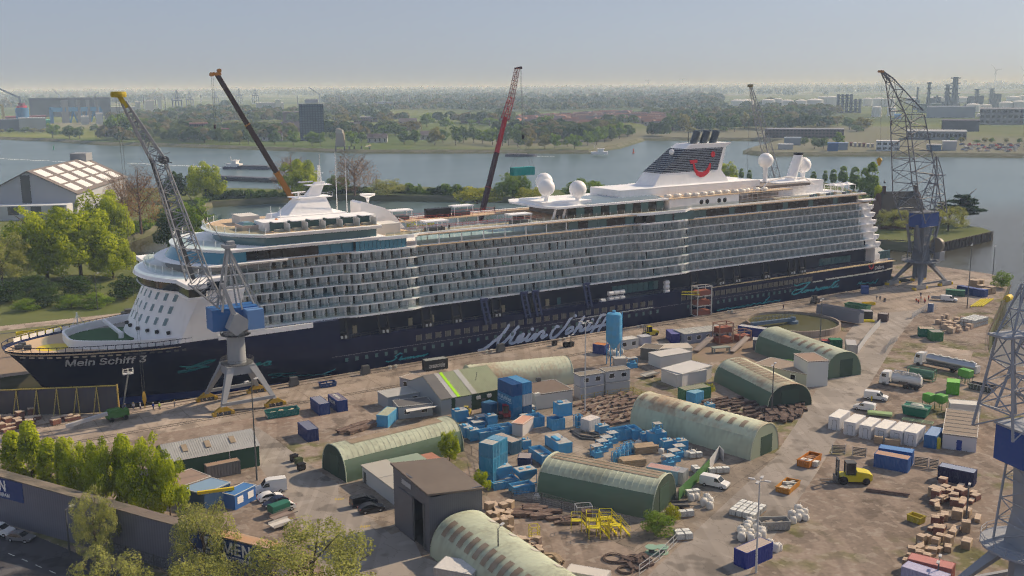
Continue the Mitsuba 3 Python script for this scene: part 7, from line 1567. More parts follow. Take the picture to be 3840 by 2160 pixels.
# telescopic cranes behind the ship
def telescope(k, p, q, n, w0, w1, cols):
 p, q = np.array(p, float), np.array(q, float)
 for i in range(n):
  a, b = p + (q - p) * i / n, p + (q - p) * (i + 1) / n; w = w0 + (w1 - w0) * i / n; part(k, 'boom_stage', M().beam(a, b, w, w * 1.2), cols[i % len(cols)]); part(k, 'collar', M().beam(b - (b - a) * .012, b + (b - a) * .005, w * 1.12, w * 1.34), cols[0])
def carrier(k, x, y, c):
 part(k, 'carrier', M().bx(x - 2, x + 14, y - 1.5, y + 1.5,.8,2.2), c); part(k, 'cab', M().bx(x + 12, x + 14, y - 1.4, y + 1.4,2.2,3.4), c); part(k, 'slewing_body', M().bx(x - 3, x + 4, y - 1.6, y + 1.6,2.3,4.2), c)
 for i in range(6):
  for s in (-1.3,1.3): part(k, 'wheel', M().tube((x - 1 + i * 2.3, y + s - .25,.65),(x - 1 + i * 2.3, y + s + .25,.65),.65, n=12), BLACK)
OB, OD = paint((.40,.17,.03)), paint((.045,.03,.03))
k = thing('mobile_crane', 'orange and black telescopic crane boom rising behind the ship mast', 'crane')
q = np.array([86.9,295,74.2]); p = np.array([126.5,295,3.2]); telescope(k, p, q, 5,1.5,.9, [OB, OD, OB, OD, OD]); carrier(k, 124,295, OB)
part(k, 'boom_head', M().bx(85.2,88,294.4,295.6,73.9,74.7).tube((85.4,294.2,74.1),(85.4,295.8,74.1),.5, n=10).tube((87.6,294.2,75.2),(87.6,295.8,75.2),.5, n=10), OB); part(k, 'hoist_rope', M().tube((85.3,295,74),(85.3,295,60),.05, n=3).tube((85.9,295,74),(85.7,295,60),.04, n=3), DGREY); part(k, 'hook', M().lathe([(.05,-.6),(.3,-.4),(.3,.5),(.05,.7)], (85.4,295,59.5),8), OD)
RB, RD = paint((.33,.03,.04)), paint((.05,.022,.03))
k = thing('mobile_crane', 'red telescopic crane with a lattice tip carrying a teal container', 'crane')
telescope(k, (165,295,3.2),(182.4,295,60),5,1.6,1.0, [RB, RD, RD, RD, RB]); carrier(k, 162,295, RB)
part(k, 'lattice_jib', lattice(M(),(182.2,295,59.4),(184.8,295,66.5),1.9,1.5,4,.13,(0,1,0)), RB); part(k, 'lattice_jib', lattice(M(),(184.8,295,66.5),(187.2,295,76),1.5,1.2,7,.1,(0,1,0)), paint((.2,.05,.05)))
part(k, 'jib_head', M().beam((186.4,295,76),(188.6,295,76.4),.5).tube((188.5,294.6,76.2),(188.5,295.4,76.2),.45, n=10), RD)
part(k, 'hoist_rope', M().tube((188.4,295,76),(186.7,291,54.5),.05, n=3).tube((188.7,295,76),(187,291,54.5),.05, n=3), DGREY); part(k, 'hook_block', M().box((186.8,291,53.6),(.7,.5,1.6)), BLACK)
part(k, 'sling', M().tube((186.8,291,52.8),(182.6,290,43.6),.04, n=3).tube((186.8,291,52.8),(190.6,290,43.4),.04, n=3).tube((186.8,291,52.8),(182.6,292.4,43.6),.04, n=3).tube((186.8,291,52.8),(190.6,292.4,43.4),.04, n=3), DGREY)
container((182.4,290),(190.6,290),8.4,2.44,2.7,(.01,.25,.24), 'teal container hanging from the red crane', (.03,.36,.36), z=40.9)

# ---- vehicles --------------------------------------------------------------------------------
W_ = (.66,.67,.68); BLK = (.015,.016,.02)
car(PANELVAN, (51.9,169.2),(56.4,168.2), 'white panel van with a high roof at the parking road', W_, 'van', 'parked_van')
car(HATCH, (55.5,165.2),(52.1,165.1), 'white small car parked behind the panel van', W_); car(HATCH, (51.2,161.8),(55.7,162.8), 'dark blue car between two white cars', (.015,.025,.06)); car(HATCH, (51.4,159.2),(55.8,159.6), 'white estate car beside the green covered trailer', W_)
car(VAN, (68.3,154),(63.5,154.3), 'black people carrier, left one of the two dark cars by the white office', BLK, 'car'); car(HATCH, (68.2,150.7),(64.4,151.2), 'black hatchback, right one of the two dark cars by the white office', BLK)
car(COMBI, (123.1,125.3),(121.2,129.3), 'white delivery van parked by the green fence', W_, 'van', 'parked_van'); car(COMBI, (189.3,143.6),(186.6,148.1), 'white van with side windows beside the wide road', W_, 'van', 'parked_van'); car(VAN, (178.7,144.1),(180.2,140.2), 'white small van facing the road behind the white containers', W_, 'van', 'parked_van')
car(VAN, (13.6,173.7),(10.8,176.6), 'white car cut by the left edge on the shaded street', W_); car(HATCH, (16.1,169.4),(13.5,172), 'silver grey car parked on the shaded street', (.17,.17,.18))
def trailer(p, ang, L, D, c, label, cover=None):
 k = thing('trailer', label, 'trailer'); to = place(p[0], p[1], 0, ang); part(k, 'bed', M().bx(0, L, 0, D, .6,.75).bx(0, L, 0,.06,.75,1.1).bx(0, L, D - .06, D, .75,1.1), paint(c), to=to); part(k, 'drawbar', M().beam((L, D / 2,.6),(L + 1.3, D / 2,.5),.1), DGREY, to=to)
 for s in (-.1, D - .1): part(k, 'wheel', M().tube((L * .45, s, .34),(L * .45, s + .2,.34),.34, n=10), BLACK, to=to)
 if cover: part(k, 'cover', M().loft([[(x, 0,.76),(x, D, .76),(x, D, 1.9),(x, D / 2,2.1),(x, 0,1.9)] for x in (0, L)]), paint(cover), to=to)
trailer((51.2,157.2),.25,3.4,1.8, GREY and (.2,.2,.2), 'trailer with a dark green cover beside the white estate car', (.02,.13,.09)); trailer((50.7,154.5),.25,3.6,1.9,(.25,.2,.18), 'empty brown flat trailer next to the covered one'); trailer((49.5,151.9),.2,3.6,1.9,(.55,.54,.52), 'white edged trailer nearest the pale tree'); trailer((155.2,187),.15,5,2.1,(.35,.35,.34), 'grey flatbed trailer beside the white site office'); trailer((108.4,123.3),-.5,3,1.9,(.1,.1,.1), 'dark trailer with a pump behind the big hangar gable')
def truck(p0, p1, L, label, cabc, body):
 """Lorry, cab at p0; body(k, to) builds what it carries."""
 _, a = edge(p0, p1); k = thing('tank_lorry', label, 'lorry'); to = place(p0[0], p0[1], 0, a)
 part(k, 'cab', M().loft([[(x, y, z) for x, z in ((0,.5),(2.2,.5),(2.2,3.4),(.5,3.3),(.1,2.2))] for y in (0,2.45)]), paint(cabc, .3), to=to); part(k, 'windscreen', M().quad([(.08,.15,2.15),(.45,.15,3.15),(.45,2.3,3.15),(.08,2.3,2.15)]), GLASSDK, to=to); part(k, 'side_window', M().bx(.55,1.5,-.02,.02,2.1,2.9), GLASSDK, to=to)
 part(k, 'chassis', M().bx(2.2, L, .3,2.1,.75,1.05), DGREY, to=to); part(k, 'bumper', M().bx(-.1,.2,.1,2.35,.3,.8), DGREY, to=to)
 for x in (1.2, L * .62, L * .75, L * .88):
  for y in (0,2.1): part(k, 'wheel', M().tube((x, y, .5),(x, y + .35,.5),.5, n=12), BLACK, to=to)
 body(k, to)
def vac(k, to):
 part(k, 'tank', M().loft([[(x, 1.22 + 1.15 * r * math.cos(t),2.1 + 1.1 * r * math.sin(t)) for t in np.linspace(0,2 * PI, 17)[:-1]] for x, r in ((2.6,.8),(2.9,1),(9,1),(9.4,.8))]), paint((.6,.61,.62),.3),40, to=to); part(k, 'side_box', M().bx(4.5,6.6,-.05,.3,.9,1.6), paint((.12,.1,.09)), to=to); m = M()
 r = random.Random(4)
 for i in range(14): m.box((2.9 + i * .48, r.uniform(.5,1.9),3.3 + r.uniform(0,.3)),(r.uniform(.2,.5), r.uniform(.3,.9), r.uniform(.2,.6)))
 part(k, 'hose_gear', m.path([(3,1.6,3.7),(5,.8,3.9),(7.6,1.6,3.6),(9.3,1.2,3.3)], .12), LGREY, to=to)
truck((198.3,153.2),(201.3,145.4),9.6, 'white vacuum tank lorry with hose gear on top beside the road', W_, vac)
def tanker(k, to):
 part(k, 'tank', M().loft([[(x, 1.22 + 1.2 * r * math.cos(t),2.25 + 1.05 * r * math.sin(t)) for t in np.linspace(0,2 * PI, 19)[:-1]] for x, r in ((3., .85),(3.2,1),(15.2,1),(15.5,.85))]), 'tank_steel', 40, to=to); part(k, 'catwalk', M().bx(3.5,15,.9,1.6,3.3,3.38), LGREY, to=to); part(k, 'rear_panel', M().bx(15.5,16,.2,2.2,.9,2.6), LGREY, to=to)
 for i in range(6): part(k, 'dome_lid', M().lathe([(.4,3.38),(.4,3.6),(.01,3.65)], (4.3 + i * 2,1.22,0),10), OFFWHITE, to=to)
pm('tank_steel', (.45,.48,.54),.3,.8)
truck((220.1,160),(222.6,143.2),16, 'long tanker lorry with a bright steel tank and white cab', W_, tanker)
k = thing('tank_container', 'green framed tank container behind the vacuum lorry', 'tank'); to = place(208.1,152.8,0, edge((208.1,152.8),(210.2,146.3))[1]); m = M()
for x in (0,6):
 for y in (0,2.4): m.beam((x, y, .2),(x, y, 2.8),.14)
for z in (.25,2.75):
 for y in (0,2.4): m.beam((0, y, z),(6, y, z),.12)
 for x in (0,6): m.beam((x, 0, z),(x, 2.4, z),.12)
GT = paint((.08,.19,.13)); part(k, 'frame', m, GT, to=to); part(k, 'tank', M().loft([[(x, 1.2 + r * math.cos(t),1.5 + r * math.sin(t)) for t in np.linspace(0,2 * PI, 15)[:-1]] for x, r in ((.2,.8),(.4,1.12),(5.6,1.12),(5.8,.8))]), GT, 40, to=to)
for p, l in (((216.3,143.2), 'left green drum on legs near the black skip'),((216.2,142.3), 'right green drum on legs near the black skip'),((192.2,135.2), 'left green hopper on a frame behind the green machine'),((193.8,133.3), 'right green hopper on a frame behind the green machine')):
 k = thing('green_drum', l, 'drum'); m = M(); part(k, 'drum', M().loft([[(a * x, b * x, z) for a, b in ((-1,-1),(1,-1),(1,1),(-1,1))] for z, x in ((1.3,.4),(1.9,1.),(3.3,1.),(3.4,.9))]), paint((.10,.34,.05)), to=place(*p))
 for a, b in ((-.9,-.9),(.9,-.9),(.9,.9),(-.9,.9)): m.tube((a, b, 0),(a, b, 2.2),.07, n=5)
 part(k, 'legs', m, GREEN, to=place(*p))
k = thing('green_machine', 'dark green mixing machine with a pale lid at the white container row', 'machine'); to = place(184.9,130.2,0,.35)
part(k, 'tub', M().loft([[(.3,.5,.3),(2.8,.5,.3),(2.8,5,.3),(.3,5,.3)], [(0,0,2.2),(3.1,0,2.2),(3.1,5.4,2.2),(0,5.4,2.2)]]), paint((.015,.15,.10)), to=to); part(k, 'rim', M().bx(-.1,.15,0,5.4,2.2,2.5).bx(2.95,3.2,0,5.4,2.2,2.5), paint((.3,.42,.33)), to=to); part(k, 'lid', M().loft([[(1.5 + r * math.cos(t),2.6 + 1.4 * r * math.sin(t), z) for t in np.linspace(0,2 * PI, 13)[:-1]] for z, r in ((2.2,1.1),(2.6,.9),(2.8,.3))]), paint((.45,.48,.42)), to=to)
k = thing('green_grid', 'pale green steel grid behind the white containers', 'grid'); to = place(179.9,132.6,0, edge((179.9,132.6),(181.6,128.7))[1]); m = M()
for x in np.linspace(0,6,4): m.beam((x, 0,.5),(x, 1.6,.5),.12).beam((x, 0,0),(x, 0,.5),.1)
for y in (0,.8,1.6): m.beam((0, y, .5),(6, y, .5),.12)
part(k, 'frame', m, paint((.25,.38,.24)), to=to)
solid('green_tray', M().bx(0,5,0,2,.3,.8).bx(.2,1.8,.2,1.8,.8,.85).xf((176.8,139,0),-.9), paint((.26,.38,.17)), 'pale green flat tray behind the third white container', 'tray')
solid('yellow_post', M().tube((0,0,0),(0,0,1.1),.16, n=8).xf((186.3,145.6,0)), YELLOW, 'yellow post between the two white vans', 'post')
solid('yellow_cabinet', M().bx(0,.7,0,1.2,0,2.2).xf((171.3,118,0),-.6), paint((.5,.45,.05)), 'yellow and white cabinet left of the long cabin block', 'cabinet')
def forklift(p, ang, s, c, label, up=0.):
 k = thing('forklift', label, 'forklift'); to = place(p[0], p[1], 0, ang, s); mt = paint(c, .4)
 part(k, 'chassis', M().loft([[(x, y, z) for x, z in ((.6,.5),(5.6,.5),(5.9,.8),(5.9,1.7),(5.2,2.0),(3.4,2.3),(3.2,1.5),(.6,1.5))] for y in (0,2.3)]), mt, to=to)
 part(k, 'cabin', M().bx(1.7,3.1,.5,1.9,1.5,3.5), GLASSDK, to=to); m = M()
 for x in (1.65,3.15):
  for y in (.45,1.95): m.beam((x, y, 1.5),(x, y, 3.6),.12)
 part(k, 'cabin_frame', m.bx(1.55,3.25,.35,2.05,3.55,3.68), mt if s < 1 else DGREY, to=to); part(k, 'mast', M().beam((.3,.5,.3),(.3,.5,4.2),.25).beam((.3,1.8,.3),(.3,1.8,4.2),.25).bx(.15,.45,.5,1.8,2.2,2.4).bx(.15,.45,.5,1.8,4,4.2).bx(-.1,.15,0,2.3,.3 + up, 1.2 + up), DGREY, to=to)
 for y in (.4,1.7): part(k, 'fork', M().bx(-2.4,0, y, y + .22,.2 + up, .3 + up), DGREY, to=to)
 for i, (x, r) in enumerate(((1.1,.75),(4.9,.6))):
  for y in (-.15,1.9): part(k, 'wheel', M().tube((x, y, r),(x, y + .55, r), r, n=14), BLACK, to=to)
forklift((140.7,116.3),-.62,1.06,(.55,.47,.02), 'big yellow forklift with black mast on the dirt yard'); forklift((182.7,220.8),-.15,.75,(.5,.42,.03), 'small yellow forklift on the quay behind the silo'); forklift((256.1,224.4),.3,.7,(.06,.06,.07), 'dark forklift carrying a brown box on the quay near the stern', .3); forklift((104.2,185.1),.8,.6,(.4,.33,.05), 'small forklift with a pale roof in front of the gabled shed'); forklift((109.1,181),-.5,.8,(.3,.03,.04), 'red and white loader with grey cab below the blue tower')
# green boom lift with its white basket before the hull
k = thing('boom_lift', 'green boom lift on the quay with a white basket in front of the bow', 'lift'); bl = np.array([38.2,224.7]); a0 = .1; to = place(*bl, 0, a0)
part(k, 'body', M().bx(0,4.6,0,2.2,.8,2.2).bx(.4,3,.3,1.9,2.2,2.6), paint((.05,.17,.03)), to=to)
for x in (.8,3.8):
 for y in (-.1,1.9): part(k, 'wheel', M().tube((x, y, .55),(x, y + .4,.55),.55, n=12), BLACK, to=to)
part(k, 'lower_boom', M().beam((*bl, 2.2),(bl[0] - 8.5, bl[1] - 1,1.2),.7), LGREY); bk = np.array([*np.insert([44.81,7.74], 1,234.2)])
part(k, 'upper_boom', M().beam((bl[0] + 3.4, bl[1] + 1.1,2.5), tuple(bk + [0,-.6,.2]),.28), DGREY); m = M().bx(bk[0] - 1.1, bk[0] + 1.1, bk[1] - .9, bk[1], bk[2], bk[2] + .25)
for x in (-1.05,0,1.05):
 for y in (-.85,-.05): m.tube((bk[0] + x, bk[1] + y, bk[2]),(bk[0] + x, bk[1] + y, bk[2] + 1.3),.05, n=4)
for z in (.7,1.3): m.path([(bk[0] - 1.05, bk[1] - .85, bk[2] + z),(bk[0] + 1.05, bk[1] - .85, bk[2] + z),(bk[0] + 1.05, bk[1], bk[2] + z)], .05,4)
part(k, 'basket', m, WHITE)
# pickup
k = car(COMBI, (297.2,201.2),(295.2,204.4), 'white crew cab pickup with a flat bed at the quay corner', W_, 'pickup', 'pickup_truck'); part(k, 'flat_bed', M().bx(5.1,8,-1,1,.7,.85).bx(5.1,8,-1,-.94,.85,1.25).bx(5.1,8,.94,1,.85,1.25), GREY, to=place(297.2,201.2,0, edge((297.2,201.2),(295.2,204.4))[1]))
# ---- people
OV = (.55,.09,.04); BV = (.05,.09,.25)
for i, (p, c, l) in enumerate((((284.9,207.7), OV, 'person in an orange vest, left end of the group by the pickup'),((283.9,206.1), OV, 'person in an orange vest standing nearest in the left half of the group'),((288.8,208.8), OV, 'person in an orange vest in the middle of the group'),((294.2,212.9),(.05,.05,.07), 'person in dark clothes at the back of the group'),((287.6,206.7), OV, 'person in an orange vest right of the middle'),((285.8,205.1),(.4,.06,.05), 'person in a red vest nearest in the right half of the group'),((292.2,208.4), OV, 'person in an orange vest at the right end of the group'),((278.3,217.9),(.03,.04,.08), 'person in dark blue with a white helmet, left of the pair in the crane shade'),((278.5,216.8),(.05,.06,.08), 'person in dark grey, right of the pair in the crane shade'),((276.5,213.7),(.03,.03,.035), 'person in black walking, left of the two at the shade edge'),((277.2,213.8),(.1,.1,.12), 'person in grey walking, right of the two at the shade edge'),((242.7,225.3),(.1,.05,.04), 'person in dark red standing alone on the quay'),
  ((43.2,231.7), BV, 'worker in blue overalls at the dock edge, left one'),((44.9,231.4),(.35,.36,.4), 'worker in grey overalls at the dock edge, second from the left'),((46.2,230.6),(.28,.3,.36), 'worker in pale overalls at the dock edge, third from the left'),((48.6,228.9),(.02,.06,.3), 'worker in bright blue at the dock edge'),((49.8,228.2),(.35,.5,.03), 'worker in a yellow green vest at the dock edge'),((53.1,228.1),(.3,.3,.32), 'worker in grey at the dock edge next to the crane leg'))):
 person(*p, l, c, hat=(.6,.45,.1) if i % 4 == 1 else (.7,.7,.68), rz=i * 1.3, stride=.2 if 'walking' in l else .06)
for i, (x, y) in enumerate(((127.6, YS + 3),(130, YS + 3.4),(157,2 * YC - YS - 3),(161.5,2 * YC - YS - 3.5),(166, YC - 13))): person(x, y, ('person in black on the ship gallery, left of the near pair', 'person in black on the ship gallery, right of the near pair', 'person in black at the far gallery rail', 'person in dark blue at the far gallery rail near the net', 'person in dark grey under the lounge roof of the ship')[i], (.02,.02,.03), hat=(.05,.04,.03), rz=i, z=32.62)
# ---- lamp posts and masts
for b, h, l, n in (((54.4,175.3),18.8, 'tall dark lamp mast beside the green shed', 2),((127.7,174.5),20.1, 'tall lamp mast in the middle of the yard by the stacked cabins', 4),((104.1,99.7),14.2, 'grey lamp mast with four heads by the road', 4),((290.9,193.4),20.2, 'thin lamp mast near the pickup on the quay', 2),((350.3,223.5),10.8, 'thin lamp mast at the far quay edge', 2),((213.4,184.6),13.3, 'lamp mast beside the round basin', 2),((160.8,151.3),11, 'lamp mast at the dark rusty beams', 2),((70.8,117.5),8.4, 'lamp mast over the bottom arched hangar', 1),((122.4,82.6),4.1, 'lamp mast at the bottom edge by the red container', 2),((145,93.6),6.2, 'thin pole between the timber piles', 1),((20.2,161.1),7.5, 'street lamp in front of the long grey shed', 1),((59,348.1),11.8, 'lamp mast beside the dock road behind the bow', 1),((158.2,222.9),3.2, 'short lamp pole on the quay by the black bins', 2)):
 lamp_post(*b, h, l, n, LGREY if n == 4 and h < 30 else DGREY)
# dark house and quay of the island
k = thing('island_house', 'dark roofed brick house on the island behind the stern', 'house'); hb_ = np.array([417.9,327.7]); to = place(*hb_, 0,-.5)
part(k, 'wall', M().loft([[(x, 0,0),(x, 14,0),(x, 14,8.5),(x, 7,17),(x, 0,8.5)] for x in (0,22)]), paint((.10,.05,.04),.9), to=to)
r = part(k, 'roof', M().hexa([(-.4,-.6,8.2),(22.4,-.6,8.2),(20,7,17.4),(2.4,7,17.4),(-.4,-.6,8.5),(22.4,-.6,8.5),(20,7,17.8),(2.4,7,17.8)]).hexa([(2.4,7,17.4),(20,7,17.4),(22.4,14.6,8.2),(-.4,14.6,8.2),(2.4,7,17.8),(20,7,17.8),(22.4,14.6,8.5),(-.4,14.6,8.5)]), paint((.03,.03,.032),.8), to=to)
for x in (3,19): part(r, 'chimney', M().bx(x, x + 1.4,6.3,7.7,16.5,20.5), paint((.09,.05,.04),.9), to=to)
part(r, 'vane', M().tube((3.7,7,20),(3.7,7,24),.08, n=5).lathe([(.5,22),(.6,22.5),(.05,23.2)], (3.7,7,0),8), DGREY, to=to); part(k, 'window', M().bx(3,4.6,-.06,0,4,6).bx(8,9.6,-.06,0,4,6), GLASSDK, to=to)
w = [np.array(q) for q in [(387.9,304.3),(395,297.5),(397.1,281.4),(440.7,288.5),(454.2,291.2)]]
for a, b in zip(w, w[1:]):
 n = max(1, int(np.linalg.norm(b - a) / 3))
 for i in range(n):
  p, q = a + (b - a) * i / n, a + (b - a) * (i + .94) / n; solid('quay_pile_wall', M().loft([[(p[0], p[1], z),(q[0], q[1], z),(q[0] + .3, q[1] + .5, z),(p[0] + .3, p[1] + .5, z)] for z in (-4.5,.3)]).tube((p[0], p[1] - .3,-4.5),(p[0], p[1] - .3,.6),.22, n=5), paint((.055,.045,.038),.9), 'dark timber pile section of the island quay', 'quay wall', 'pile sections of the island quay')
solid('green_pontoon', M().bx(0,16,0,10,-4.2,-2.6).bx(1,4,2,5,-2.6,.5).xf((352,196,0),-.7), paint((.16,.24,.20)), 'pale green pontoon in the water at the right', 'pontoon')
solid('yellow_buoy_tank', M().tube((0,0,1),(3.4,0,1),1.1, n=14).xf((*np.array([310.2,192.3]),0),.3), YELLOW, 'yellow cylinder on the quay edge at the right', 'tank')

# ---- the far bank: town, harbour, tanks ------------------------------------------------------
def block(p0, p1, D, h, c, label, cat='building', name='far_building', rows=0, cols=0, roof=None, group=None, win=GLASSDK):
 """Far building: wall, roof, and windows that stand 0.1 m proud."""
 c0 = (np.array(p0) + np.array(p1)) / 2; r0 = c0 / np.linalg.norm(c0); t0 = np.array([r0[1], -r0[0]]); L = abs((np.array(p1) - np.array(p0)) @ t0); p0 = c0 - t0 * L / 2
 k = thing(name, label, cat, group); to = place(p0[0], p0[1], 0, math.atan2(t0[1], t0[0]))
 part(k, 'wall', M().bx(0, L, 0, D, 0, h), paint(c, .8), to=to); part(k, 'roof', M().bx(-.4, L + .4,-.4, D + .4, h, h + .8), paint(roof or [q * 1.3 for q in c], .8), to=to)
 for r in range(rows):
  for q in range(cols):
   x = L * (q + .5) / cols; z = h * (r + .55) / rows; part(k, 'window', M().bx(x - L / cols * .32, x + L / cols * .32,-.15,0, z - h / rows * .25, z + h / rows * .25), win, to=to)
 return k, L, to
gw = (.17,.19,.23)
block((364.4,2879.2),(598.6,3079.8),90,48.9,(.10,.10,.115), 'huge dark grey shipyard hall at the far left', 'hall')
block((587,3020.6),(662.2,3008.3),60,22,(.36,.38,.4), 'pale low hall right of the huge dark hall', 'hall')
k = thing('gantry_frame', 'blue steel gantry structure in front of the huge dark hall', 'gantry'); BG = paint((.06,.19,.38),.6)
gp = [np.array([349.4,2407.4]), np.array([453.7,2431.7])]; gh = 28.6; gt = 48.7
for t in (0,.24,.31,.55,.75,.93,1): p = gp[0] + (gp[1] - gp[0]) * t; part(k, 'column', M().beam((*p, 0),(*p, gt if t not in (0,1) else gh),7), BG if t in (0,1) else GREY)
part(k, 'beam', M().beam((*gp[0], gh),(*gp[1], gh),6,9).beam((*gp[0], gh),(*(gp[0] + [10,60]), gh),6,9), BG); m = M()
for i in range(9): a, b = gp[0] + (gp[1] - gp[0]) * (.3 + .07 * i), gp[0] + (gp[1] - gp[0]) * (.37 + .07 * i); m.beam((*a, 0 if i % 2 else gh * .9),(*b, gh * .9 if i % 2 else 0),3)
part(k, 'bracing', m, BG)
k = thing('platform_leg', 'red, blue and white round tower at the far left shipyard', 'tower'); q = (290.4,2385.4); z1 = 44
for f0, f1, c, r in ((0,.25, WHITE, 13),(.25,.78, paint((.05,.17,.38)),13),(.78,.88, paint((.5,.05,.08)),10),(.88,1, paint((.2,.04,.05)),7)): part(k, 'band', M().lathe([(r, z1 * f0),(r, z1 * f1),(.1, z1 * f1 + .2)], (*q, 0),16), c, 40)
block((220.1,2237.4),(317.8,2211.8),50,12,(.10,.38,.28), 'green painted dock side at the far left', 'dock'); block((195.5,1994.7),(238,2009.5),30,20,(.2,.21,.24), 'long grey shed on the far left bank', 'shed'); block((235,1985.1),(276.5,1974),30,22,(.4,.41,.42), 'pale grey shed on the far left bank', 'shed'); block((268.7,2487.4),(345.2,2453.4),40,14,(.25,.09,.1), 'dark red dock wall behind the green dock side', 'dock')
block((388,2289.7),(401.2,2276.8),30,16,(.6,.6,.6), 'white shed under the blue gantry', 'shed'); block((412.6,2265.6),(424.1,2254.4),30,22,(.6,.6,.6), 'white shed at the right foot of the blue gantry', 'shed')
for u, v, t in ((1370,640,570),(1470,620,558),(1600,560,505)): block((608.2,2798.2) if u == 1370 else (689.6,3051.9) if u == 1470 else (893,3760.1),(618.2,2787.3) if u == 1370 else (718.6,3064.8) if u == 1470 else (912.3,3783.8),40,45 if u == 1600 else 38,(.6,.58,.55), {1370: 'narrow white plant building on the far left', 1470: 'white plant building with two roofs on the far left', 1600: 'distant white tower block behind the plant'}[u])
def far_crane(x, y, h, label, rot=0.):
 k = thing('container_crane', label, 'crane'); to = place(x, y, 0, rot, h / 75.); m = M()
 for a in (-12,12):
  for b in (-10,10): m.beam((a, b, 0),(a, b, 42),3)
 m.beam((-12,-10,40),(-12,10,40),3).beam((12,-10,40),(12,10,40),3).beam((-12,-10,18),(12,-10,18),2.5).beam((-12,10,18),(12,10,18),2.5); c = paint((.13,.16,.22),.7)
 part(k, 'portal', m, c, to=to); part(k, 'boom', M().beam((-40,0,43),(30,0,43),4,3).beam((-12,0,44),(0,0,75),2).beam((12,0,44),(0,0,75),2).beam((0,0,75),(-38,0,45),1.2).beam((0,0,75),(28,0,45),1.2), c, to=to); part(k, 'machine_house', M().bx(4,18,-4,4,45,51), c, to=to)
for i, (p, h) in enumerate((((806.8,3158),68.3),((1000.8,3744),60.6),((1328.4,4547.7),60.5),((1488.5,4726.9),69.4),((1539.3,4647.8),70.2))): far_crane(*p, h, 'distant container crane, %s from the left' % ('first', 'second', 'third', 'fourth', 'fifth')[i], .9)
def jib(p, h, q, label, c=(.2,.22,.26)):
 k = thing('far_crane', label, 'crane'); part(k, 'mast', M().beam((*p, 0),(*p, h * .6),5), paint(c)); part(k, 'jib', M().beam((*p, h * .55),(p[0] + q, p[1] - q * .3, h),4), paint(c))
jib((369.1,3057.2),91.2,-75, 'thin grey jib crane at the far left'); jib((935.5,6121.9),77,-30, 'dark jib crane behind the huge hall, left one'); jib((926.9,5145.2),59,30, 'blue jib crane behind the huge hall, middle one'); jib((988.1,5054.1),58.4,35, 'blue jib crane behind the huge hall, right one'); jib((1643.4,7061.4),64,25, 'faint jib crane near the white plant'); jib((1842.3,4637.4),73.3,-45, 'faint tall crane behind the tower block'); jib((278.1,2608.9),64.1,-50, 'yellow crane cut by the left edge', (.42,.33,.1))
LM = paint((.55,.56,.58))
for i, (p, h) in enumerate((((878,3902.7),45.9),((866.5,3676.8),43.5),((959.5,3926.6),41.3),((1244.4,4478.7),43.8),((1480.8,3960),40.7),((1636.6,3906.9),39.1),((1751.4,3739.6),46),((1768.8,3548.4),42.5),((2095,3994.1),39.9))): solid('light_mast', M().beam((*p, 0),(*p, h),3), LM, 'thin pale light mast standing in the far woods', 'mast', 'light masts in the far woods')
k, L, to = block((498.4,1329.8),(539.4,1345.5),34,48.3,(.055,.075,.11), 'dark blue tower block alone on the far bank', 'tower block', 'tower_block', 15,9,(.25,.26,.28), None, 'tower_pane')
pm('tower_pane', (.10,.14,.19),.2); part(k, 'roof_house', M().bx(L * .25, L * .8,8,24,50,55), LGREY, to=to)
for q in range(10): part(k, 'column', M().bx(L * q / 9.3, L * q / 9.3 + .8,-1.2,0,0,49), paint((.035,.05,.08)), to=to)
br = (.14,.07,.065)
block((403.2,1518.7),(428.8,1515.4),40,20.3, br, 'dark brick block with a flat roof on the far bank', rows=4, cols=8); block((428.8,1515.4),(453,1494.2),40,12.1, br, 'lower dark brick wing beside the brick block', rows=3, cols=9)
block((1064.8,3217.8),(1153.3,3210.3),60,24.2,(.42,.42,.43), 'distant white factory with silos'); block((1120,3190.2),(1141.4,3204.5),40,33.3,(.55,.55,.54), 'white silo tower of the distant factory'); block((759.4,2123.4),(786.5,2096),40,20,(.16,.13,.12), 'brown hall with a pale pitched roof behind the tower block'); block((847.4,1953),(908.3,1973.2),40,10,(.24,.15,.14), 'long reddish school building between the trees', rows=2, cols=10, roof=(.35,.34,.36)); block((1680.9,3674),(1977.7,3581.3),50,14,(.16,.18,.22), 'long grey warehouse far behind the woods'); block((1576.1,3514.3),(1605.2,3474.3),30,10,(.5,.5,.5), 'white shed far behind the woods')
def house(x, y, L, D, h, rot, wc, rc, label, group=None):
 k = thing('house', label, 'house', group); to = place(x, y, 0, rot)
 part(k, 'wall', M().loft([[(q, 0,0),(q, D, 0),(q, D, h),(q, D / 2, h + D * .42),(q, 0, h)] for q in (0, L)]), paint(wc, .85), to=to)
 part(k, 'roof', M().hexa([(-.3,-.5, h - .4),(L + .3,-.5, h - .4),(L + .3, D / 2, h + D * .42),(-.3, D / 2, h + D * .42),(-.3,-.5, h),(L + .3,-.5, h),(L + .3, D / 2, h + D * .42 + .4),(-.3, D / 2, h + D * .42 + .4)]).hexa([(-.3, D / 2, h + D * .42),(L + .3, D / 2, h + D * .42),(L + .3, D + .5, h - .4),(-.3, D + .5, h - .4),(-.3, D / 2, h + D * .42 + .4),(L + .3, D / 2, h + D * .42 + .4),(L + .3, D + .5, h),(-.3, D + .5, h)]), paint(rc, .85), to=to)
 for i in range(max(2, int(L / 6))): part(k, 'window', M().bx(L * (i + .3) / max(2, int(L / 6)), L * (i + .6) / max(2, int(L / 6)),-.12,0,1.2, h - .8), GLASSDK, to=to)
RC_ = [(.26,.12,.09),(.2,.11,.1),(.13,.11,.12),(.3,.17,.13)]
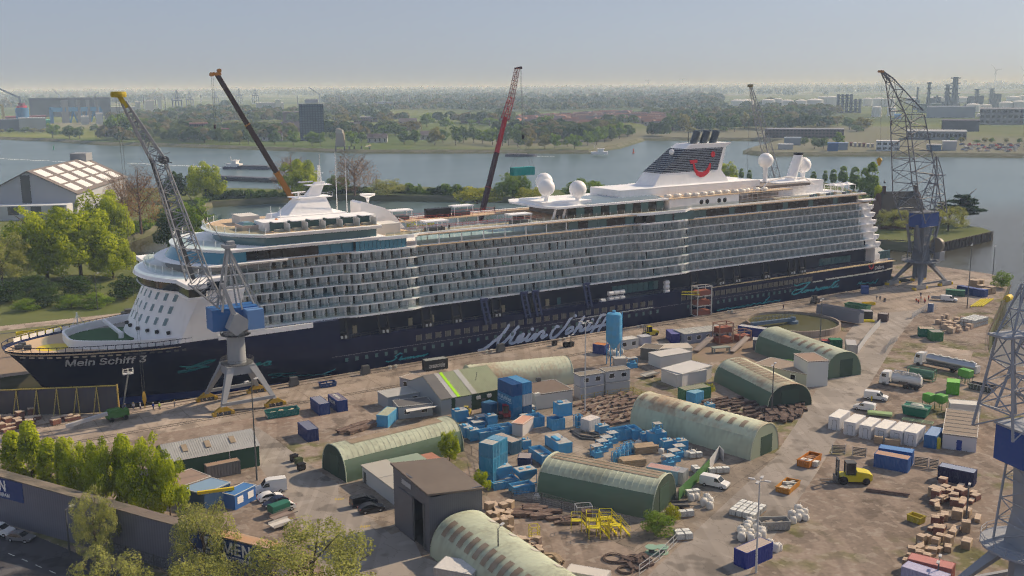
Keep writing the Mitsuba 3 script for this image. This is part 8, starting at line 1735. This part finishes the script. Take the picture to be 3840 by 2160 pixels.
for i, (p, L, D, l) in enumerate((((699.5,1721.6),22,12, 'orange roofed house right of the tower block'),((708.2,1656.4),20,12, 'dark roofed house between the far trees'),((721.2,1661),24,12, 'pale gabled house between the far trees'),((553.4,1234.7),20,12, 'white gabled house on the river bank, left one'),((559.4,1229.6),18,12, 'white gabled house on the river bank, right one'),((642.2,1256.4),26,13, 'pale house with a grey roof on the river bank'),((581.3,1642),45,22, 'long low house with a grey roof left of the tower block'),((462,1377.9),26,14, 'brick house with a pale roof left of the tower block'),((866.8,1785.2),34,14, 'row of dark gabled houses between the woods'),((1006.1,1794.8),50,16, 'row of grey roofed houses left of the red crane'))): house(*p, L, D, 6,-.6 + .1 * (i % 3),(.5,.48,.45) if 'white' in l or 'pale' in l else (.2,.13,.11), RC_[(0,2,2,2,2,2,2,3,2,2)[i]], l)
rv = random.Random(17)
vill = sg.Polygon([(953.1,1375.6),(1049.7,1449.1),(1210.8,1590.8),(1251.1,1550.6),(1037.3,1225.2),(1292.3,1509.6),(1518.5,1811.7),(1574.6,2049),(1328.6,1909.8),(1142,1820.9),(1031.7,1624.5)])
for x, y in region(list(vill.exterior.coords),150,5,21):
 c = rv.randrange(4); l = ('orange red', 'brown red', 'dark grey', 'pale red')[c]
 house(x, y, rv.uniform(22,34),11,7,-.75 + rv.choice((0,0,1.57)),(.2,.14,.12) if c else (.4,.38,.35), RC_[c], l + ' roofed terrace house of the village across the river', l + ' roofed village houses')
k = thing('ruin_tower', 'pale ruined masonry tower on the river bank', 'tower'); p = np.array([494.4,1182.7]); to = place(*p, 0,-.6); part(k, 'shaft', M().loft([[(x * w, y * w, z) for x, y in ((-1,-1),(1,-1),(1,1),(-1,1))] for z, w in ((0,5.2),(16,4.4))]), paint((.33,.28,.24),.9), to=to); part(k, 'top', M().bx(-5,3.6,-4.6,4.6,16,19).bx(-4.4,.6,-4,4,19,21.5).bx(1,3.4,-4,2,19,20.4), paint((.38,.35,.3),.9), to=to)
k = thing('jetty', 'small landing jetty with piles and a yellow gangway', 'jetty'); jp = [np.array([465.7,1128.2]), np.array([496.9,1102.8])]
for t in (0,.26,.4,.55,.76,1): q = jp[0] + (jp[1] - jp[0]) * t; part(k, 'pile', M().tube((*q, -6),(*q, 3.5),.9, n=8), DGREY)
q = jp[0] + (jp[1] - jp[0]) * .28; r_ = jp[0] + (jp[1] - jp[0]) * .6; part(k, 'pontoon', M().beam((*q, -3.6),(*r_, -3.6),4,1), paint((.1,.07,.06))); part(k, 'gangway', M().beam((*r_, -3),(527.6,1168.6,.8),2.2,1.2), paint((.34,.29,.17)))
# tank farm and refinery on the right
def tank(x, y, r, h, label, group): k = thing('storage_tank', label, 'tank', group); part(k, 'shell', M().lathe([(r, 0),(r, h)], (x, y, 0),24), WHITE, 40); part(k, 'dome', M().lathe([(r + .3, h),(r * .6, h + r * .13),(.1, h + r * .19)], (x, y, 0),24), WHITE, 40)

TK = [(2476,2537.9,44.6,17.9),(2551.7,2573.2,49,16.6),(2589.2,2518.5,38.4,16.4),(2387.1,2275.8,28.7,25.4),(2260.4,2116.6,32.9,23.8),(2238.6,2046.3,32.3,24.7),(2177.1,1941.2,42.3,27.6),(2465.4,2169.8,28.6,30.9),(2481.6,2147.8,34.9,30.8),(2710.4,2202.9,30.4,23.2),(2670.5,2129.1,36.3,24.1),(2689.8,2102.1,29.7,24),(1836.2,1467.5,20.5,20.8),(1913.1,1489.7,18.8,18.2),(3201.8,2411.8,38.7,19.3),(3085.3,2241.1,36.9,21.5),(3097.1,2222.7,33.2,21.5),(3287.2,2271.9,46.4,18.9),(3300.6,2250,34.8,18.8),(2298.5,1554.3,32.2,17.9),(2356.8,1558.7,24.6,15.7),(2426.8,1550.9,33.4,20.8),(2446.7,1526.5,30.7,23.1),(3732,2355.9,51.2,14.9),(3849.8,2389.2,39.4,17.1),(1923.2,1373.3,27.4,8.2),(1976.7,1315.3,20.7,6.5),(2227.2,2159.6,36,25.4)]
for x, y, w, h in TK: tank(x, y, w / 2, h, 'white domed storage tank of the refinery on the right horizon', 'refinery storage tanks')
k = thing('process_tower', 'dark scaffolded process building among the white tanks', 'building'); p0, h = np.array([2025.6,1733.9]),47.5; p1 = np.array([2058.5,1695.4]); d = p1 - p0
for i in range(6): q = p0 + d * i / 5; part(k, 'column', M().beam((*q, 0),(*q, h * (.95 if i < 4 else .7)),5), 'steel_haze')
pm('steel_haze', (.13,.15,.18),.8)
for i in range(7): z = h * (i + .5) / 7.4; part(k, 'floor', M().beam((*p0, z),(*(p0 + d * (.62 if i > 4 else 1)), z),40, h / 22), 'steel_haze')
for i, (p, h, r, l) in enumerate((((2158.6,1578.5),72,3, 'thin dark chimney right of the big crane'),((2518.5,1783.2),66,5, 'refinery column, left of the tallest one'),((2529.7,1768.7),85.4,7, 'tallest column of the refinery'),((3019.2,2031.3),49.7,5, 'refinery column near the right tanks, left one'),((3042.5,1996.7),51,5, 'refinery column near the right tanks, right one'))):
 k = thing('chimney', l, 'chimney'); part(k, 'shaft', M().lathe([(r * 1.3,0),(r, h)], (*p, 0),10), 'steel_haze', 40)
 for z in np.linspace(.3,.95,5): part(k, 'platform', M().lathe([(r, h * z),(r * 1.9, h * z),(r * 1.9, h * z + 3),(r, h * z + 3)], (*p, 0),10), 'steel_haze')
r = random.Random(6)
for i in range(14): q = np.array([2402.7,1747.1]) + (np.array([2743.2,1793.5]) - np.array([2402.7,1747.1])) * r.random() + [r.uniform(-90,90), r.uniform(-90,90)]; k = thing('process_unit', 'grey pipework unit between the refinery columns', 'pipework', 'refinery pipework units'); part(k, 'frame', M().bx(-14,14,-9,9,0,12).bx(-9,6,-6,6,12, r.uniform(18,40)).tube((9,0,12),(9,0, r.uniform(25,60)),2.5, n=8), 'steel_haze', to=place(*q, 0, r.uniform(0,3)))
for i, (p, q, h) in enumerate((((12975.8,10410.4),(12935.7,10297.5),80.2),((16230.1,12821.1),(16185.7,12730.8),112.1),((18020,13634.3),(17961.9,13532),117.6),((15304.8,10940.7),(15227.2,10783.1),104.7),((13519.7,9330.4),(13486.6,9251.9),105),((13234.8,8654.7),(13170.9,8503.2),93),((10220.5,9783),(10149.5,9391.9),44.1),((11108.8,10189.3),(11089.9,10109.1),51.3),((9231,7918.3),(9223.9,7863.9),54),((15945.1,12241.8),(15878.8,12107.1),73.3),((13154.1,8463.4),(13129.2,8404.2),72.3),((12124.3,8016.5),(12098.9,7945.2),67.5),((6140,6777.6),(6146.9,6722.8),18.4))): block(p, q, 40, h, (.24,.26,.3), 'hazy high rise block on the right skyline', 'high rise', 'high_rise', group='hazy skyline blocks', roof=(.3,.31,.33))
for p, h, l in (((10290.3,6722),196.9, 'faint wind turbine at the right skyline'),((10200.3,6341.1),175.4, 'faint wind turbine cut by the right edge')):
 k = thing('wind_turbine', l, 'wind turbine'); part(k, 'tower', M().tube((*p, 0),(*p, h),5,3,8), WHITE); b = np.array([.85,-.52,0])
 for a in (.2,2.3,4.4): part(k, 'blade', M().tube((*p, h), tuple(np.array([*p, h]) + (b * math.cos(a) + np.array([0,0,1]) * math.sin(a)) * h * .42),3,.8,4), WHITE)
for p, h, l in (((16306,19771.9),200, 'faint power pylon on the horizon, left one'),((15558.1,17669.3),200, 'faint power pylon on the horizon, right one')): k = thing('pylon', l, 'pylon'); part(k, 'mast', M().beam((*p, 0),(*p, h),9), 'steel_haze'); part(k, 'arm', M().beam((p[0] - 60, p[1] + 40, h * .93),(p[0] + 60, p[1] - 40, h * .93),6), 'steel_haze')
# the right bank
block((1002.7,977.3),(1108.2,937.3),26,11.3,(.10,.075,.08), 'long dark brick terrace with a grey flat roof on the right bank', rows=3, cols=22, roof=(.3,.31,.34)); block((904.4,720.8),(929.6,711.1),22,9.6,(.6,.62,.64), 'white two storey building with dark windows on the right bank', rows=2, cols=4, roof=(.5,.5,.52)); block((865.9,752.4),(874.6,745.3),14,8,(.05,.11,.25), 'dark blue shed under the yellow tree on the right bank'); block((887.8,756.6),(902.1,756.1),12,7,(.22,.28,.36), 'grey blue shed right of the dark blue one'); block((1096.6,831.1),(1191.6,812.7),50,9.9,(.2,.22,.25), 'long grey hall behind the right bank', rows=1, cols=14, roof=(.36,.38,.41)); block((1335.9,952.2),(1402.6,936.3),60,15.2,(.055,.055,.07), 'big dark cube hall behind the right bank', 'hall'); block((963,683.6),(981.5,679.4),16,9,(.42,.42,.44), 'grey shed with a blue stripe on the right bank'); block((943.6,688.6),(962.2,684.2),14,6,(.08,.14,.22), 'blue shed with a white roof on the right bank', roof=(.5,.5,.5)); block((1756.6,1360.3),(1790.6,1370),40,7.8,(.08,.22,.48), 'bright blue box hall behind the woods', 'hall'); block((845.5,802.8),(864.3,798.9),12,5,(.4,.42,.45), 'white houseboat like cabin on the right bank'); block((913.1,858),(935.5,852.6),14,8,(.28,.32,.38), 'grey houseboat with white rails on the right bank'); block((1849.1,1354.8),(1939.5,1306.1),50,22,(.26,.29,.34), 'pale long warehouse behind the dark cube hall'); block((1601.1,1069.7),(1671.3,1032.5),60,26,(.24,.24,.27), 'stepped grey building at the right edge', rows=3, cols=8); block((2143.5,1596.1),(2214.6,1582.2),50,20,(.15,.2,.2), 'dark green hall left of the refinery columns')
for i in range(7): block(tuple(np.array([958.6,806.6]) + (np.array([953.3,760.7]) - np.array([958.6,806.6])) * i / 7), tuple(np.array([958.6,806.6]) + (np.array([953.3,760.7]) - np.array([958.6,806.6])) * (i + .6) / 7),8,3.4,((.3,.28,.26),(.16,.07,.06),(.45,.45,.45))[i % 3], 'small storage hut in the gravel yard of the right bank', 'hut', 'storage_hut', group='huts of the gravel yard')
for i in range(70):
 q = np.array([960.5,664.2]) + (np.array([1002,609.5]) - np.array([960.5,664.2])) * rv.random() + (np.array([1138.7,735.7]) - np.array([998,644])) * rv.random() * .8; L_ = rv.uniform(4,9)
 c = rv.choice(((.5,.5,.5),(.1,.1,.12),(.3,.05,.05),(.08,.12,.2),(.4,.4,.38)))
 solid('parked_vehicle', M().bx(0, L_, 0,2,.4,1.3).bx(L_ * .2, L_ * .8,.2,1.8,1.3,2.2).xf((*q, 0), rv.uniform(-.3,.3)), paint(c), '%s vehicle in the storage lot at the right bank' % ('white' if c[0] > .45 else 'dark' if c[0] < .09 or c[1] < .11 and c[0] < .2 else 'red' if c[0] == .3 else 'grey'), 'vehicle', 'vehicles of the right bank lot, ' + ('white' if c[0] > .45 else 'dark' if c[0] < .09 or c[1] < .11 and c[0] < .2 else 'red' if c[0] == .3 else 'grey'))
# woods that read as one mass
def wood(name, n, a0, a1, d0, d1, seed, s, label, keep):
 r = np.random.default_rng(seed); ang = r.uniform(a0, a1, n * 4); dist = np.exp(r.uniform(math.log(d0), math.log(d1), n * 4)); x, y = np.sin(ang) * dist, np.cos(ang) * dist
 # ang is measured from the camera heading, turned into the ship's axes
 X, Y = x * .848 + y * .530,-x * .530 + y * .848
 X, Y = X, Y; dens = meshkit.fbm(np.column_stack([X / 420 + .0007 * Y, Y / 420, X * 0]),3, seed); ok = (dens > keep) & np.array([FARG.contains(sg.Point(a, b)) and not any(e.contains(sg.Point(a, b)) for e in CLEAR) for a, b in zip(X, Y)])
 X, Y, D = X[ok][:n], Y[ok][:n], dist[ok][:n]; P, N, S = [], [], []
 k = 44
 for q in range(k):
  d = r.normal(size=(len(X),3)); d /= np.linalg.norm(d, axis=1)[:, None]; d[:, 2] = np.abs(d[:, 2]) * 1.1 - .25; w = s * (.7 + .6 * np.sin(X * 3.1) ** 2) * (1 + D / 9000)
  P.append(np.column_stack([X + d[:, 0] * w, Y + d[:, 1] * w, np.maximum(w * .9 + d[:, 2] * w * .95,.5)])); N.append(d); S.append(w * (.42 if d0 < 3000 else .75))
 P, N, S = np.vstack(P), np.vstack(N), np.concatenate(S)[:, None]
 N = N + r.normal(size=N.shape) * .35 + [0,0,.3]; N /= np.linalg.norm(N, axis=1)[:, None]; a = np.cross(N, r.normal(size=N.shape)); a /= np.linalg.norm(a, axis=1)[:, None]; b = np.cross(N, a)
 V = np.stack([P - a * S, P + b * S * .8, P + a * S, P - b * S * .8], 1).reshape(-1,3); i = np.arange(len(P)) * 4
 t = np.tile(np.clip(meshkit.fbm(np.column_stack([X / 60, Y / 60, X * 0]),2,5) * 1.8 - .4,0,1), k)[:, None]; u = np.tile(np.sin(X * 1.7) > .6, k)[:, None]
 C = np.array([.05,.09,.03]) * (1 - t) + np.array([.14,.18,.05]) * t; C = np.where(u, np.array([.2,.18,.08]), C)
 scene[name] = mikit.ply(trimesh.Trimesh(V, np.vstack([np.stack([i, i + 1, i + 2], 1), np.stack([i, i + 2, i + 3], 1)]), process=False), 'leaf', color=np.repeat(C, 4,0)); labels[name] = {'kind': 'stuff', 'label': label, 'category': 'woodland'}
CLEAR = [vill.buffer(12), sg.Polygon([(143,1652.8),(402.6,4516.9),(984.7,5059.1),(1741.2,6866.7),(3124.1,9417.7),(1447.6,4370.3),(831.4,3129.3),(640.7,2643.4),(519.6,2659.6),(298.6,1554.1)]), sg.Polygon([(3101.2,9490.6),(3422,8470.4),(1645.1,4076.3),(964,2669.7),(967.7,2970)]), sg.Polygon([(2055.8,2182.8),(4571.6,4813.5),(5210.9,4467.8),(7500.7,5896.8),(8904.8,5413.3),(1006.4,605.9),(886,704.2),(1557,1245.8),(1958.9,1676.6),(2691.6,2518.9)]), sg.Polygon([(795.8,777.7),(1148.3,1123.7),(1270.5,1012),(886,704.2)]), sg.Polygon([(437.6,1190.1),(754.6,2045.4),(807.1,1993.1),(469.7,1163.3)])]
FARG = sg.Polygon(FARPTS).buffer(-30)
wood('far_woodland', 2000,-.50,.30,1280,3600,1,7.5, 'spring woods of the far bank behind the river park', .47)
wood('distant_woodland', 3600,-.54,.54,3400,26000,2,9., 'hazy belts of trees reaching to the horizon', .5)
wood('right_bank_woodland', 350,.22,.52,1250,3000,3,7., 'tree groups between the buildings of the right bank', .60)
# ---- boats, barges, buoys
def barge(p, q, label, hullc, house_at, hl=14, load=(.1,.1,.12)):
 L, a = edge(p, q); k = thing('barge', label, 'barge'); to = place(p[0], p[1], -4, a); w = 10.
 part(k, 'hull', M().poly([(0,1),(2,0),(L * .9,0),(L, w / 2),(L * .9, w),(2, w),(0, w - 1)], -.5,2.2), paint(hullc), to=to)
 h = part(k, 'wheelhouse', M().bx(house_at, house_at + hl, 1.5, w - 1.5,2.2,5).bx(house_at + hl * .4, house_at + hl * .75,2, w - 2,5,7.8), WHITE, to=to); part(h, 'roof', M().bx(house_at + hl * .36, house_at + hl * .8,1.6, w - 1.6,7.8,8.2), WHITE, to=to)
 lo = L * .3 if house_at < L / 2 else L * .08
 for i in range(8): part(k, 'hatch_cover', M().bx(lo + i * L * .075, lo + (i + .93) * L * .075,1.2, w - 1.2,2.2,3.4), paint(load), to=to)
 part(k, 'mast', M().tube((house_at + 4,5,7.8),(house_at + 4,5,12),.2, n=5), WHITE, to=to); return k, to, L
barge((283.9,965.7),(319.5,927.8), 'barge with a white deckhouse, farther of the two on the left', (.05,.05,.09),3); barge((226.3,881.2),(278,793.7), 'long dark barge low in the water, nearer of the two on the left', (.03,.03,.035),3,10); barge((583.8,945.7),(610.2,924.5), 'dark barge with white deckhouse at its right end below the far bank', (.06,.06,.09),92,18,(.2,.18,.17))
pm('foam', (.6,.63,.64),.6)
for i, (p, q) in enumerate((((229.8,1104.9),(289.1,984.4)),((612.4,926.8),(623.8,909.5)),((127.7,1270.7),(178.8,1172.2)))):
 L, a = edge(p, q); rr_ = random.Random(i); n = 26; pts = [(L * t / n, rr_.uniform(.6,2.4)) for t in range(n + 1)]
 struct('wake', M().sheet([(x, w) for x, w in pts] + [(x, -w) for x, w in pts[::-1]], .03).xf((*p, -3.98), a), 'foam', kind='stuff', label='pale foam line of a wake on the river')
def buoy(p, c, label): solid('buoy', M().lathe([(1.6,-.5),(1.6,.6),(.7,1),(.5,3.6),(1., 3.7),(.05,5.2)], (*p, -4),12), paint(c), label, 'buoy')
buoy((726.4,904.4),(.5,.08,.03), 'red channel buoy in the middle of the river'); buoy((206.4,1429.3),(.03,.2,.14), 'green channel buoy at the left of the river')
# ---- the warehouse with the striped roof
k = thing('striped_warehouse', 'pale warehouse with white roof lights in a grey brown roof behind the trees', 'warehouse'); w0, w1 = np.array([76.6,762.1]), np.array([119.2,737.7])
to = place(53.6,640.3,0,-.445); WL, WD, WE, WR = 50., 112., 13., 25.7
part(k, 'wall', M().loft([[(0, y, 0),(WL, y, 0),(WL, y, WE),(WL / 2, y, WR),(0, y, WE)] for y in (0, WD)]), paint((.40,.42,.47),.8), to=to)
for s in (0,1):
 f = lambda x: WE + (WR - WE) * (1 - abs(x - WL / 2) / (WL / 2)); x0, x1 = ((-1, WL / 2),(WL / 2, WL + 1))[s]
 rf = part(k, 'roof', M().hexa([(x0,-1, f(x0)),(x1,-1, f(x1)),(x1, WD + 1, f(x1)),(x0, WD + 1, f(x0)),(x0,-1, f(x0) + .5),(x1,-1, f(x1) + .5),(x1, WD + 1, f(x1) + .5),(x0, WD + 1, f(x0) + .5)]), paint((.16,.14,.135),.8), to=to)
 for i in range(3 if s else 0):
  a, b = x0 + 1.5 + i * 7.9, x0 + 7.9 + i * 7.9
  for j in range(5): y = 5 + j * 21.5; part(rf, 'roof_light', M().hexa([(a, y, f(a) + .5),(b, y, f(b) + .5),(b, y + 13, f(b) + .5),(a, y + 13, f(a) + .5),(a, y, f(a) + .7),(b, y, f(b) + .7),(b, y + 13, f(b) + .7),(a, y + 13, f(a) + .7)]), WHITE, to=to)
part(k, 'dark_bay', M().bx(WL * .42, WL * .52,-.2,0,4, WR - 2), DGREY, to=to); part(k, 'roof_house', M().bx(WL / 2 - 5, WL / 2 + 5, WD - 16, WD - 2, WR - 1, WR + 4), GREY, to=to)
part(k, 'annex', M().bx(2, WL - 2,-12,-.1,0,8), paint((.5,.52,.55),.8), to=to)
for i in range(4): part(k, 'dark_door', M().bx(5 + i * 12,10.5 + i * 12,-12.2,-12,3,7.4), DGREY, to=to)
